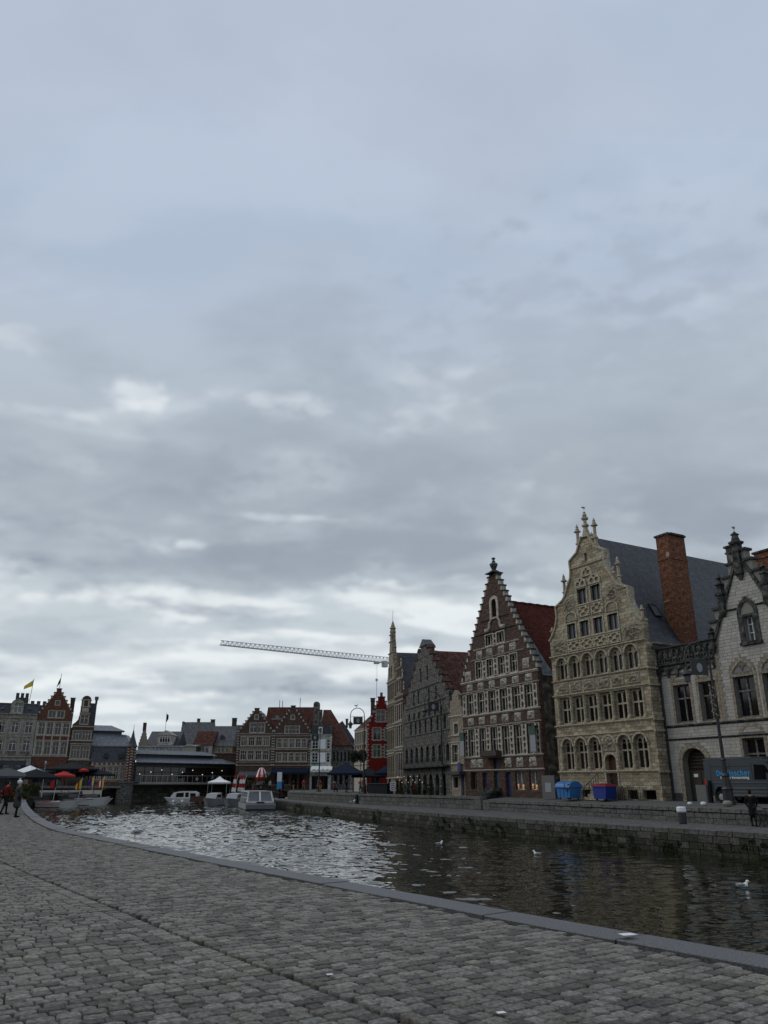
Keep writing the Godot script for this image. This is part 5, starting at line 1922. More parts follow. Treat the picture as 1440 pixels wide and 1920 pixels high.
	var dm := thing("glass_dormer", "zinc and glass roof dormer between the twin brick gables", "dormer", Vector3(-23.1, TERR + 12.3, -163.2))
	for i in 3:
		boxat("pane", dm, "bright_glass", 0.0 + i * 0.78, 0.2, 0, 0.74 + i * 0.78, 1.6 + (0.5 if i == 1 else 0.0), 0.05)
	boxat("cheek", dm, "zinc", -0.05, 0, -2.0, 2.35, 1.5, -0.05)
	var st := thing("chimney_stack", "broad round topped brick chimney between brick roof and white house", "chimney", Vector3(-14.4, TERR, -161.0))
	var cs := MB.new()
	cs.plate([arch(0, 9.0, 1.3, 17.0, 0.5)], -0.8, 0.0, true)
	cs.box(1.35, 9.0, -0.8, 1.85, 15.4, -0.1)
	obj("stack", cs, "sidewall", st)
	# white house with mansard
	var wh := thing("white_narrow_house", "narrow white plastered house with dark mansard roof and flower boxes", "house", Vector3(-14.6, TERR, -159.6))
	holes = []
	for q in [[0.35, 7.7, 1.5, 9.6], [0.33, 5.15, 1.5, 6.9], [3.2, 7.7, 3.85, 9.45], [3.2, 5.15, 3.85, 6.9]]:
		holes.append(win(wh, q[0], q[1], q[2], q[3], 2 if q[0] < 1 else 1, [lerpf(q[1], q[3], 0.35), lerpf(q[1], q[3], 0.68)], 0.0, {"m": 0.07, "rec": 0.12, "frame": "white_paint", "one": true}))
	holes.append(win(wh, 0.4, 0.1, 3.6, 2.6, 4, [], 0.0, {"frame": "wood_dark", "glass": "glass_2", "one": true}))
	wall(wh, rect(0, 0, 4.1, 10.3), holes, "white_plaster", 0.4)
	for y in [7.05, 4.5]:
		boxat("shutter", wh, "plastic_white", 1.65, y + 0.65, 0.0, 2.95, y + 2.45, 0.05)
		boxat("flower_box", wh, "cloth_green", 0.3, y + 0.3, 0.0, 1.6, y + 0.6, 0.25)
	band(wh, "cornice", -0.1, 4.2, 10.1, 10.4, 0.25, "white_plaster")
	band(wh, "string_course", 0, 4.1, 7.15, 7.4, 0.1, "yellow_plaster")
	var mr := MB.new()
	mr.plate([[Vector2(0, 10.35), Vector2(4.1, 10.35), Vector2(3.8, 12.3), Vector2(0.3, 12.3)]], -6, -0.2, true)
	obj("roof", mr, "slate", wh)
	boxat("dormer", wh, "white_paint", 1.5, 10.6, -0.5, 2.3, 11.9, 0.0)
	boxat("window", wh, "glass_1", 1.65, 10.75, -0.1, 2.15, 11.7, 0.02)
	boxat("side_wall", wh, "white_plaster", 0, 0, -8, 4.1, 10.2, -0.4)
	# shop awnings before them
	for q in [[-28.4, -22.2, 3.4, "canvas_grey", "grey flat shop awning below the brick house with square attic window"], [-22.0, -14.8, 4.0, "canvas_navy", "wide navy shop awning below the brick house with oval attic window"], [-14.3, -10.2, 4.4, "canvas_white", "white ruffled awning with lights below the narrow white house"]]:
		var a := thing("shop_awning", q[4], "awning", Vector3(q[0], TERR, -159.9))
		var mb := MB.new()
		var w: float = q[1] - q[0]
		mb.quad(Vector3(0, q[2] - 0.7, 2.0), Vector3(w, q[2] - 0.7, 2.0), Vector3(w, q[2], 0.5), Vector3(0, q[2], 0.5))
		mb.quad(Vector3(0, q[2] - 1.1, 2.0), Vector3(w, q[2] - 1.1, 2.0), Vector3(w, q[2] - 0.7, 2.0), Vector3(0, q[2] - 0.7, 2.0))
		mb.tri(Vector3(0, q[2] - 0.7, 0.5), Vector3(0, q[2] - 0.7, 2.0), Vector3(0, q[2], 0.5))
		mb.tri(Vector3(w, q[2] - 0.7, 0.5), Vector3(w, q[2], 0.5), Vector3(w, q[2] - 0.7, 2.0))
		if q[3] == "canvas_white":
			for i in 14:
				mb.ball(Vector3(0.15 + i * 0.29, q[2] - 0.8 + 0.12 * (i % 3), 2.0), Vector3(0.22, 0.2, 0.2), 6)
		obj("canopy", mb, q[3], a)
		boxat("valance", a, q[3], 0, q[2] - 0.1, 0.4, w, q[2] + 0.05, 0.55)
	# masts on the roof
	for x in [[-21.9, 17.7], [-21.3, 17.6], [-17.6, 18.2]]:
		var mb := MB.new()
		mb.tube([Vector3(0, 0, 0), Vector3(0, x[1] - 15.6, 0)], 0.07, 5)
		var o := obj("roof_mast", mb, "pipe")
		o.position = Vector3(x[0], TERR + 15.6, -165.5)
		tag(o, "thin metal mast standing on the red tiled roof ridge", "mast", "masts on the red tiled roof")

# scale a point seen at z = -165 to the depth z = -165 * k (heights over the street)
func behind(x: float, h: float, k: float) -> Vector2:
	return Vector2(x * k, (h - 1.1) * k + 1.1)

func backdrop_house(label: String, x0: float, x1: float, base: float, eave: float, ridge: float, roof: String, wallm: String, k: float, wins: Array, hip := [0.0, 0.0], called := "row_house") -> Node3D:
	var a := behind(x0, eave, k)
	var c := behind(x1, ridge, k)
	var b := thing(called, label, "house", Vector3(a.x, TERR, -165.0 * k))
	var w := c.x - a.x
	var holes := []
	for q in wins:
		var lo := behind(q[0], q[1], k)
		var hi := behind(q[2], q[3], k)
		var n: int = q[4]
		for i in n:
			var cw := (hi.x - lo.x) / n
			holes.append(win(b, lo.x - a.x + i * cw, lo.y, lo.x - a.x + (i + 1) * cw - 0.3, hi.y, 2, [], 0.0, {"m": 0.08, "rec": 0.12, "frame": "white_paint", "one": true, "glass": "glass_%d" % (i % 4)}))
	wall(b, rect(0, 0, w, a.y), holes, wallm, 0.4)
	boxat("side_wall", b, "sidebrick", 0, 0, -9, w, a.y - 0.05, -0.4)
	roof_along(b, -0.15, w + 0.15, a.y, c.y, -9, 0.25, roof, hip[0], hip[1])
	return b

func middle_row() -> void:
	var k := 1.1
	var a := backdrop_house("slate roofed house with white pedimented dormer beyond the glass pavilion", -49.0, -42.6, 0, 8.6, 11.6, "slate", "white_plaster", k, [])
	var d := behind(-46.5, 8.9, k)
	var dx: float = d.x - a.position.x
	var dh := win(a, dx + 0.5, 9.9, dx + 2.9, 11.3, 4, [10.9], 0.0, {"m": 0.1, "frame": "white_paint", "rec": -0.9, "one": true, "name": "dormer_window"})
	boxat("dormer", a, "palestone", dx, 9.3, -2.5, dx + 3.5, 11.5, 0.75)
	var pd := MB.new()
	pd.plate([[Vector2(dx - 0.25, 11.5), Vector2(dx + 3.75, 11.5), Vector2(dx + 1.75, 12.6)]], -2.5, 0.95, true)
	obj("pediment", pd, "palestone", a)
	var fp := MB.new()
	fp.tube([Vector3(3.0, 12.0, -4), Vector3(3.0, 16.8, -4)], 0.06, 5)
	var pole := obj("flagpole", fp, "white_paint", a)
	var fg := MB.new()
	fg.plate([[Vector2(3.05, 14.6), Vector2(3.5, 15.4), Vector2(3.5, 16.3), Vector2(3.05, 16.6)]], -4.02, -3.98, true)
	obj("flag", fg, "canvas_black", pole)
	# stepped side gable and its chimney
	var sg := thing("stepped_side_gable", "small brown stepped gable with chimney left of the slate roof", "gable", Vector3(behind(-50.4, 0, k).x, TERR, -165.0 * k + 0.4))
	wall(sg, stepped(0, 2.0, 9.4, 12.6, 4, 0.7), [], "brownstone", 0.4)
	boxat("chimney", sg, "sidebrick", 0.6, 12.5, -0.4, 1.3, 14.3, 0.0)
	var wl := backdrop_house("long low white house with row of small windows behind the pavilion roof", -50.6, -41.0, 0, 8.35, 8.7, "zinc", "white_plaster", 1.06, [[-47.5, 7.35, -41.2, 8.1, 9]])
	var g1 := backdrop_house("tall grey roofed house with stepped side gable and two chimneys", -42.3, -36.0, 0, 8.6, 13.5, "slate_grey", "grey_plaster", 1.16, [])
	var gp := g1.position
	chimney(g1, 3.0, -5.0, 3.6, -4.4, 13.5, 16.2, "sidebrick")
	chimney(g1, 6.4, -5.0, 7.3, -4.3, 13.0, 16.0, "sidebrick")
	wall(g1, stepped(-0.9, 0.3, 9.0, 15.6, 4, 0.5), [], "sidewall", 0.5, "side_gable", -4.0)
	backdrop_house("white house with red tiled roof and three windows", -39.2, -35.3, 0, 8.6, 11.6, "redtile", "white_plaster", 1.08, [[-38.4, 6.9, -35.8, 8.2, 3]])
	boxat("porch", backdrop_house("small pale stone bay beside the red tiled roof", -41.0, -38.7, 0, 8.4, 8.9, "zinc", "palestone", 1.05, []), "palestone", 0.2, 8.5, -1, 1.5, 9.2, -0.2)
	var y := backdrop_house("pale yellow house with grey slate roof and small dormer", -35.8, -31.2, 0, 8.4, 12.7, "slate_grey", "yellow_plaster", 1.09, [[-34.2, 7.1, -31.6, 8.1, 3]])
	var dy := MB.new()
	dy.box(1.9, 10.3, -2.4, 2.8, 11.2, -1.2)
	dy.plate([[Vector2(1.8, 11.2), Vector2(2.9, 11.2), Vector2(2.35, 11.7)]], -2.6, -1.1, true)
	obj("dormer", dy, "dark_facade", y)
	var g3 := backdrop_house("grey slate roof and tall chimney next to the stepped brick house", -31.8, -28.6, 0, 7.2, 12.9, "slate_grey", "sidewall", 1.12, [])
	chimney(g3, -0.5, -4.8, 0.5, -4.0, 12.5, 15.8, "sidebrick")
	backdrop_house("low brown brick garden wall house below the yellow facade", -34.6, -29.9, 0, 7.0, 7.3, "browntile", "brown_brick", 1.04, [])

	# glass pavilion on the far quay
	var P0 := Vector3(-47.6, TERR, -155.5)
	var P1 := Vector3(-31.6, TERR, -171.0)
	var d2 := (P1 - P0)
	var L := d2.length()
	var b := thing("glass_pavilion", "long low glass fronted pavilion with two tiers of zinc roof", "pavilion", P0, turn_of(d2.x, d2.z))
	var fr := MB.new()
	var panes := 12
	for i in panes + 1:
		fr.box(i * L / panes - 0.05, 1.3, -0.1, i * L / panes + 0.05, 4.3, 0.05)
	fr.box(0, 3.2, -0.1, L, 3.3, 0.04)
	obj("mullions", fr, "iron", b)
	for i in panes:
		boxat("pane", b, "glass_%d" % (i % 3), i * L / panes + 0.05, 1.3, -0.06, (i + 1) * L / panes - 0.05, 4.3, -0.02)
	boxat("fascia", b, "dark_facade", -0.1, 4.2, -0.3, L + 0.3, 5.1, 0.25)
	var rl := MB.new()
	rl.quad(Vector3(-0.2, 5.05, 0.9), Vector3(L + 0.6, 5.05, 0.9), Vector3(L - 2.0, 6.1, -2.2), Vector3(-0.2, 6.1, -2.2))
	rl.tri(Vector3(L + 0.6, 5.05, 0.9), Vector3(L + 0.6, 5.05, -2.2), Vector3(L - 2.0, 6.1, -2.2))
	for i in 48:
		var x := i * L / 48
		rl.bar(Vector3(x, 5.08, 0.9), Vector3(minf(x, L - 2.0), 6.13, -2.2), 0.06, 0.08)
	obj("roof", rl, "zinc", b)
	boxat("eave", b, "slate", -0.2, 4.9, 0.3, L + 0.6, 5.05, 0.95)
	boxat("clerestory", b, "dark_facade", 0, 6.0, -5.5, L - 4.0, 6.7, -2.2)
	var ru := MB.new()
	ru.quad(Vector3(-0.2, 6.7, -1.7), Vector3(L - 3.2, 6.7, -1.7), Vector3(L - 5.0, 7.5, -4.6), Vector3(-0.2, 7.5, -4.6))
	for i in 40:
		var x := i * (L - 4) / 40
		ru.bar(Vector3(x, 6.73, -1.7), Vector3(x, 7.53, -4.6), 0.06, 0.08)
	obj("roof", ru, "zinc", b)
	boxat("body", b, "dark_facade", 0, 0, -6, L, 5.0, -0.35)
	boxat("floor", b, "concrete", -0.2, 0.95, -0.3, L + 0.4, 1.25, 2.2)
	boxat("edge_beam", b, "cream", -0.2, 1.1, 2.2, L + 0.4, 1.35, 2.32)
	railing(b, "balustrade", Vector3(0, 1.25, 2.2), Vector3(L, 1.25, 2.2), 1.4, 20, "steel", 0.05)
	for i in 9:
		var mb := MB.new()
		mb.ball(Vector3(0.8 + i * 2.3, 2.9 + 0.4 * (i % 3), -0.3 + 0.45), Vector3(0.1, 0.1, 0.1), 6)
		obj("hanging_lamp", mb, "lamp_glow", b)
	# quay wall under the pavilion
	var uw := thing("pavilion_quay_wall", "dark old stone quay wall under the glass pavilion", "wall", P0 + Vector3(0, -TERR, 0), turn_of(d2.x, d2.z))
	boxat("face", uw, "quay_bed", -4, -2.4, -5, L + 14, 1.4, -0.4)
	var r := RandomNumberGenerator.new()
	r.seed = 31
	var list := []
	for row in 5:
		var x := -1.0
		while x < L + 6:
			var w := r.randf_range(0.7, 1.4)
			list.append([Transform3D(Basis.from_scale(Vector3(w - 0.05, 0.5, 0.2)), Vector3(x + w / 2, -1.4 + row * 0.54, -0.36)), -x])
			x += w
	lay_blocks(uw, list, ["quay_block_0", "quay_block_1", "quay_block_3"], 0, "stone", r)
	# round pier of the bridge
	var pr := MB.new()
	pr.lathe(Vector3.ZERO, [[1.5, -1.5], [1.5, 3.0], [1.65, 3.1], [1.65, 3.5], [0.0, 3.5]], 16)
	var po := obj("bridge_pier", pr, "tournai")
	po.position = Vector3(-48.6, -1.4, -153.0)
	tag(po, "round grey stone bridge pier below the striped turret", "pier")
	var bd := thing("bridge_deck", "low dark footbridge deck joining the terrace to the bridge pier", "bridge", Vector3(-63.0, 0, -150.0), turn_of(14.0, -2.6))
	boxat("deck", bd, "concrete", 0, 0.9, -1.5, 14.2, 1.3, 1.2)
	railing(bd, "railing", Vector3(0, 1.3, 1.1), Vector3(14.2, 1.3, 1.1), 1.0, 40, "iron", 0.03)

func left_row() -> void:
	var dir := Vector2(1, -0.413).normalized()
	var at := func(s: float) -> Vector3: return Vector3(-90 + dir.x * s, TERR, -140 + dir.y * s)
	var tn := turn_of(dir.x, dir.y)
	var one := {"m": 0.1, "rec": 0.16, "one": true, "frame": "palestone", "sur": 0.1, "sur_mat": "palestone"}
	# cream town house
	var b := thing("cream_town_house", "cream plastered town house with slate mansard and arched stone dormer", "house", at.call(14.0), tn)
	var holes := []
	for y in [[10.05, 12.05], [6.85, 8.75]]:
		for q in [[1.0, 2.2, 0.0], [5.9, 7.1, 0.0], [8.2, 9.45, 0.6], [10.55, 11.8, 0.0]]:
			holes.append(win(b, q[0], y[0], q[1], y[1], 2, [lerpf(y[0], y[1], 0.7)], q[2], {"m": 0.08, "rec": 0.2, "frame": "white_paint", "one": true, "sill": "cream", "sur": 0.14, "sur_mat": "cream"}))
			if y[0] < 8:
				railing(b, "balcony_railing", Vector3(q[0] - 0.1, 6.1, 0.15), Vector3(q[1] + 0.1, 6.1, 0.15), 0.7, 8, "iron", 0.03)
	wall(b, rect(0, 0, 12.4, 13.5), holes, "cream", 0.45)
	for x in [0.2, 2.6, 5.2, 7.35, 9.6, 11.9]:
		boxat("pilaster", b, "cream", x, 6.0, -0.02, x + 0.5, 12.6, 0.1)
	for y in [[5.6, 5.9, 0.25], [9.3, 9.45, 0.12], [12.6, 12.8, 0.2], [13.3, 13.55, 0.35]]:
		band(b, "cornice", -0.05, 12.45, y[0], y[1], y[2], "cream")
	var mr := MB.new()
	mr.quad(Vector3(0, 13.5, 0.1), Vector3(12.4, 13.5, 0.1), Vector3(12.4, 15.4, -0.8), Vector3(0, 15.4, -0.8))
	mr.quad(Vector3(0, 15.4, -0.8), Vector3(12.4, 15.4, -0.8), Vector3(12.4, 16.0, -6), Vector3(0, 16.0, -6))
	mr.quad(Vector3(12.4, 13.5, 0.1), Vector3(12.4, 13.5, -6), Vector3(12.4, 16, -6), Vector3(12.4, 15.4, -0.8))
	obj("roof", mr, "slate", b)
	boxat("roof_edge", b, "lead", -0.05, 15.35, -0.95, 12.45, 15.5, -0.7)
	var dh := win(b, 8.15, 13.75, 9.5, 15.55, 2, [14.9], 0.6, {"m": 0.08, "rec": 0.0, "frame": "white_paint", "glass": "curtain", "one": true, "name": "dormer_window"})
	wall(b, arch(7.6, 13.5, 9.8, 16.2, 0.9), [dh], "cream", 1.4, "dormer", 0.22)
	for x in [6.2, 10.9]:
		var mb := MB.new()
		mb.lathe(Vector3(x, 14.4, -0.35), [[0.0, -0.3], [0.3, -0.2], [0.36, 0.0], [0.3, 0.2], [0.0, 0.3]], 8)
		obj("bullseye", mb, "lead", b)
	boxat("side_wall", b, "cream", 0, 0, -8, 12.4, 13.4, -0.45)
	boxat("shop_front", b, "dark_facade", 0.3, 0.1, -0.1, 11.6, 5.2, 0.12)
	# castle tops behind it
	var t := thing("castle_tower", "dark crenellated castle tower rising behind the cream house", "tower", (at.call(22.2) as Vector3) + Vector3(-6.6, 0.0, -14.0), tn)
	boxat("shaft", t, "greystone", 0, 0, -3, 2.4, 18.0, 0)
	for i in 3:
		boxat("merlon", t, "greystone", i * 0.9, 18.0, -0.5, i * 0.9 + 0.6, 18.9, 0.0)
	var fp := MB.new()
	fp.tube([Vector3(2.6, 16.0, -0.5), Vector3(2.9, 22.0, -0.5)], 0.05, 5)
	var pole := obj("flagpole", fp, "iron", t)
	var fg := MB.new()
	for i in 4:
		var u := i / 4.0
		var w := (i + 1) / 4.0
		fg.quad(Vector3(2.85 - 1.6 * u, 21.7 - 1.3 * u, -0.5 + 0.1 * sin(u * 5)), Vector3(2.8 - 1.6 * u, 20.4 - 0.7 * u, -0.5 + 0.1 * sin(u * 5)), Vector3(2.8 - 1.6 * w, 20.4 - 0.7 * w, -0.5 + 0.1 * sin(w * 5)), Vector3(2.85 - 1.6 * w, 21.7 - 1.3 * w, -0.5 + 0.1 * sin(w * 5)))
	obj("flag", fg, "cloth_yellow", pole)
	var cw := thing("castle_wall", "dark crenellated castle wall between cream and red brick roofs", "wall", (at.call(24.9) as Vector3) + Vector3(-6.3, 0.0, -14.0), tn)
	boxat("wall", cw, "greystone", 0, 0, -2, 4.2, 16.6, 0)
	for i in 4:
		boxat("merlon", cw, "greystone", i * 1.15, 16.6, -0.5, i * 1.15 + 0.7, 17.4, 0.0)
	# red brick stepped house
	var c := thing("red_brick_gable_house", "red brick stepped gable house with cream window frames and flag", "house", at.call(26.5), tn)
	holes = []
	for y in [[6.3, 8.6], [9.9, 12.0]]:
		for i in 4:
			holes.append(win(c, 0.35 + i * 1.43, y[0], 1.55 + i * 1.43, y[1], 2, [lerpf(y[0], y[1], 0.66)], 0.0, one))
	for i in 2:
		holes.append(win(c, 1.75 + i * 1.5, 13.0, 3.05 + i * 1.5, 14.3, 2, [], 0.0, one))
	holes.append(win(c, 2.75, 15.4, 3.45, 16.1, 1, [], 0.0, {"m": 0.05, "one": true, "frame": "wood_brown", "sur": 0.14, "sur_mat": "palestone"}))
	holes.append(win(c, 0.5, 0.2, 5.6, 4.0, 4, [], 0.0, {"frame": "wood_dark", "glass": "glass_2", "one": true}))
	wall(c, stepped(0, 6.15, 13.5, 18.4, 6, 0.9), holes, "red_brick", 0.4)
	step_caps(c, 0, 6.15, 13.5, 18.4, 6, 0.9, "greystone", "palestone")
	for y in [5.9, 8.75, 9.6, 12.2]:
		band(c, "string_course", 0, 6.15, y, y + 0.18, 0.12, "palestone")
	for i in 5:
		boxat("pilaster", c, "palestone", -0.02 + i * 1.43, 6.0, -0.02, 0.2 + i * 1.43, 12.2, 0.06)
	var sp := MB.new()
	sp.tube([Vector3(3.07, 18.4, -0.2), Vector3(3.07, 21.3, -0.2)], 0.05, 5)
	var spo := obj("flagpole", sp, "iron", c)
	var sf := MB.new()
	sf.plate([[Vector2(2.5, 18.7), Vector2(3.05, 19.5), Vector2(3.05, 20.6), Vector2(2.75, 19.8)]], -0.24, -0.2, true)
	obj("flag", sf, "canvas_black", spo)
	boxat("side_wall", c, "sidebrick", 0, 0, -10, 6.15, 13.4, -0.4)
	roof_back(c, 0.1, 6.05, 13.4, 3.07, 17.6, -10, -0.4, "browntile", 0.1)
	chimney(c, 5.4, -2.6, 6.2, -1.8, 13.5, 16.9, "sidebrick")
	# narrow ornate house
	var n := thing("ornate_narrow_house", "narrow dark brick house with round topped central gable and tall dormer", "house", at.call(32.75), tn)
	holes = []
	for y in [[5.65, 7.95], [9.0, 10.7]]:
		for x in [0.3, 2.0]:
			holes.append(win(n, x, y[0], x + 1.6, y[1], 3, [lerpf(y[0], y[1], 0.68)], 0.0, one))
	holes.append(win(n, 1.3, 11.95, 2.75, 13.7, 2, [13.1], 0.0, one))
	holes.append(win(n, 0.5, 0.2, 3.5, 3.8, 3, [], 0.0, {"frame": "wood_dark", "glass": "glass_2", "one": true}))
	var o := [Vector2(0, 0), Vector2(4.0, 0), Vector2(4.0, 11.6), Vector2(3.4, 12.0), Vector2(3.0, 12.8), Vector2(2.9, 14.0)] + [Vector2(2.85, 16.6)]
	for i in 9:
		var a := PI * i / 8
		o.append(Vector2(2.0 + 0.85 * cos(a), 16.6 + 0.75 * sin(a)))
	o += [Vector2(1.1, 14.0), Vector2(0.9, 12.8), Vector2(0.5, 12.3), Vector2(0, 11.9)]
	wall(n, o, holes, "brown_brick", 0.4)
	for y in [[5.3, 0, 4], [8.2, 0, 4], [8.8, 0, 4], [11.4, 0, 4], [13.9, 1.0, 3.0], [15.1, 1.05, 2.95], [16.4, 1.0, 3.0]]:
		band(n, "string_course", y[1], y[2], y[0], y[0] + 0.2, 0.14, "palestone")
	for q in [[1.35, 15.3], [2.35, 15.3]]:
		boxat("pilaster", n, "palestone", q[0], q[1], -0.02, q[0] + 0.25, q[1] + 1.1, 0.08)
	relief(n, "carved_panel", 1.4, 14.2, 2.6, 15.0, 0.15, 801, "palestone", 0.0)
	boxat("side_wall", n, "sidebrick", 0, 0, -9, 4.0, 11.5, -0.4)
	var ss := MB.new()
	ss.box(2.9, 11.4, -3.0, 4.0, 16.0, -0.5)
	obj("slate_dormer", ss, "slate", n)
	roof_back(n, 0.1, 3.9, 11.5, 2.0, 14.0, -9, -0.4, "slate", 0.1)
	var ch := MB.new()
	ch.box(3.65, 15.9, -1.2, 4.05, 16.6, -0.8)
	ch.lathe(Vector3(3.85, 16.6, -1.0), [[0.28, 0], [0.36, 0.3], [0.36, 0.7], [0.0, 0.75]], 8)
	obj("chimney", ch, "sidewall", n)
	# fish market pavilion with tiered roofs and turret
	var p := thing("tiered_roof_pavilion", "brick pavilion with slate mansard below tiered grey zinc roofs", "pavilion", at.call(36.9), tn)
	holes = []
	for i in 5:
		holes.append(win(p, 0.9 + i * 1.15, 1.9, 1.75 + i * 1.15, 4.2, 2, [3.4], 0.0, one))
	wall(p, rect(0, 0, 6.9, 5.2), holes, "orange_brick", 0.4)
	for y in [1.5, 4.35, 4.95]:
		band(p, "string_course", 0, 6.9, y, y + 0.18, 0.12, "palestone")
	for i in 8:
		boxat("frieze_block", p, "palestone", 0.15 + i * 0.85, 4.55, -0.02, 0.5 + i * 0.85, 4.95, 0.05)
	var mn := MB.new()
	mn.quad(Vector3(-0.1, 5.15, 0.3), Vector3(7.0, 5.15, 0.3), Vector3(6.6, 8.0, -1.0), Vector3(-0.1, 8.0, -1.0))
	mn.quad(Vector3(7.0, 5.15, 0.3), Vector3(7.0, 5.15, -9.0), Vector3(6.6, 8.0, -9.0), Vector3(6.6, 8.0, -1.0))
	obj("mansard", mn, "slate", p)
	boxat("gutter", p, "zinc", -0.1, 7.95, -1.2, 6.9, 8.15, -0.85)
	var zr := MB.new()
	zr.quad(Vector3(-0.3, 8.1, -1.0), Vector3(7.2, 8.1, -1.0), Vector3(6.2, 10.4, -4.5), Vector3(-0.3, 10.6, -4.5))
	zr.quad(Vector3(7.2, 8.1, -1.0), Vector3(9.0, 8.1, -6.0), Vector3(7.0, 10.4, -7.0), Vector3(6.2, 10.4, -4.5))
	for i in 22:
		zr.bar(Vector3(i * 0.34, 8.13, -1.0), Vector3(i * 0.34 * 0.86, 10.5, -4.5), 0.05, 0.08)
	obj("roof", zr, "zinc", p)
	boxat("clerestory", p, "dark_facade", -0.3, 10.3, -8, 5.4, 11.2, -4.5)
	var top := MB.new()
	top.quad(Vector3(-0.6, 11.1, -4.2), Vector3(6.0, 11.1, -4.2), Vector3(3.4, 12.3, -7.0), Vector3(-0.6, 12.3, -7.0))
	top.quad(Vector3(6.0, 11.1, -4.2), Vector3(6.0, 11.1, -9.5), Vector3(3.4, 12.3, -7.0), Vector3(3.4, 12.3, -7.0))
	obj("roof", top, "zinc", p)
	for x in [2.3, 5.0]:
		var mb := MB.new()
		mb.box(x, 5.9, -0.6, x + 0.7, 6.5, 0.35)
		mb.plate([[Vector2(x - 0.1, 6.5), Vector2(x + 0.8, 6.5), Vector2(x + 0.35, 6.85)]], -0.7, 0.45, true)
		obj("dormer", mb, "dark_facade", p)
	boxat("body", p, "sidebrick", 0, 0, -9, 6.6, 8.0, -1.1)
	var tw := thing("striped_turret", "slim red and white banded brick turret with pointed slate spire", "turret", at.call(44.3) + Vector3(0, 0, 0.6))
	for i in 14:
		var mb := MB.new()
		mb.lathe(Vector3(0, 0.9 + i * 0.5, 0), [[0.9, 0], [0.9, 0.5]], 8)
		obj("brick_course", mb, "red_brick", tw)
		var w := MB.new()
		for k in 8:
			var a := TAU * (k + 0.5) / 8
			var pp := Vector3(cos(a) * 0.84, 0.9 + i * 0.5 + 0.14 * (k % 2), sin(a) * 0.84)
			w.xf = Transform3D(Basis(Vector3.UP, -a), pp)
			w.box(-0.05, 0, -0.22, 0.05, 0.2, 0.22)
			w.xf = Transform3D.IDENTITY
		obj("white_stone", w, "palestone", tw)
	var cone := MB.new()
	cone.lathe(Vector3(0, 7.9, 0), [[1.15, 0], [0.85, 0.5], [0.35, 1.9], [0.06, 3.2], [0.03, 4.2], [0.0, 4.3]], 8)
	obj("spire", cone, "slate", tw)

# ------------------------------------------------------------------ tower crane far behind the houses
func crane() -> void:
	var root := Vector3(2.6, 0, -241.0)
	var c := thing("tower_crane", "grey lattice tower crane with long jib reaching over the rooftops", "crane", root)
	var tip := Vector3(-46.6, 36.9, 34.2)
	var heel := Vector3(0, 36.9, 0)
	var along := (tip - heel).normalized()
	var side := along.cross(Vector3.UP).normalized()
	var jib := MB.new()
	var n := 42
	var pts := []
	for i in n + 1:
		var p := heel.lerp(tip, float(i) / n)
		pts.append([p + side * 0.55, p - side * 0.55, p + Vector3(0, lerpf(1.75, 1.15, float(i) / n), 0)])
	for i in n:
		for k in 3:
			jib.bar(pts[i][k], pts[i + 1][k], 0.16)
		jib.bar(pts[i][0], pts[i][1], 0.08)
		for k in 2:
			jib.bar(pts[i][k], (pts[i][2] + pts[i + 1][2]) / 2, 0.09)
			jib.bar((pts[i][2] + pts[i + 1][2]) / 2, pts[i + 1][k], 0.09)
	obj("jib", jib, "crane_paint", c)
	var mast := MB.new()
	for k in 4:
		var o := Vector3([-0.8, 0.8, 0.8, -0.8][k], 0, [-0.8, -0.8, 0.8, 0.8][k])
		var o2 := Vector3([-0.8, 0.8, 0.8, -0.8][(k + 1) % 4], 0, [-0.8, -0.8, 0.8, 0.8][(k + 1) % 4])
		mast.bar(o, o + Vector3(0, 37, 0), 0.16)
		for i in 18:
			mast.bar(o + Vector3(0, i * 2.05, 0), o2 + Vector3(0, (i + 1) * 2.05, 0), 0.08)
	obj("mast", mast, "crane_paint", c)
	var head := MB.new()
	head.box(-1.2, 36.6, -1.2, 1.2, 38.6, 1.2)
	head.tube([Vector3(-2.4, 35.6, 1.6), Vector3(-2.4, 37.4, 1.6)], 1.0, 8)
	obj("cab", head, "crane_paint", c)
	var tr := heel + along * 6.0
	var ho := MB.new()
	ho.box(tr.x - 0.9, 36.3, tr.z - 0.6, tr.x + 0.9, 36.7, tr.z + 0.6)
	ho.tube([tr + Vector3(-0.15, -0.4, 0), tr + Vector3(-0.15, -5.2, 0)], 0.025, 4)
	ho.tube([tr + Vector3(0.15, -0.4, 0), tr + Vector3(0.15, -5.2, 0)], 0.025, 4)
	ho.box(tr.x - 0.35, tr.y - 5.8, tr.z - 0.2, tr.x + 0.35, tr.y - 5.1, tr.z + 0.2)
	ho.tube([tr + Vector3(0, -5.8, 0), tr + Vector3(0, -11.0, 0)], 0.07, 4)
	obj("hook", ho, "crane_paint", c)
# ------------------------------------------------------------------ people: one continuous skin round a posed skeleton
var bodies := {}

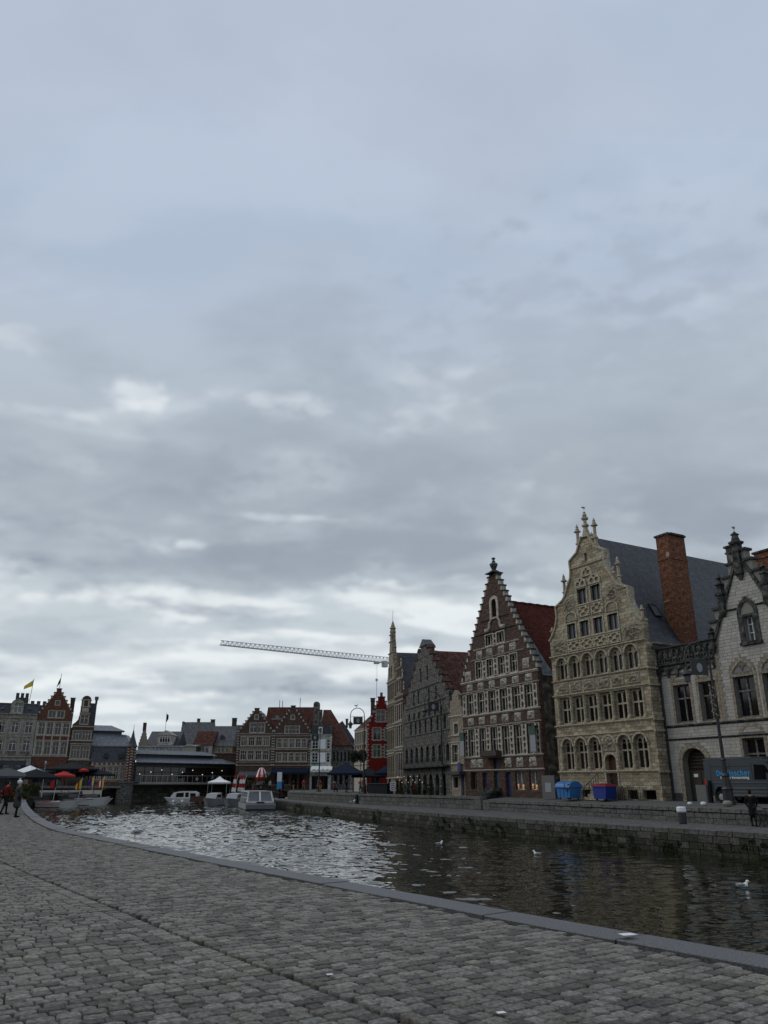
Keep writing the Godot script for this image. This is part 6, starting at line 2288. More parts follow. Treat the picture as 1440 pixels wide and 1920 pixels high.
func surface_net(bones: Array, cell: float, k: float) -> Array:      # [vertices, normals, region of each vertex, triangle list]
	var lo := Vector3.INF
	var hi := -Vector3.INF
	for b in bones:
		var r := maxf(b[2], b[3]) + cell * 2
		for p in [b[0], b[1]]:
			lo = lo.min(p - Vector3.ONE * r); hi = hi.max(p + Vector3.ONE * r)
	var nx := int((hi.x - lo.x) / cell) + 2
	var ny := int((hi.y - lo.y) / cell) + 2
	var nz := int((hi.z - lo.z) / cell) + 2
	var F := PackedFloat32Array()
	F.resize(nx * ny * nz)
	F.fill(1.0)
	for b in bones:
		var p: Vector3 = b[0]
		var q: Vector3 = b[1]
		var ra: float = b[2]
		var rb: float = b[3]
		var d := q - p
		var dd := maxf(d.length_squared(), 1e-9)
		var r := maxf(ra, rb) + k + cell * 1.5
		var a := ((p.min(q) - Vector3.ONE * r - lo) / cell).floor()
		var e := ((p.max(q) + Vector3.ONE * r - lo) / cell).ceil()
		for z in range(maxi(0, int(a.z)), mini(nz, int(e.z) + 1)):
			for y in range(maxi(0, int(a.y)), mini(ny, int(e.y) + 1)):
				for x in range(maxi(0, int(a.x)), mini(nx, int(e.x) + 1)):
					var w := lo + Vector3(x, y, z) * cell
					var t := clampf((w - p).dot(d) / dd, 0, 1)
					var s := (w - p - d * t).length() - lerpf(ra, rb, t)
					var i := (z * ny + y) * nx + x
					var f := F[i]
					var h := maxf(k - absf(f - s), 0.0) / k
					F[i] = minf(f, s) - h * h * k * 0.25
	var idx := {}
	var V := PackedVector3Array()
	var off := [0, 1, nx, nx + 1, nx * ny, nx * ny + 1, nx * ny + nx, nx * ny + nx + 1]
	for z in nz - 1:
		for y in ny - 1:
			for x in nx - 1:
				var i := (z * ny + y) * nx + x
				var m := 0
				for c in 8:
					if F[i + off[c]] < 0.0:
						m |= 1 << c
				if m == 0 or m == 255:
					continue
				var acc := Vector3.ZERO
				var n := 0
				for ed in [[0, 1], [2, 3], [4, 5], [6, 7], [0, 2], [1, 3], [4, 6], [5, 7], [0, 4], [1, 5], [2, 6], [3, 7]]:
					var fa := F[i + off[ed[0]]]
					var fb := F[i + off[ed[1]]]
					if (fa < 0.0) != (fb < 0.0):
						var t := fa / (fa - fb)
						var pa := Vector3(ed[0] & 1, (ed[0] >> 1) & 1, ed[0] >> 2)
						var pb := Vector3(ed[1] & 1, (ed[1] >> 1) & 1, ed[1] >> 2)
						acc += pa.lerp(pb, t); n += 1
				idx[i] = V.size()
				V.append(lo + (Vector3(x, y, z) + acc / n) * cell)
	var T := PackedInt32Array()
	for z in range(1, nz - 1):
		for y in range(1, ny - 1):
			for x in range(1, nx - 1):
				var i := (z * ny + y) * nx + x
				for ax in 3:
					var j: int = i + [1, nx, nx * ny][ax]
					if (F[i] < 0.0) == (F[j] < 0.0):
						continue
					var u: int = [nx, nx * ny, 1][ax]
					var v: int = [nx * ny, 1, nx][ax]
					var q := [i - u - v, i - v, i, i - u]
					var ok := true
					for w in q:
						ok = ok and idx.has(w)
					if not ok:
						continue
					if F[i] < 0.0:
						q.reverse()
					for w in [0, 1, 2, 0, 2, 3]:
						T.append(idx[q[w]])
	var N := PackedVector3Array()
	N.resize(V.size())
	for t in range(0, T.size(), 3):
		var n := (V[T[t + 2]] - V[T[t]]).cross(V[T[t + 1]] - V[T[t]])
		for w in 3:
			N[T[t + w]] += n
	var R := PackedInt32Array()
	for i in V.size():
		N[i] = N[i].normalized()
		var best := 1e9
		var reg := 0
		for b in bones:
			var d: Vector3 = b[1] - b[0]
			var t := clampf((V[i] - b[0]).dot(d) / maxf(d.length_squared(), 1e-9), 0, 1)
			var s: float = (V[i] - b[0] - d * t).length() - lerpf(b[2], b[3], t)
			if s < best:
				best = s; reg = b[4]
		R.append(reg)
	return [V, N, R, T]

# regions: 0 skin, 1 coat, 2 trousers, 3 shoes, 4 hair or hat
func skeleton(pose: String) -> Array:
	var B := []
	var step := 0.0
	var arms := "down"
	var coat := 0.0
	match pose:
		"walk": step = 0.26
		"stand": step = 0.03
		"coat":
			step = 0.06; coat = 0.42
		"hold":
			step = 0.05; arms = "up"
		"sit": arms = "lap"
	var hip := 0.92
	if pose == "sit":
		hip = 0.5
	var up := Vector3(0, hip, 0)
	for s in [-1.0, 1.0]:
		var h: Vector3 = up + Vector3(0.09 * s, -0.02, 0)
		var knee: Vector3 = Vector3(0.10 * s, 0.49, step * s * 0.6 + 0.03)
		var ank: Vector3 = Vector3(0.10 * s, 0.085, step * s - (0.04 if step > 0.1 else 0.0))
		if pose == "sit":
			knee = Vector3(0.11 * s, 0.52, 0.42); ank = Vector3(0.12 * s, 0.09, 0.40)
		B.append([h, knee, 0.092, 0.062, 2])
		B.append([knee, ank, 0.06, 0.043, 2])
		B.append([ank + Vector3(0, -0.03, -0.02), ank + Vector3(0.01 * s, -0.045, 0.17), 0.045, 0.036, 3])
		var sh := up + Vector3(0.185 * s, 0.49, 0)
		var el: Vector3 = sh + Vector3(0.06 * s, -0.28, -0.03 - step * 0.4 * s)
		var wr: Vector3 = el + Vector3(0.0, -0.24, 0.06 - step * 0.5 * s)
		if arms == "up":
			el = sh + Vector3(0.06 * s, -0.26, 0.08); wr = el + Vector3(-0.12 * s, 0.12, 0.2)
		elif arms == "lap":
			el = sh + Vector3(0.05 * s, -0.27, 0.08); wr = el + Vector3(-0.08 * s, -0.05, 0.24)
		elif coat > 0.0:
			el = sh + Vector3(0.09 * s, -0.27, -0.02); wr = el + Vector3(-0.07 * s, -0.19, 0.1)
		B.append([sh, el, 0.062, 0.05, 1])
		B.append([el, wr, 0.05, 0.04, 1])
		var dir := (wr - el).normalized()
		B.append([wr + dir * 0.02, wr + dir * 0.09, 0.032, 0.03, 0])
		B.append([wr + dir * 0.08, wr + dir * 0.15, 0.028, 0.016, 0])
	B.append([up + Vector3(-0.06, 0, 0), up + Vector3(0.06, 0, 0), 0.115, 0.115, 2])
	B.append([up + Vector3(0, 0.05, 0), up + Vector3(0, 0.30, 0.0), 0.125, 0.14, 1])
	B.append([up + Vector3(-0.09, 0.40, 0), up + Vector3(0.09, 0.40, 0), 0.115, 0.115, 1])
	if coat > 0.0:
		B.append([up + Vector3(0, 0.1, 0), up + Vector3(0, -coat + 0.1, 0), 0.15, 0.185, 1])
	B.append([up + Vector3(0, 0.50, 0), up + Vector3(0, 0.60, 0.01), 0.06, 0.052, 0])
	B.append([up + Vector3(0, 0.65, 0.03), up + Vector3(0, 0.71, 0.02), 0.072, 0.085, 0])
	B.append([up + Vector3(0, 0.665, 0.105), up + Vector3(0, 0.69, 0.105), 0.016, 0.012, 0])
	B.append([up + Vector3(0, 0.74, -0.02), up + Vector3(0, 0.68, -0.045), 0.092, 0.08, 4])
	return B

func person(label: String, at: Vector3, turn: float, pose: String, cols: Array, tall := 1.0, cell := 0.034) -> Node3D:
	var key := pose + str(cell)
	if not bodies.has(key):
		bodies[key] = surface_net(skeleton(pose), cell, 0.035)
	var g: Array = bodies[key]
	var mb := MB.new()
	var V: PackedVector3Array = g[0]
	var N: PackedVector3Array = g[1]
	var R: PackedInt32Array = g[2]
	var T: PackedInt32Array = g[3]
	for i in T:
		mb.v.append(V[i]); mb.n.append(N[i]); mb.c.append(cols[R[i]])
	var o := thing("person", label, "person", at, turn)
	var body := obj("body", mb, "people", o)
	o.scale = Vector3.ONE * tall
	return o

const SKIN := Color(0.42, 0.25, 0.18)
const DARK := Color(0.012, 0.012, 0.014)
const JEAN := Color(0.03, 0.04, 0.07)
const HAIR := Color(0.03, 0.02, 0.012)

func people() -> void:
	var a := person("person in dark red jacket and black trousers beside another at the kerb", Vector3(-21.2, 0, -46.0), 2.7, "walk", [SKIN, Color(0.13, 0.02, 0.018), DARK, DARK, HAIR], 1.03, 0.026)
	var b := person("person in long grey coat and pale knitted hat standing at the kerb", Vector3(-18.7, 0, -41.9), 2.4, "coat", [SKIN, Color(0.06, 0.06, 0.058), DARK, DARK, Color(0.45, 0.43, 0.40)], 1.03, 0.026)
	var hat := MB.new()
	hat.ball(Vector3(0, 1.66, -0.02), Vector3(0.115, 0.10, 0.125), 10)
	hat.ball(Vector3(0, 1.78, -0.03), Vector3(0.045, 0.045, 0.045), 6)
	obj("knitted_hat", hat, "feather_white", b)
	person("person in black coat walking past the lit shop windows", Vector3(11.6, TERR, -71.6), -0.9, "walk", [SKIN, DARK, DARK, DARK, HAIR], 1.02)
	var c := person("person in long black coat standing by the parked bicycles", Vector3(19.35, LOWQ, -43.3), 2.6, "coat", [SKIN, DARK, DARK, DARK, Color(0.02, 0.015, 0.012)], 1.05)
	person("person in navy jacket holding something beside the person in black coat", Vector3(19.9, LOWQ, -42.0), 1.9, "hold", [SKIN, Color(0.03, 0.03, 0.05), JEAN, Color(0.5, 0.5, 0.5), Color(0.5, 0.5, 0.5)])
	person("fair haired person in orange top standing behind the low wall", Vector3(-2.85, TERR, -98.5), -2.2, "hold", [SKIN, Color(0.42, 0.14, 0.05), Color(0.10, 0.11, 0.12), DARK, Color(0.30, 0.19, 0.08)])
	person("person in red hooded jacket and tan skirt among the strollers", Vector3(-9.5, TERR, -122.0), 3.0, "stand", [SKIN, Color(0.15, 0.03, 0.025), Color(0.33, 0.18, 0.06), DARK, HAIR], 1.02)
	person("person in bright red top near the tall dark lamp post", Vector3(-12.6, TERR, -128.0), 0.4, "walk", [SKIN, Color(0.40, 0.02, 0.03), Color(0.14, 0.14, 0.15), DARK, HAIR])
	person("person in pale grey jacket left of the dark parasols", Vector3(-7.3, TERR, -120.0), 2.8, "stand", [SKIN, Color(0.16, 0.14, 0.13), JEAN, DARK, HAIR])
	person("person all in black leaning by the end of the low wall", Vector3(-15.9, LOWQ, -124.6), 1.2, "stand", [SKIN, DARK, DARK, DARK, HAIR], 1.0)
	person("person in white jacket beside the blue and white banner", Vector3(-18.3, TERR, -131.0), 0.9, "stand", [SKIN, Color(0.35, 0.34, 0.30), DARK, DARK, HAIR])
	person("person in dark navy coat beside the blue and white banner", Vector3(-16.4, TERR, -132.5), 2.0, "coat", [SKIN, Color(0.015, 0.018, 0.03), DARK, DARK, HAIR])
	person("person in black jacket and ochre trousers near the red top", Vector3(-14.1, TERR, -127.0), 2.9, "walk", [SKIN, DARK, Color(0.25, 0.19, 0.09), DARK, HAIR])
	person("person in brown coat beneath the white ruffled awning", Vector3(-11.2, TERR, -140.0), 0.2, "coat", [SKIN, Color(0.08, 0.05, 0.035), DARK, DARK, HAIR])
	person("person in dark green parka close to the dark parasols", Vector3(-5.6, TERR, -121.5), 0.7, "stand", [SKIN, Color(0.02, 0.03, 0.022), DARK, DARK, HAIR])
	person("person crouched in rust coloured jacket before the dark parasols", Vector3(-6.9, TERR - 0.1, -113.5), 1.9, "sit", [SKIN, Color(0.18, 0.05, 0.035), DARK, DARK, HAIR])
	person("person in dark coat waiting at the striped kiosk", Vector3(-20.4, LOWQ, -135.4), 0.2, "coat", [SKIN, DARK, DARK, DARK, HAIR])
	person("second dark figure with grey hood at the striped kiosk", Vector3(-21.9, LOWQ, -136.0), 1.2, "stand", [SKIN, Color(0.05, 0.05, 0.055), DARK, DARK, Color(0.06, 0.06, 0.06)])
	person("person in cream jacket sitting on the pavilion terrace", Vector3(-37.6, TERR + 1.2, -163.5), 0.3, "sit", [SKIN, Color(0.40, 0.35, 0.25), DARK, DARK, HAIR])
	person("person in grey shirt standing on the pavilion terrace", Vector3(-35.0, TERR + 1.2, -166.0), -0.4, "stand", [SKIN, Color(0.2, 0.2, 0.21), DARK, DARK, HAIR])
	for i in 6:
		person("dark clad guest seated under the black parasols on the left bank", Vector3(-34.2 - i * 2.1 - (i % 2), 0.0, -72.5 - i * 5.2), 1.0 + i * 1.1, "sit", [SKIN, [DARK, Color(0.05, 0.05, 0.06), Color(0.02, 0.03, 0.03)][i % 3], DARK, DARK, HAIR]).set_meta("group", "guests seated under the parasols")

# ------------------------------------------------------------------ vehicles and bins
func van() -> void:
	var d := Vector3(0.4613, 0, 0.8872)
	var n := Vector3(-0.8872, 0, 0.4613)
	var b := thing("delivery_van", "dark grey high roofed delivery van with blue lettering parked by the gateway", "van", Vector3(20.11, TERR, -56.71) + d * 4.95 + n * 2.5, turn_of(0.52, 1.0))
	var prof := [Vector2(0.05, 0.42), Vector2(0.62, 0.42), Vector2(0.70, 0.74), Vector2(0.92, 0.94), Vector2(1.22, 0.94), Vector2(1.44, 0.74), Vector2(1.52, 0.38), Vector2(4.35, 0.38), Vector2(4.43, 0.74), Vector2(4.65, 0.94), Vector2(4.95, 0.94), Vector2(5.17, 0.74), Vector2(5.25, 0.40), Vector2(5.85, 0.42), Vector2(5.92, 0.7), Vector2(5.86, 1.12), Vector2(5.1, 1.45), Vector2(4.45, 2.38), Vector2(4.2, 2.52), Vector2(0.18, 2.56), Vector2(0.02, 2.4), Vector2(0.0, 0.9)]
	var mb := MB.new()
	mb.plate([prof], -1.85, 0.0, true)
	obj("body", mb, "van_paint", b)
	var ro := MB.new()
	ro.plate([[Vector2(0.12, 2.5), Vector2(4.3, 2.46), Vector2(4.1, 2.64), Vector2(0.2, 2.66)]], -1.75, -0.1, true)
	obj("roof", ro, "van_trim", b)
	var gt := MB.new()
	gt.bar(Vector3(0.05, 2.58, 0.0), Vector3(3.6, 2.58, 0.0), 0.05)
	obj("roof_rail", gt, "chrome", b)
	var tr := MB.new()
	for y in [[0.42, 0.55, 1.6, 4.3], [0.82, 0.92, 1.5, 4.4], [1.16, 1.22, 0.1, 5.6], [0.62, 0.7, 1.52, 4.38]]:
		tr.box(y[2], y[0], 0.0, y[3], y[1], 0.03)
	obj("side_trim", tr, "chrome", b)
	var gr := MB.new()
	for x in [[0.5, 0.52], [1.95, 1.97], [3.5, 3.52]]:
		gr.box(x[0], 1.3, 0.0, x[1], 2.3, 0.006)
	gr.box(0.5, 2.1, 0.0, 3.5, 2.12, 0.006)
	obj("panel_seam", gr, "rubber", b)
	var w := MB.new()
	w.plate([[Vector2(3.62, 1.36), Vector2(4.95, 1.36), Vector2(4.42, 2.16), Vector2(3.7, 2.2)]], 0.0, 0.02)
	obj("window", w, "glass_0", b)
	var ws := MB.new()
	ws.quad(Vector3(5.08, 1.5, -0.08), Vector3(5.08, 1.5, -1.78), Vector3(4.5, 2.34, -1.7), Vector3(4.5, 2.34, -0.15))
	obj("windscreen", ws, "glass_0", b)
	var mr := MB.new()
	mr.box(4.62, 1.34, 0.05, 4.74, 1.72, 0.26)
	obj("wing_mirror", mr, "van_trim", b)
	for x in [1.07, 4.8]:
		for z in [-0.14, -1.71]:
			var t := MB.new()
			t.xf = Transform3D(Basis(Vector3(1, 0, 0), Vector3(0, 0, 1), Vector3(0, -1, 0)), Vector3(x, 0.36, z))
			t.lathe(Vector3(0, -0.12, 0), [[0.0, 0], [0.24, 0.0], [0.34, 0.02], [0.36, 0.06], [0.36, 0.2], [0.34, 0.24], [0.24, 0.25], [0.0, 0.23]], 18)
			var wheel := obj("wheel", t, "rubber", b)
			var h := MB.new()
			h.xf = t.xf
			h.lathe(Vector3(0, -0.13, 0), [[0.0, 0.0], [0.2, 0.01], [0.22, 0.03]], 12)
			h.lathe(Vector3(0, 0.1, 0), [[0.22, 0.0], [0.2, 0.025], [0.0, 0.035]], 12)
			obj("rim", h, "steel", wheel)
	boxat("tail_light", b, "tail_light", -0.03, 1.0, -0.14, 0.06, 1.42, 0.012)
	boxat("tail_light", b, "tail_light", -0.03, 1.0, -1.86, 0.06, 1.42, -1.7)
	boxat("bumper", b, "van_trim", -0.08, 0.42, -1.8, 0.1, 0.68, -0.05)
	boxat("headlight", b, "bright_glass", 5.7, 0.95, -0.3, 5.9, 1.15, -0.0)
	for q in [["De Visscher", 0.36, 0.92, 1.72, "letter_blue"], ["Sanitair Verwarming", 0.17, 1.2, 1.46, "letter_white"]]:
		var tm := TextMesh.new()
		tm.text = q[0]
		var f := SystemFont.new()
		f.font_names = PackedStringArray(["Droid Sans"])
		f.font_weight = 700
		tm.font = f
		tm.font_size = 32
		tm.pixel_size = q[1] / 26.0
		tm.depth = 0.01
		tm.horizontal_alignment = HORIZONTAL_ALIGNMENT_LEFT
		put("lettering", tm, q[4], b, Transform3D(Basis.IDENTITY, Vector3(q[2], q[3], 0.012)))

func bins() -> void:
	var t := turn_of(0.56, 1.0)
	var gl := Vector3(14.23, TERR, -65.15)
	var d := Vector3(0.4886, 0, 0.8725)
	var n := Vector3(-0.8725, 0, 0.4886)
	# big round lidded container
	var a := thing("waste_container", "bright blue round lidded waste container before the guild house", "container", gl + d * 2.3 + n * 2.1, t)
	a.scale = Vector3(0.66, 1.0, 1.0)
	var mb := MB.new()
	mb.plate([[Vector2(0.16, 0.12), Vector2(2.14, 0.12), Vector2(2.28, 0.86), Vector2(0.02, 0.86)]], -0.55, 0.55, true)
	obj("body", mb, "blue_bin", a)
	for k in 3:
		boxat("rib", a, "blue_bin", 0.55 + k * 0.6, 0.14, 0.55, 0.62 + k * 0.6, 0.84, 0.58)
	var lid := MB.new()
	var P := []
	for i in 11:
		var g := PI * i / 10
		P.append(Vector2(0.66 * cos(g), 0.44 * sin(g)))
	lid.xf = Transform3D(Basis(Vector3(0, 0, -1), Vector3(0, 1, 0), Vector3(1, 0, 0)), Vector3(0, 0.86, 0))
	lid.plate([P], -0.06, 2.36, true)
	obj("lid", lid, "blue_bin", a)
	var arm := MB.new()
	arm.tube([Vector3(1.5, 1.2, 0.62), Vector3(1.62, 0.75, 0.66), Vector3(1.95, 0.6, 0.66), Vector3(2.3, 0.85, 0.6)], 0.03, 5)
	arm.box(2.0, 0.86, 0.55, 2.26, 1.1, 0.62)
	obj("lifting_arm", arm, "rubber", a)
	for x in [0.35, 1.95]:
		for z in [-0.4, 0.4]:
			var w := MB.new()
			w.xf = Transform3D(Basis(Vector3(1, 0, 0), Vector3(0, 0, 1), Vector3(0, -1, 0)), Vector3(x, 0.1, z))
			w.lathe(Vector3(0, -0.03, 0), [[0.0, 0], [0.1, 0], [0.1, 0.06], [0, 0.06]], 10)
			obj("wheel", w, "rubber", a)
	var b := thing("rubbish_bin", "dark blue rubbish bin with red flat lid before the guild house steps", "bin", gl + d * 6.2 + n * 2.2, t)
	b.scale = Vector3(0.68, 1.0, 1.0)
	mb = MB.new()
	mb.plate([[Vector2(0.14, 0.1), Vector2(1.8, 0.1), Vector2(1.98, 0.94), Vector2(0.0, 0.94)]], -0.5, 0.5, true)
	obj("body", mb, "dark_blue_bin", b)
	var l2 := MB.new()
	l2.plate([[Vector2(-0.06, 0.94), Vector2(2.04, 0.94), Vector2(1.96, 1.08), Vector2(1.3, 1.06), Vector2(1.2, 1.14), Vector2(0.8, 1.14), Vector2(0.7, 1.06), Vector2(0.02, 1.1)]], -0.56, 0.56, true)
	obj("lid", l2, "red_lid", b)
	boxat("rim", b, "dark_blue_bin", -0.04, 0.88, 0.48, 2.02, 0.95, 0.56)
	for x in [0.3, 1.65]:
		boxat("wheel", b, "rubber", x - 0.05, 0.0, 0.3, x + 0.1, 0.14, 0.4)
	# grey cabinet by the brick house, grey box by the gate
	var c := thing("utility_cabinet", "grey metal fence panel with white notice beside the blue container", "cabinet", gl + d * 0.0 + n * 1.2, t)
	boxat("panel", c, "pipe", -1.0, 0, -0.03, 0.5, 1.75, 0.03)
	boxat("notice", c, "banner_grey", -0.6, 0.5, 0.03, 0.1, 1.2, 0.05)
	var e := thing("switch_cabinet", "slim grey street cabinet behind the van near the gateway", "cabinet", Vector3(20.11, TERR, -56.71) + Vector3(0.4613, 0, 0.8872) * 4.45 + Vector3(-0.8872, 0, 0.4613) * 2.6, t)
	boxat("body", e, "concrete", 0, 0, -0.25, 0.75, 1.05, 0.25)
	boxat("post", e, "rubber", 0.82, 0, -0.1, 0.95, 1.3, 0.1)

# ------------------------------------------------------------------ street furniture
func lamp_post(label: String, at: Vector3, turn: float, h: float, sign_board: bool, garland := false) -> void:
	var b := thing("street_lamp", label, "street lamp", at, turn, "arched lamp posts along the street")
	var mb := MB.new()
	mb.lathe(Vector3.ZERO, [[0.36, 0], [0.36, 0.12], [0.3, 0.2], [0.28, 0.75], [0.34, 0.82], [0.26, 0.95], [0.2, 1.5], [0.24, 1.56], [0.15, 1.7], [0.12, 2.4], [0.15, 2.45], [0.1, 2.55], [0.085, h * 0.55], [0.11, h * 0.56], [0.075, h * 0.58], [0.055, h - 1.0]], 10)
	obj("post", mb, "iron", b)
	var ar := MB.new()
	var pts := [Vector3(0, h - 1.0, 0)]
	for i in 11:
		var g := PI * i / 10
		pts.append(Vector3(-0.85 + 0.85 * cos(g), h - 0.85 + 0.85 * sin(g), 0))
	pts.append(Vector3(-1.7, h - 1.5, 0))
	ar.tube(pts, 0.045, 6)
	ar.bar(Vector3(0.06, h - 1.0, 0), Vector3(-1.66, h - 1.0, 0), 0.035)
	obj("arm", ar, "iron", b)
	var ln := MB.new()
	ln.lathe(Vector3(-1.7, h - 2.45, 0), [[0.0, 0.0], [0.05, 0.06], [0.14, 0.1], [0.2, 0.42], [0.38, 0.5], [0.36, 0.56], [0.22, 0.7], [0.1, 0.78], [0.06, 0.95], [0.0, 0.97]], 8)
	var lo := obj("lantern", ln, "iron", b)
	var gl := MB.new()
	gl.lathe(Vector3(-1.7, h - 2.45, 0), [[0.0, 0.01], [0.1, 0.02], [0.16, 0.1], [0.21, 0.4], [0.0, 0.41]], 8)
	obj("glass", gl, "bright_glass", lo)
	if sign_board:
		boxat("sign_board", b, "iron", -1.35, h - 1.95, -0.03, -0.2, h - 1.05, 0.03)
		var em := MB.new()
		em.plate([circle(-0.78, h - 1.5, 0.2, 12, 0.28)], 0.03, 0.045)
		em.plate([circle(-0.78, h - 1.5, 0.2, 12, 0.28)], -0.045, -0.03, true)
		obj("emblem", em, "banner_grey", b)
	if garland:
		var g := MB.new()
		for i in 26:
			var a := i * 0.9
			g.ball(Vector3(0.14 * cos(a) - 0.1, h - 4.4 + i * 0.075, 0.14 * sin(a)), Vector3(0.05, 0.08, 0.05), 5)
		obj("garland", g, "brownstone", b)

func street_furniture() -> void:
	lamp_post("tall black arched lamp post with garland beside the grey van", Vector3(20.0, TERR, -47.6), 0.25, 9.3, true, true)
	lamp_post("tall black arched lamp post with sign board before the stone granary", Vector3(5.85, TERR, -81.5), 0.2, 10.1, true)
	lamp_post("tall black arched lamp post with sign board beside the dark parasols", Vector3(-2.4, TERR, -97.0), 0.0, 9.9, true)
	lamp_post("tall black arched lamp post before the narrow white house", Vector3(-9.95, TERR, -124.5), 0.0, 9.4, true)
	# bollards on the lower walkway
	for q in [[-3.1, -92.0, "black iron bollard on the walkway below the orange topped person"], [-17.6, -132.0, "black iron bollard on the walkway near the end of the wall"]]:
		var mb := MB.new()
		mb.lathe(Vector3.ZERO, [[0.2, 0], [0.2, 0.05], [0.17, 0.1], [0.17, 0.85], [0.2, 0.9], [0.16, 1.0], [0.0, 1.02]], 10)
		var o := obj("bollard", mb, "iron")
		o.position = Vector3(q[0], LOWQ, q[1])
		tag(o, q[2], "bollard", "bollards on the walkway")
	var b := thing("litter_bin", "slim dark litter bin with white bag folded over its rim on the walkway", "bin", Vector3(16.75, LOWQ, -46.4))
	var mb := MB.new()
	mb.lathe(Vector3.ZERO, [[0.2, 0], [0.22, 0.04], [0.23, 0.66], [0.0, 0.66]], 12)
	obj("body", mb, "van_trim", b)
	mb = MB.new()
	mb.lathe(Vector3.ZERO, [[0.235, 0.6], [0.27, 0.66], [0.26, 0.84], [0.22, 0.9], [0.15, 0.86], [0.0, 0.84]], 9)
	obj("bag", mb, "litter", b)
	# banners on the brick house
	for q in [[10.95, "grey and green hanging banner by the right edge of the brick house"], [0.0, "grey and green hanging banner between toll house and brick house"]]:
		var o := thing("hanging_banner", q[1], "banner", Vector3(7.64, TERR, -77.67) + Vector3(0.4613, 0, 0.8872) * q[0] + Vector3(-0.8872, 0, 0.4613) * 0.35, turn_of(0.52, 1.0))
		boxat("cloth", o, "banner_grey", 0, 3.65, 0.0, 0.72, 5.0, 0.03)
		boxat("top_field", o, "green_banner", 0, 5.0, 0.0, 0.72, 5.7, 0.03)
		boxat("arm", o, "iron", -0.05, 5.7, -0.35, 0.8, 5.76, 0.04)
	# topiary cones
	for q in [[6.05, -84.0, 4.0, "tall dark clipped conifer in grey planter before the granary"], [7.6, -83.2, 2.9, "smaller dark clipped conifer beside the lamp post before the granary"], [0.7, -97.0, 1.7, "low clipped conifer in pale planter near the black serving counter"]]:
		topiary(q[3], Vector3(q[0], TERR, q[1]), q[2])
	# dark serving counter and pavement board
	var ct := thing("serving_counter", "long black serving counter behind the low wall beside dark parasols", "counter", Vector3(-1.6, TERR, -101.5), -1.2)
	boxat("front", ct, "canvas_black", 0, 0, -0.4, 6.4, 1.1, 0.4)
	boxat("top", ct, "van_trim", -0.1, 1.1, -0.5, 6.5, 1.17, 0.5)
	var sb := thing("pavement_board", "white menu board standing behind the low wall by the counter", "sign", Vector3(1.05, TERR, -94.5), 0.2)
	boxat("board", sb, "plastic_white", -0.35, 0.35, -0.04, 0.35, 1.35, 0.0)
	boxat("leg", sb, "iron", -0.35, 0.0, -0.05, -0.3, 0.4, 0.0)
	boxat("leg", sb, "iron", 0.3, 0.0, -0.05, 0.35, 0.4, 0.0)
	for i in 4:
		boxat("text_line", sb, "van_trim", -0.25, 0.5 + i * 0.2, 0.0, 0.2, 0.56 + i * 0.2, 0.004)
	# parasols
	parasol("large black square parasol left of the lamp post before the pale house", Vector3(-5.2, TERR, -112.0), 3.1, 3.9, 2.5, "canvas_navy", 4)
	parasol("large black square parasol below the red house wall", Vector3(1.1, TERR, -109.0), 2.9, 3.9, 2.5, "canvas_navy", 4)
	parasol("black square parasol in the shade of the red house", Vector3(-2.2, TERR, -115.0), 2.9, 3.3, 2.2, "canvas_black", 4)
	# lit terrace before the granary
	for i in 7:
		var t := thing("terrace_table", "small dark terrace table before the granary arches", "table", Vector3(2.0 + i * 0.62, TERR, -92.5 + i * 1.45), 0.3 * i, "tables before the granary")
		var m := MB.new()
		m.lathe(Vector3.ZERO, [[0.22, 0], [0.22, 0.03], [0.04, 0.06], [0.04, 0.7]], 8)
		obj("pedestal", m, "iron", t)
		var tt := MB.new()
		tt.lathe(Vector3(0, 0.7, 0), [[0.0, 0.0], [0.38, 0.0], [0.38, 0.04], [0.0, 0.04]], 10)
		obj("top", tt, "wood_dark", t)
		var ch := thing("terrace_chair", "black terrace chair before the granary arches", "chair", Vector3(2.6 + i * 0.62, TERR, -92.3 + i * 1.45), 2.0 + 0.8 * i, "chairs before the granary")
		boxat("seat", ch, "canvas_black", -0.22, 0.43, -0.22, 0.22, 0.47, 0.22)
		boxat("backrest", ch, "canvas_black", -0.22, 0.55, -0.23, 0.22, 0.92, -0.19)
		for x in [-0.2, 0.17]:
			for z in [-0.2, 0.17]:
				boxat("leg", ch, "iron", x, 0, z, x + 0.03, 0.43, z + 0.03)
	var hedge := [[1.9, -90.6], [3.4, -87.3], [4.8, -84.6]]
	for i in 3:
		leafy("planter_hedge", "dark clipped hedge in trough before the granary terrace", "hedge", Vector3(hedge[i][0], TERR, hedge[i][1]), Vector3(0.35, 0.55, 1.5), Vector3(0, 0.55, 0), 260, 0.09, Color(0.012, 0.018, 0.008), 900 + i, -0.27, "hedges before the granary")
	var red := thing("red_cushion", "small red blanket on a chair of the granary terrace", "blanket", Vector3(3.5, TERR, -90.5), 0.2)
	boxat("cloth", red, "canvas_red", -0.3, 0.5, -0.05, 0.3, 0.98, 0.03)
	var sl := thing("string_lights", "string of small lit bulbs before the granary arches", "lights", Vector3(2.30, TERR, -95.49), turn_of(0.27, 1.0))
	var wire := MB.new()
	var wp := []
	for i in 25:
		wp.append(Vector3(1.0 + i * 0.42, 1.95 - 0.14 * absf(sin(i * 0.52)), 1.0))
	wire.tube(wp, 0.012, 4)
	obj("wire", wire, "iron", sl)
	for i in 12:
		var bl := MB.new()
		bl.ball(wp[i * 2] + Vector3(0, -0.06 - 0.25 * (i % 3), 0), Vector3(0.03, 0.04, 0.03), 6)
		obj("bulb", bl, "lamp_glow", sl)
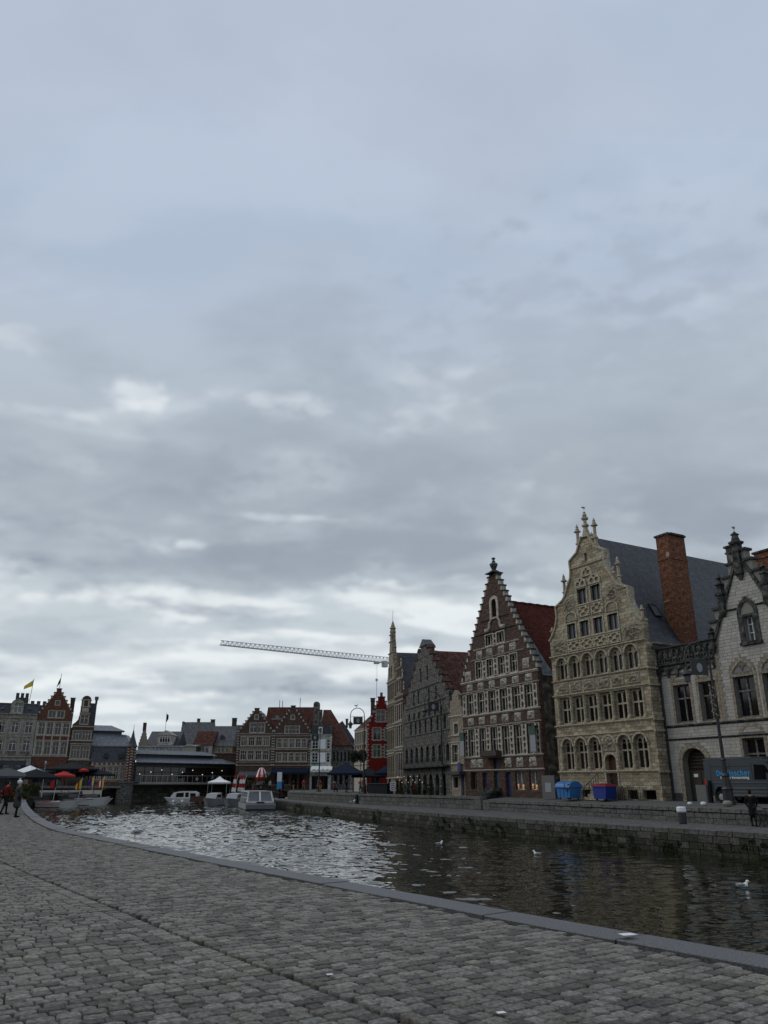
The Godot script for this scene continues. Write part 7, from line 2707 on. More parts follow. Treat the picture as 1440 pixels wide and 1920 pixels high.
	# shop goods glowing behind the brick house windows
	for q in [[8.3, 0.75], [9.0, 0.7], [10.3, 0.75], [10.8, 0.68]]:
		var o := thing("shop_lamp", "small warm lamp shining inside the brick house shop window", "lamp", Vector3(7.64, TERR, -77.67) + Vector3(0.4613, 0, 0.8872) * q[0] + Vector3(-0.8872, 0, 0.4613) * -0.17, turn_of(0.52, 1.0), "warm lamps in the shop windows")
		var m := MB.new()
		m.lathe(Vector3(0, q[1], 0), [[0.05, 0.0], [0.05, 0.15], [0.09, 0.25], [0.05, 0.36], [0.0, 0.38]], 7)
		obj("shade", m, "shop_glow", o)
	# kiosk with striped roof on the landing, flags and tent
	var k := thing("ticket_kiosk", "small ticket kiosk with red and white striped domed roof", "kiosk", Vector3(-21.0, LOWQ, -139.0))
	k.scale = Vector3(0.74, 1.15, 0.74)
	boxat("cabin", k, "plastic_white", -0.85, 0, -0.8, 0.85, 2.3, 0.8)
	boxat("counter", k, "wood_dark", -0.7, 0.3, 0.8, 0.7, 1.7, 0.84)
	for x in [-0.8, 0.72]:
		boxat("post", k, "white_paint", x, 0, 0.82, x + 0.08, 2.3, 0.9)
	boxat("fascia", k, "canvas_red", -1.15, 2.3, -1.1, 1.15, 2.75, 1.1)
	for i in 12:
		var m := MB.new()
		var g0 := TAU * i / 12
		var g1 := TAU * (i + 1) / 12
		for st in [[1.3, 2.75, 0.85, 3.7], [0.85, 3.7, 0.4, 4.1], [0.4, 4.1, 0.0, 4.15]]:
			m.quad(Vector3(cos(g0) * st[0], st[1], sin(g0) * st[0]), Vector3(cos(g0) * st[2], st[3], sin(g0) * st[2]), Vector3(cos(g1) * st[2], st[3], sin(g1) * st[2]), Vector3(cos(g1) * st[0], st[1], sin(g1) * st[0]))
		obj("roof_stripe", m, "canvas_red" if i % 2 else "canvas_white", k)
	var te := thing("market_tent", "white pointed market tent on thin legs over the jetty", "tent", Vector3(-29.9, LOWQ, -148.0))
	var m := MB.new()
	for i in 4:
		var c0: Vector2 = [Vector2(-1.75, 1.75), Vector2(1.75, 1.75), Vector2(1.75, -1.75), Vector2(-1.75, -1.75)][i]
		var c1: Vector2 = [Vector2(-1.75, 1.75), Vector2(1.75, 1.75), Vector2(1.75, -1.75), Vector2(-1.75, -1.75)][(i + 1) % 4]
		for s in [[1.0, 2.45, 0.4, 2.85], [0.4, 2.85, 0.0, 3.45]]:
			m.quad(Vector3(c0.x * s[0], s[1], c0.y * s[0]), Vector3(c1.x * s[0], s[1], c1.y * s[0]), Vector3(c1.x * s[2], s[3], c1.y * s[2]), Vector3(c0.x * s[2], s[3], c0.y * s[2]))
		m.quad(Vector3(c0.x, 2.2, c0.y), Vector3(c1.x, 2.2, c1.y), Vector3(c1.x, 2.45, c1.y), Vector3(c0.x, 2.45, c0.y))
	obj("canopy", m, "canvas_white", te)
	for x in [-1.7, 1.65]:
		for z in [-1.7, 1.65]:
			boxat("leg", te, "steel", x, -0.6, z, x + 0.06, 2.3, z + 0.06)
	var jt := thing("jetty", "low red brown floating jetty under the white tent", "jetty", Vector3(-29.8, WATER, -147.0))
	boxat("deck", jt, "wood_brown", -4.5, 0.2, -2.2, 4.5, 0.55, 2.2)
	boxat("fender", jt, "wood_brown", -4.5, 0.55, 1.9, 4.0, 1.15, 2.0)
	for i in 5:
		var f := thing("feather_flag", "red and white feather flag leaning near the striped kiosk", "flag", Vector3(-25.6 + i * 0.75 - (0.0 if i < 3 else -0.8), LOWQ, -141.0 - (i % 2) * 1.6), 0.3 * i, "feather flags near the kiosk")
		var pm := MB.new()
		var hh := 3.6 if i < 3 else 2.8
		pm.tube([Vector3(0, 0, 0), Vector3(0.05, hh * 0.7, 0), Vector3(0.3, hh, 0)], 0.03, 5)
		obj("pole", pm, "white_paint", f)
		for s in 4:
			var sm := MB.new()
			var y0 := 0.8 + s * (hh - 0.9) / 4
			var y1 := 0.8 + (s + 1) * (hh - 0.9) / 4
			var w0 := 0.75 - s * 0.12
			var w1 := 0.75 - (s + 1) * 0.12
			sm.quad(Vector3(0.03, y0, 0.0), Vector3(-w0, y0 + 0.1, 0.1), Vector3(-w1, y1 + 0.1, 0.06), Vector3(0.05, y1, 0.0))
			obj("cloth", sm, "canvas_red" if s % 2 else "canvas_white", f)
	var bp := thing("info_banner", "upright blue and white banner stand among the strollers", "banner", Vector3(-17.6, TERR, -137.0), 0.1)
	boxat("upper", bp, "plastic_white", -0.4, 1.5, -0.03, 0.4, 3.0, 0.03)
	boxat("lower", bp, "letter_blue", -0.4, 0.2, -0.03, 0.4, 1.5, 0.03)
	# things by the van and the wall
	var bk := thing("parked_bicycle", "dark bicycle leaning by the low wall near the person in black coat", "bicycle", Vector3(19.5, LOWQ, -42.5), 1.95)
	for x in [-0.52, 0.52]:
		var wl := MB.new()
		var ring := []
		for i in 17:
			var g := TAU * i / 16
			ring.append(Vector3(x + 0.33 * cos(g), 0.35 + 0.33 * sin(g), 0))
		wl.tube(ring, 0.02, 5)
		for i in 8:
			wl.bar(Vector3(x, 0.35, 0), Vector3(x + 0.32 * cos(i * 0.785), 0.35 + 0.32 * sin(i * 0.785), 0), 0.006)
		obj("wheel", wl, "rubber", bk)
	var fm := MB.new()
	for q in [[Vector3(-0.52, 0.35, 0), Vector3(-0.05, 0.32, 0)], [Vector3(-0.05, 0.32, 0), Vector3(-0.2, 0.85, 0)], [Vector3(-0.2, 0.8, 0), Vector3(0.38, 0.82, 0)], [Vector3(-0.05, 0.32, 0), Vector3(0.38, 0.78, 0)], [Vector3(0.35, 0.95, 0), Vector3(0.52, 0.35, 0)], [Vector3(-0.52, 0.35, 0), Vector3(-0.18, 0.78, 0)]]:
		fm.bar(q[0], q[1], 0.032)
	obj("frame", fm, "iron", bk)
	boxat("saddle", bk, "rubber", -0.34, 0.87, -0.06, -0.08, 0.93, 0.06)
	boxat("handlebar", bk, "iron", 0.33, 0.96, -0.27, 0.37, 1.0, 0.27)
	for q in [[18.9, -48.6, 0.16, "cluttered pale plastic bag on the low wall near the lamp post"], [19.6, -46.9, 0.24, "round pale bucket on the low wall behind the person in black coat"], [18.5, -49.7, 0.13, "crumpled white paper heap on the low wall left of the lamp"]]:
		var pb := MB.new()
		pb.lathe(Vector3.ZERO, [[q[2] * 0.8, 0], [q[2], q[2] * 0.4], [q[2] * 0.9, q[2] * 0.9], [q[2] * 0.5, q[2] * 1.2], [0.0, q[2] * 1.15]], 7, 1.2, 0.8)
		var o := obj("bag", pb, "litter" if q[2] < 0.2 else "cream")
		o.position = Vector3(q[0], 0.42, q[1])
		tag(o, q[3], "bag")
	# litter on the paving
	for q in [[2.66, -9.46, 0.09, "small white paper scrap lying on the kerb stone"], [0.86, -6.55, 0.035, "tiny white scrap lying between the near cobbles"], [-0.48, -7.75, 0.03, "tiny white scrap beside the paved gutter"]]:
		var lm := MB.new()
		lm.plate([[Vector2(-q[2], -q[2] * 0.6), Vector2(q[2], -q[2] * 0.7), Vector2(q[2] * 0.9, q[2] * 0.6), Vector2(-q[2] * 0.8, q[2] * 0.7)]], 0, 0.004, true)
		var o := obj("paper_scrap", lm, "litter")
		o.transform = Transform3D(Basis.from_euler(Vector3(-PI / 2, 0.4, 0)), Vector3(q[0], 0.05 if q[2] > 0.05 else 0.016, q[1]))
		tag(o, q[3], "litter")

func parasol(label: String, at: Vector3, r: float, top: float, low: float, m: String, sides: int, turn := 0.6, group := "") -> Node3D:
	var b := thing("parasol", label, "parasol", at, turn, group)
	var mb := MB.new()
	for i in sides:
		var a := TAU * i / sides
		var c := TAU * (i + 1) / sides
		var p := Vector3(cos(a) * r, low, sin(a) * r)
		var q := Vector3(cos(c) * r, low, sin(c) * r)
		mb.tri(Vector3(0, top, 0), q, p)
		mb.quad(p, q, q + Vector3(0, -0.25, 0), p + Vector3(0, -0.25, 0))
	obj("canopy", mb, m, b)
	var po := MB.new()
	po.tube([Vector3(0, 0, 0), Vector3(0, top + 0.1, 0)], 0.045, 6)
	obj("pole", po, "iron", b)
	var ba := MB.new()
	ba.box(-0.4, 0, -0.4, 0.4, 0.1, 0.4)
	obj("base", ba, "concrete", b)
	return b

# a mass of small leaves inside an ellipsoid
func leaf_mass(mb: MB, o: Vector3, r: Vector3, count: int, size: float, col: Color, g: RandomNumberGenerator, shape := 0) -> void:
	for i in count:
		var d := Vector3(g.randfn(), g.randfn(), g.randfn()).normalized()
		var k := pow(g.randf(), 0.33)
		var p := Vector3(d.x * r.x, d.y * r.y, d.z * r.z) * k
		if shape == 1:       # cone: narrower towards the top
			var v := g.randf()
			var w := g.randf() * TAU
			var rr := sqrt(g.randf_range(0.4, 1.0)) * (1.0 - v * 0.92) * minf(1.0, 0.45 + v * 4.0)
			p = Vector3(cos(w) * r.x * rr, (v * 2.0 - 1.0) * r.y, sin(w) * r.z * rr)
		elif shape == 2:     # box
			p = Vector3(g.randf_range(-1, 1) * r.x, g.randf_range(-1, 1) * r.y, g.randf_range(-1, 1) * r.z)
		var n := Vector3(g.randfn(), g.randfn() + 0.4, g.randfn()).normalized()
		var t := n.cross(Vector3(g.randfn(), g.randfn(), g.randfn())).normalized()
		var s := n.cross(t)
		var z := size * g.randf_range(0.6, 1.3)
		mb.col = col * g.randf_range(0.55, 1.6)
		mb.tri(o + p - t * z, o + p + s * z * 0.5, o + p + t * z)
		mb.tri(o + p - t * z, o + p + t * z, o + p - s * z * 0.5)
	mb.col = Color.WHITE

func leafy(called: String, label: String, category: String, at: Vector3, r: Vector3, o: Vector3, count: int, size: float, col: Color, sd: int, turn := 0.0, group := "") -> Node3D:
	var g := RandomNumberGenerator.new()
	g.seed = sd
	var b := thing(called, label, category, at, turn, group)
	var mb := MB.new()
	leaf_mass(mb, o, r, count, size, col, g, 2 if category == "hedge" else 0)
	obj("foliage", mb, "leaf", b)
	var st := MB.new()
	for i in 3:
		var x := g.randf_range(-0.3, 0.3) * r.x
		var z := g.randf_range(-0.3, 0.3) * r.z
		st.tube([Vector3(x, 0, z), Vector3(x * 1.5, o.y, z * 1.5)], 0.03, 5)
	obj("stem", st, "bark", b)
	return b

func topiary(label: String, at: Vector3, h: float) -> void:
	var g := RandomNumberGenerator.new()
	g.seed = int(h * 100)
	var b := thing("topiary_tree", label, "conifer", at)
	var mb := MB.new()
	leaf_mass(mb, Vector3(0, 1.0 + (h - 1.0) / 2, 0), Vector3(h * 0.16, (h - 1.0) / 2, h * 0.16), int(900 * h), 0.06, Color(0.012, 0.02, 0.01), g, 1)
	obj("crown", mb, "leaf", b)
	var tr := MB.new()
	tr.tube([Vector3(0, 0.7, 0), Vector3(0, h * 0.85, 0)], 0.05, 6, 0.015)
	obj("trunk", tr, "bark", b)
	var po := MB.new()
	po.turret(Vector3.ZERO, [[0.3, 0], [0.36, 0.95], [0.3, 0.95], [0.3, 0.88], [0.0, 0.88]])
	obj("planter", po, "concrete", b)

func greenery() -> void:
	# plants on the quay wall across the river
	var ec := curve_of(EDGE)
	var spots := [[-62.0, 1.0, 0.5], [-58.0, 1.6, 0.62], [-54.8, 1.3, 0.5], [-49.0, 1.9, 0.62], [-45.8, 1.5, 0.5], [-42.5, 1.1, 0.42], [-38.8, 1.3, 0.45], [-74.0, 1.4, 0.4], [-88.0, 2.0, 0.4], [-100.0, 2.5, 0.42]]
	for i in spots.size():
		var q: Array = spots[i]
		var w := sample(ec, s_at(ec, q[0]))
		var n := Vector2(-w[1].y, w[1].x)
		var p: Vector2 = w[0] + n * 0.1
		var g := RandomNumberGenerator.new()
		g.seed = 60 + i
		var b := thing("wall_plant", "dark green plants growing from the joints of the quay wall", "plant", Vector3(p.x, -1.1, p.y), turn_of(w[1].x, w[1].y), "plants on the quay wall")
		var mb := MB.new()
		for k in int(q[1] * 6):
			leaf_mass(mb, Vector3(g.randf_range(-1, 1) * q[1], g.randf_range(-0.45, 0.4), g.randf_range(0.0, 0.1)), Vector3(0.28, 0.2, 0.12) * g.randf_range(0.6, 1.4), 55, 0.05, Color(0.028, 0.036, 0.014), g)
		obj("foliage", mb, "leaf", b)
	# shrubs before the brick houses and beside the wall end
	leafy("shrub", "big dark green round shrub beside the brick planter wall", "shrub", Vector3(-20.6, TERR, -139.0), Vector3(1.7, 1.5, 1.5), Vector3(0, 1.4, 0), 2200, 0.12, Color(0.018, 0.028, 0.012), 41)
	leafy("shrub", "low reddish flower bush on the brick planter wall", "shrub", Vector3(-23.4, TERR + 0.3, -141.5), Vector3(1.4, 0.5, 1.0), Vector3(0, 0.6, 0), 1000, 0.1, Color(0.06, 0.032, 0.02), 42)
	leafy("shrub", "rounded green bush left of the flower bush", "shrub", Vector3(-26.2, TERR + 0.2, -143.5), Vector3(1.0, 0.7, 0.8), Vector3(0, 0.7, 0), 900, 0.1, Color(0.03, 0.045, 0.016), 43)
	leafy("standard_tree", "dark ball shaped clipped tree left of the lamp before the pale house", "tree", Vector3(-4.3, TERR, -117.5), Vector3(0.75, 0.95, 0.75), Vector3(0, 4.9, 0), 900, 0.1, Color(0.014, 0.02, 0.01), 44)
	leafy("standard_tree", "dark ball shaped clipped tree right of the lamp before the pale house", "tree", Vector3(-3.2, TERR, -118.0), Vector3(0.75, 0.95, 0.75), Vector3(0, 5.0, 0), 900, 0.1, Color(0.014, 0.02, 0.01), 45)
	# ivy and hedge on the left bank
	for q in [[-36.2, -80.0, 2.0, 0.75, 4.2, "ivy clad railing end at the left bank behind the standing pair"], [-42.0, -95.0, 2.0, 0.8, 6.5, "long dark green hedge along the left bank above the nearest white boat"], [-49.0, -112.0, 2.2, 0.85, 6.5, "dark green hedge along the left bank above the second white boat"], [-55.0, -128.5, 2.2, 0.8, 5.0, "hedge along the left bank beside the footbridge"]]:
		leafy("bank_hedge", q[5], "hedge", Vector3(q[0], 0, q[1]), Vector3(q[2] * 0.35, q[3], q[4]), Vector3(0, q[3] * 0.8, 0), int(q[4] * 420), 0.13, Color(0.035, 0.042, 0.016), 50 + int(-q[1]), 0.41)
	var pw := thing("planter_wall", "low red brick planter wall on the landing below the shrubs", "wall", Vector3(-27.5, LOWQ, -137.5), 0.12)
	boxat("wall", pw, "sidebrick", 5.2, 0, -0.3, 11.5, 1.9, 0.2)
	boxat("coping", pw, "concrete", 5.1, 1.9, -0.4, 11.6, 2.02, 0.3)

# ------------------------------------------------------------------ boats
func hull(mb: MB, L: float, W: float, H: float, bow := 0.35, stern := 0.9) -> void:
	var n := 9
	var prev := []
	for i in n + 1:
		var u := float(i) / n
		var w: float = W / 2 * (lerpf(stern, 1.0, minf(1.0, u * 3.0)) if u < 0.5 else pow(maxf(0.0, 1.0 - pow((u - 0.5) / 0.5, 2.2)), 0.7) * 1.0)
		var h := H * (1.0 + bow * pow(u, 3.0))
		var x := L * u
		var rk := 0.14 * L * pow(u, 4.0)
		var ring := [Vector3(x, h, w), Vector3(x - rk, 0.0, w * 0.8), Vector3(x - rk * 1.3, -0.25, w * 0.5), Vector3(x - rk * 1.3, -0.25, -w * 0.5), Vector3(x - rk, 0.0, -w * 0.8), Vector3(x, h, -w)]
		if prev:
			for k in 5:
				mb.quad(prev[k], prev[k + 1], ring[k + 1], ring[k])
			mb.quad(prev[0] + Vector3(0, -0.12, 0), ring[0] + Vector3(0, -0.12, 0), ring[5] + Vector3(0, -0.12, 0), prev[5] + Vector3(0, -0.12, 0))
		else:
			for k in range(1, 5):
				mb.tri(ring[0], ring[k], ring[k + 1])
		prev = ring

func open_boat(label: String, at: Vector3, turn: float, L: float, canopy: String, lettering: bool) -> Node3D:
	var b := thing("tour_boat", label, "boat", at, turn, "white open tour boats at the left bank")
	var mb := MB.new()
	hull(mb, L, 2.2, 0.8, 0.4)
	obj("hull", mb, "white_paint", b)
	var wl := MB.new()
	wl.box(0.05, -0.2, -0.98, L * 0.55, 0.12, 1.02)
	obj("waterline_band", wl, "hull_black", b)
	for i in 3:
		boxat("bench", b, "canvas_red" if i == 0 else "canvas_white" if i == 1 else "wood_dark", 0.9 + i * 1.3, 0.7, -0.7, 1.6 + i * 1.3, 0.92, 0.7)
	boxat("motor", b, "hull_black", -0.7, -0.1, -0.5, 0.0, 0.75, 0.5)
	if canopy:
		var cv := MB.new()
		for i in 8:
			var a := PI * i / 8
			var c := PI * (i + 1) / 8
			cv.quad(Vector3(0.8, 1.15 + 0.55 * sin(a), -1.05 * cos(a)), Vector3(0.8, 1.15 + 0.55 * sin(c), -1.05 * cos(c)), Vector3(L * 0.7, 1.15 + 0.55 * sin(c), -1.05 * cos(c)), Vector3(L * 0.7, 1.15 + 0.55 * sin(a), -1.05 * cos(a)))
		obj("cover", cv, canopy, b)
	var rim := MB.new()
	rim.box(0.0, 0.9, 1.12, L * 0.5, 0.98, 1.2)
	obj("gunwale", rim, "grey_paint", b)
	if lettering:
		var tm := TextMesh.new()
		tm.text = "Rederij Dewaegenaere"
		var f := SystemFont.new()
		f.font_names = PackedStringArray(["Droid Serif"])
		tm.font = f
		tm.font_size = 32
		tm.pixel_size = 0.32 / 30.0
		tm.depth = 0.01
		put("lettering", tm, "letter_red", b, Transform3D(Basis.from_euler(Vector3(0.1, 0, 0)), Vector3(L * 0.3, 0.5, 1.16)))
	return b

func flag(label: String, at: Vector3, mats: Array, turn := 0.0, h := 2.6) -> void:
	var f := thing("boat_flag", label, "flag", at, turn, "flags on the tour boats")
	var pm := MB.new()
	pm.tube([Vector3.ZERO, Vector3(0.25, h, 0)], 0.03, 5)
	obj("pole", pm, "white_paint", f)
	for i in mats.size():
		var sm := MB.new()
		var u: float = float(i) / mats.size()
		var w: float = float(i + 1) / mats.size()
		sm.quad(Vector3(0.23 - 0.9 * u, h - 1.6 - 0.1 * u, 0.1 * sin(u * 4)), Vector3(0.23 - 0.9 * w, h - 1.6 - 0.1 * w, 0.1 * sin(w * 4)), Vector3(0.23 - 0.9 * w, h - 0.1 - 0.9 * w, 0.1 * sin(w * 4)), Vector3(0.23 - 0.9 * u, h - 0.1 - 0.9 * u, 0.1 * sin(u * 4)))
		obj("stripe", sm, mats[i], f)

func boats() -> void:
	open_boat("white open tour boat with red lettering nearest the hedge on the left bank", Vector3(-49.6, WATER, -118.0), -0.1, 6.6, "", true)
	open_boat("white tour boat with long grey rolled cover beside the lettered boat", Vector3(-50.2, WATER, -129.0), 0.1, 7.4, "canvas_grey", false)
	open_boat("white tour boat moored beside the stone bridge pier", Vector3(-55.0, WATER, -146.5), 0.05, 6.0, "", true)
	flag("black yellow and red flag on the lettered white boat", Vector3(-48.0, WATER + 0.9, -119.0), ["canvas_black", "canvas_red", "canvas_red"], 0.2, 3.4)
	flag("orange and yellow flag behind the lettered white boat", Vector3(-46.4, WATER + 1.2, -124.5), ["cloth_yellow", "canvas_red", "cloth_yellow"], 0.0, 2.9)
	flag("red white and blue cross flag behind the grey rolled cover", Vector3(-43.9, WATER + 1.2, -127.0), ["cloth_yellow", "canvas_red", "canvas_white", "canvas_red"], 0.1, 3.2)
	flag("yellow and blue flag on the boat by the bridge pier", Vector3(-52.6, WATER + 1.0, -147.0), ["cloth_yellow", "cloth_blue", "cloth_blue"], 0.0, 3.6)
	# glass sided cruise boat
	var b := thing("cruise_boat", "low glass sided cruise boat with white framed windscreen by the quay", "boat", Vector3(-16.6, WATER, -108.5), -1.32)
	var mb := MB.new()
	mb.plate([[Vector2(-9.0, -0.3), Vector2(2.4, -0.3), Vector2(3.2, 0.2), Vector2(3.4, 0.75), Vector2(2.8, 0.8), Vector2(-9.0, 0.8)]], -1.9, 1.9, true)
	obj("hull", mb, "grey_paint", b)
	boxat("waterline_band", b, "hull_black", -9.0, -0.35, -1.92, 2.6, 0.14, 1.92)
	boxat("deck", b, "concrete", -9.0, 0.8, -1.85, 3.0, 0.86, 1.85)
	var fr := MB.new()
	var gp := []
	for s in [-1.0, 1.0]:
		for i in 6:
			fr.bar(Vector3(-8.5 + i * 2.1, 0.86, s * 1.75), Vector3(-8.5 + i * 2.1, 2.25, s * 1.45), 0.1)
		fr.bar(Vector3(-8.5, 2.25, s * 1.45), Vector3(1.4, 2.25, s * 1.45), 0.12)
		fr.bar(Vector3(-8.5, 1.5, s * 1.62), Vector3(1.9, 1.5, s * 1.62), 0.06)
	fr.bar(Vector3(1.4, 2.25, -1.45), Vector3(1.4, 2.25, 1.45), 0.14)
	for z in [-1.7, 0.0, 1.7]:
		fr.bar(Vector3(2.3, 0.9, z), Vector3(1.4, 2.25, z * 0.85), 0.2)
	fr.bar(Vector3(2.3, 1.0, -1.7), Vector3(2.3, 1.0, 1.7), 0.26)
	obj("window_frame", fr, "white_paint", b)
	for s in [-1.0, 1.0]:
		var g := MB.new()
		g.quad(Vector3(-8.5, 0.9, s * 1.74), Vector3(1.8, 0.9, s * 1.74), Vector3(1.4, 2.2, s * 1.44), Vector3(-8.5, 2.2, s * 1.44))
		obj("side_pane", g, "glass_0", b)
		var w := MB.new()
		w.quad(Vector3(2.26, 1.0, s * 0.08), Vector3(2.26, 1.0, s * 1.62), Vector3(1.38, 2.2, s * 1.38), Vector3(1.38, 2.2, s * 0.08))
		obj("windscreen_pane", w, "bright_glass", b)
	boxat("roof", b, "grey_paint", -8.6, 2.26, -1.5, 1.5, 2.34, 1.5)
	boxat("hatch", b, "hull_black", 2.6, 0.88, -0.5, 3.0, 1.05, 0.5)
	for s in [-1.0, 1.0]:
		var rl := MB.new()
		rl.tube([Vector3(2.0, 0.86, s * 1.8), Vector3(2.0, 1.5, s * 1.8), Vector3(3.1, 1.5, s * 1.5), Vector3(3.1, 0.86, s * 1.5)], 0.025, 5)
		obj("hand_rail", rl, "steel", b)
	# white cabin boat
	var c := thing("cabin_boat", "white cabin tour boat with big windows moored below the pavilion", "boat", Vector3(-37.4, WATER, -150.0), 0.08)
	mb = MB.new()
	hull(mb, 6.6, 2.5, 0.75, 0.3)
	c.rotation.y = PI + 0.08
	c.position = Vector3(-33.6, WATER, -150.0)
	obj("hull", mb, "white_paint", c)
	var ca := MB.new()
	ca.plate([[Vector2(0.4, 0.75), Vector2(5.4, 0.75), Vector2(4.7, 1.75), Vector2(3.6, 1.95), Vector2(1.0, 1.95), Vector2(0.3, 1.6)], [Vector2(0.65, 0.95), Vector2(1.7, 0.95), Vector2(1.7, 1.65), Vector2(0.75, 1.6)], rect(1.95, 0.95, 2.6, 1.75), [Vector2(2.85, 0.95), Vector2(4.3, 0.95), Vector2(4.15, 1.65), Vector2(2.85, 1.75)]], -1.1, 1.1, true)
	obj("cabin", ca, "white_paint", c)
	boxat("pane", c, "glass_3", 0.6, 0.9, -1.02, 4.4, 1.8, 1.02)
	for x in [0.6, 2.2]:
		var fd := MB.new()
		fd.ball(Vector3(5.2 - x, 0.2, -1.3), Vector3(0.22, 0.32, 0.22), 8)
		obj("fender", fd, "litter", c)
	# two small grey motor boats
	for q in [[-27.6, -126.5, "small grey motor boat with round portholes near the white cabin boat"], [-23.9, -124.0, "small grey motor boat with pale cabin top next to the glass cruise boat"]]:
		var o := thing("motor_boat", q[2], "boat", Vector3(q[0] + 1.2, WATER, q[1] - 5.5), -1.75 + PI, "small grey motor boats")
		o.rotation.y = -PI / 2 - 0.15
		mb = MB.new()
		hull(mb, 6.0, 2.5, 0.95, 0.25)
		obj("hull", mb, "grey_paint", o)
		for s in [-0.6, 0.6]:
			var ph := MB.new()
			ph.ball(Vector3(5.0, 0.72, s * 0.75), Vector3(0.3, 0.1, 0.16), 8)
			obj("porthole", ph, "hull_black", o)
		var ct := MB.new()
		ct.plate([[Vector2(1.4, 1.0), Vector2(4.3, 1.0), Vector2(3.7, 1.75), Vector2(1.6, 1.9)]], -0.85, 0.85, true)
		obj("cabin", ct, "grey_paint", o)
		boxat("pane", o, "glass_1", 1.9, 1.25, -0.87, 3.6, 1.6, 0.87)
		boxat("waterline_band", o, "hull_black", 0.02, -0.15, -1.25, 3.6, 0.1, 1.25)

# ------------------------------------------------------------------ left bank terraces and gulls
func left_bank() -> void:
	var par := [[-50.0, -104.0, 3.4, 3.6, "canvas_black", "large black parasol on the left bank before the cream house"], [-46.0, -99.0, 3.2, 3.5, "canvas_grey", "large charcoal parasol on the left bank nearest the standing pair"], [-43.3, -101.0, 3.0, 3.4, "canvas_black", "black striped parasol right of the charcoal parasol"], [-52.2, -119.5, 2.4, 4.2, "canvas_white", "white and red parasol below the red brick gable house"], [-47.7, -121.0, 1.7, 3.4, "canvas_red", "bright red flat parasol on the left bank"], [-50.5, -131.0, 4.2, 4.9, "canvas_black", "wide black parasol below the ornate narrow house"], [-47.6, -134.0, 3.2, 4.1, "canvas_black", "black parasol before the tiered roof pavilion"], [-56.0, -122.0, 3.4, 4.3, "canvas_black", "black parasol in the row before the cream house front"]]
	for q in par:
		var s := 4 if q[4] != "canvas_red" else 8
		parasol(q[5], Vector3(q[0], 0.0, q[1]), q[2], q[3], q[3] - (1.0 if s == 4 else 0.6), q[4], s, 0.5)
	var red := parasol("small bright red parasol behind the flat red parasol", Vector3(-47.6, 0.0, -128.5), 0.8, 4.0, 3.7, "canvas_red", 6)
	var aw := thing("striped_awning", "dark awning with pale stripes along the cream house ground floor", "awning", Vector3(-74.0, TERR, -144.0), turn_of(1, -0.413))
	for i in 12:
		var mb := MB.new()
		mb.quad(Vector3(i * 0.95, 2.7, 4.5), Vector3((i + 1) * 0.95, 2.7, 4.5), Vector3((i + 1) * 0.95, 4.3, 0.4), Vector3(i * 0.95, 4.3, 0.4))
		obj("stripe", mb, "canvas_black" if i % 2 else "canvas_grey", aw)
	for q in [[-40.5, -93.0], [-43.0, -98.0], [-45.5, -106.0], [-47.5, -112.0], [-49.5, -118.0], [-38.0, -86.0]]:
		var t := thing("terrace_table", "small dark terrace table under the parasols on the left bank", "table", Vector3(q[0] - 2.0, 0, q[1]), 0.4, "tables on the left bank")
		var m := MB.new()
		m.lathe(Vector3.ZERO, [[0.25, 0], [0.05, 0.05], [0.05, 0.7]], 8)
		obj("pedestal", m, "iron", t)
		boxat("top", t, "wood_dark", -0.5, 0.7, -0.4, 0.5, 0.75, 0.4)
	var pole := MB.new()
	pole.lathe(Vector3.ZERO, [[0.12, 0], [0.1, 0.4], [0.06, 0.6], [0.05, 4.0], [0.16, 4.1], [0.16, 4.4], [0.0, 4.5]], 8)
	var po := obj("street_pole", pole, "steel")
	po.position = Vector3(-45.2, 0, -108.0)
	tag(po, "slim grey metal pole between charcoal and red parasols", "pole")
	var ed := MB.new()
	ed.box(-1.6, 0, -1.0, 1.0, 5.0, 1.0)
	var eo := obj("advertising_column", ed, "canvas_black")
	eo.position = Vector3(-24.35, 0, -47.6)
	tag(eo, "tall black column beside the person in dark red jacket", "column")

func gull(label: String, at: Vector3, turn: float, s: float, floating: bool) -> void:
	var b := thing("gull", label, "gull", at, turn)
	var body := surface_net([[Vector3(-0.13, 0.09, 0), Vector3(0.08, 0.11, 0), 0.045, 0.075, 0], [Vector3(-0.13, 0.09, 0), Vector3(-0.24, 0.1, 0), 0.04, 0.012, 0], [Vector3(0.1, 0.14, 0), Vector3(0.15, 0.22, 0), 0.045, 0.038, 0], [Vector3(0.15, 0.23, 0), Vector3(0.165, 0.235, 0), 0.045, 0.04, 0]], 0.02, 0.03)
	var mb := MB.new()
	for i in body[3]:
		mb.v.append(body[0][i]); mb.n.append(body[1][i]); mb.c.append(Color.WHITE)
	obj("body", mb, "feather_white", b)
	var w := MB.new()
	for z in [-1.0, 1.0]:
		w.ball(Vector3(-0.08, 0.125, 0.055 * z), Vector3(0.17, 0.05, 0.035), 8)
	obj("wing", w, "feather_grey", b)
	var k := MB.new()
	k.tube([Vector3(0.2, 0.232, 0), Vector3(0.26, 0.222, 0)], 0.012, 5, 0.004)
	obj("beak", k, "cloth_yellow", b)
	if not floating:
		var l := MB.new()
		for z in [-0.025, 0.025]:
			l.tube([Vector3(0.0, 0.06, z), Vector3(0.01, -0.09, z)], 0.008, 4)
			l.box(-0.01, -0.095, z - 0.015, 0.05, -0.088, z + 0.015)
		obj("leg", l, "cloth_yellow", b)
	b.scale = Vector3.ONE * s

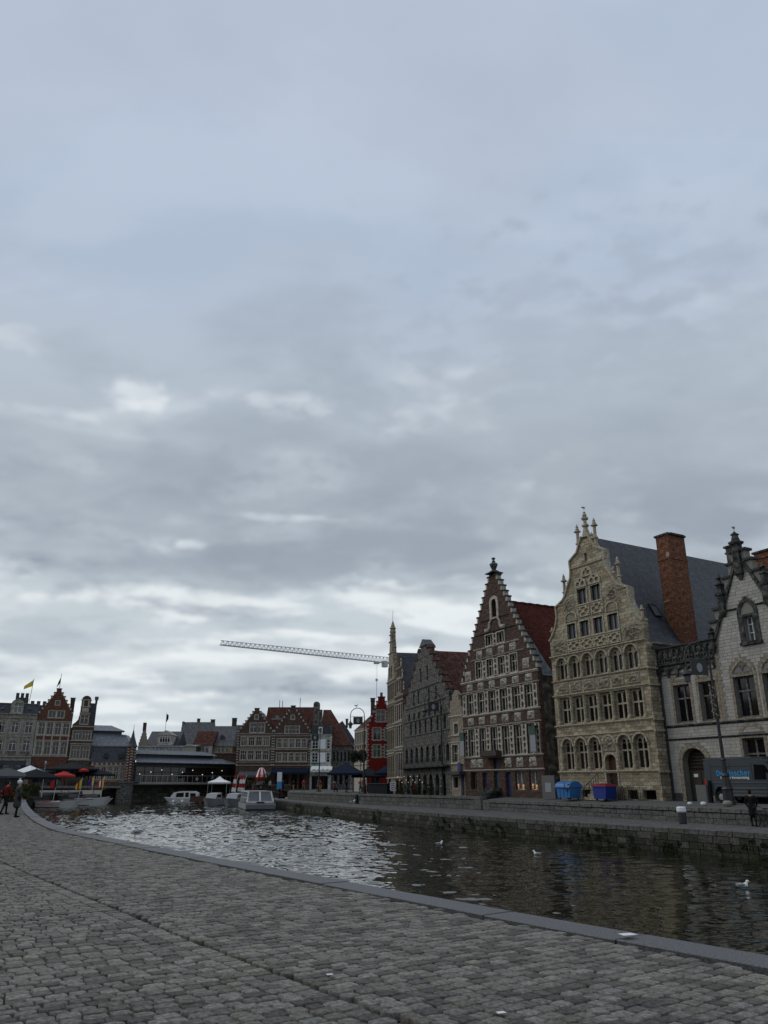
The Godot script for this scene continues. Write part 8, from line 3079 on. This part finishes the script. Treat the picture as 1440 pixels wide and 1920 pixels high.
func gulls() -> void:
	gull("white gull floating on the dark water near the middle of the river", Vector3(3.1, WATER - 0.03, -46.6), 0.3, 0.95, true)
	gull("white gull floating on the dark water below the blue bins", Vector3(7.3, WATER - 0.03, -40.1), 2.6, 0.9, true)
	gull("white gull floating on the water nearest the kerb stones", Vector3(11.8, WATER - 0.03, -27.9), -0.2, 0.95, true)
	gull("grey backed gull standing on the kerb edge", Vector3(-7.45, 0.14, -24.9), 2.9, 1.0, false)
	gull("small dark gull standing on the walkway across the river", Vector3(-3.4, LOWQ + 0.13, -89.5), 0.4, 1.4, false)
	gull("gull perched on top of the guild house finial", Vector3(16.75, TERR + 22.84, -60.7), 0.5, 1.05, false)
	gull("gull perched on the finial of the white stone house", Vector3(23.78, TERR + 17.42, -49.66), 0.9, 1.05, false)
	gull("gull perched on the arched lamp by the dark parasols", Vector3(-3.4, TERR + 10.05, -97.0), 0.6, 1.1, false)

# ------------------------------------------------------------------ houses of the near bank, beside and behind the camera: the windows across the river mirror them
func near_bank_houses() -> void:
	var line := [Vector2(-62, -112), Vector2(-42, -40), Vector2(-24, 0), Vector2(-4, 30), Vector2(20, 60)]
	var c := curve_of(line)
	var looks := [["brown_brick", "brown brick"], ["cream", "cream plastered"], ["grey_plaster", "grey plastered"], ["red_brick", "red brick"], ["brownstone", "brown stone"]]
	var s := 2.0
	var i := 0
	while s + 9.0 < c.get_baked_length():
		var w := 8.5 + (i % 3)
		var p := sample(c, s)
		var l: Array = looks[i % 5]
		var b := thing("near_bank_house", "%s house with %d window bays on the near bank beside the cobbled quay" % [l[1], 3 + i % 2], "house", Vector3(p[0].x, 0, p[0].y), turn_of(p[1].x, p[1].y), "houses of the near bank")
		b.rotation.y += PI
		b.position += Vector3(p[1].x, 0, p[1].y) * w
		var h := 10.5 + (i * 5 % 4)
		var holes := []
		var n := 3 + i % 2
		for f in 3:
			for k in n:
				var x := 0.7 + k * (w - 1.0) / n
				holes.append(win(b, x, 1.2 + f * 3.2, x + 1.3, 3.3 + f * 3.2, 2, [2.6 + f * 3.2], 0.0, {"frame": "white_paint", "one": true, "sill": "palestone"}))
		wall(b, rect(0, 0, w, h), holes, l[0], 0.4)
		boxat("side_wall", b, "sidebrick", 0, 0, -9, w, h - 0.05, -0.4)
		band(b, "cornice", 0, w, h - 0.3, h, 0.25, "palestone")
		roof_along(b, -0.1, w + 0.1, h, h + 3.6, -9.2, 0.3, "browntile" if i % 2 else "slate")
		s += w + 0.05
		i += 1

func _ready() -> void:
	rng.seed = 1
	make_world()
	var ub := MB.new()
	ub.box(-0.5, -0.5, -0.5, 0.5, 0.5, 0.5)
	unit_box = ub.mesh()
	unit_block = block_mesh()
	make_materials()
	make_ground()
	guild_house()
	brick_house()
	toll_house()
	granary()
	narrow_gables()
	white_house()
	far_houses()
	middle_row()
	left_row()
	crane()
	near_bank_houses()
	people()
	van()
	bins()
	street_furniture()
	greenery()
	boats()
	left_bank()
	gulls()

func block_mesh() -> ArrayMesh:      # unit block with worn edges on its front
	var mb := MB.new()
	var a := 0.5
	var b := 0.44
	var ring0 := [Vector3(-a, -a, -a), Vector3(a, -a, -a), Vector3(a, a, -a), Vector3(-a, a, -a)]
	var ring1 := [Vector3(-a, -a, 0.3), Vector3(a, -a, 0.3), Vector3(a, a, 0.3), Vector3(-a, a, 0.3)]
	var ring2 := [Vector3(-0.475, -b, a), Vector3(0.475, -b, a), Vector3(0.475, b, a), Vector3(-0.475, b, a)]
	for k in 4:
		var l := (k + 1) % 4
		mb.quad(ring0[k], ring0[l], ring1[l], ring1[k])
		mb.quad(ring1[k], ring1[l], ring2[l], ring2[k])
	mb.quad(ring2[0], ring2[1], ring2[2], ring2[3])
	return mb.mesh()
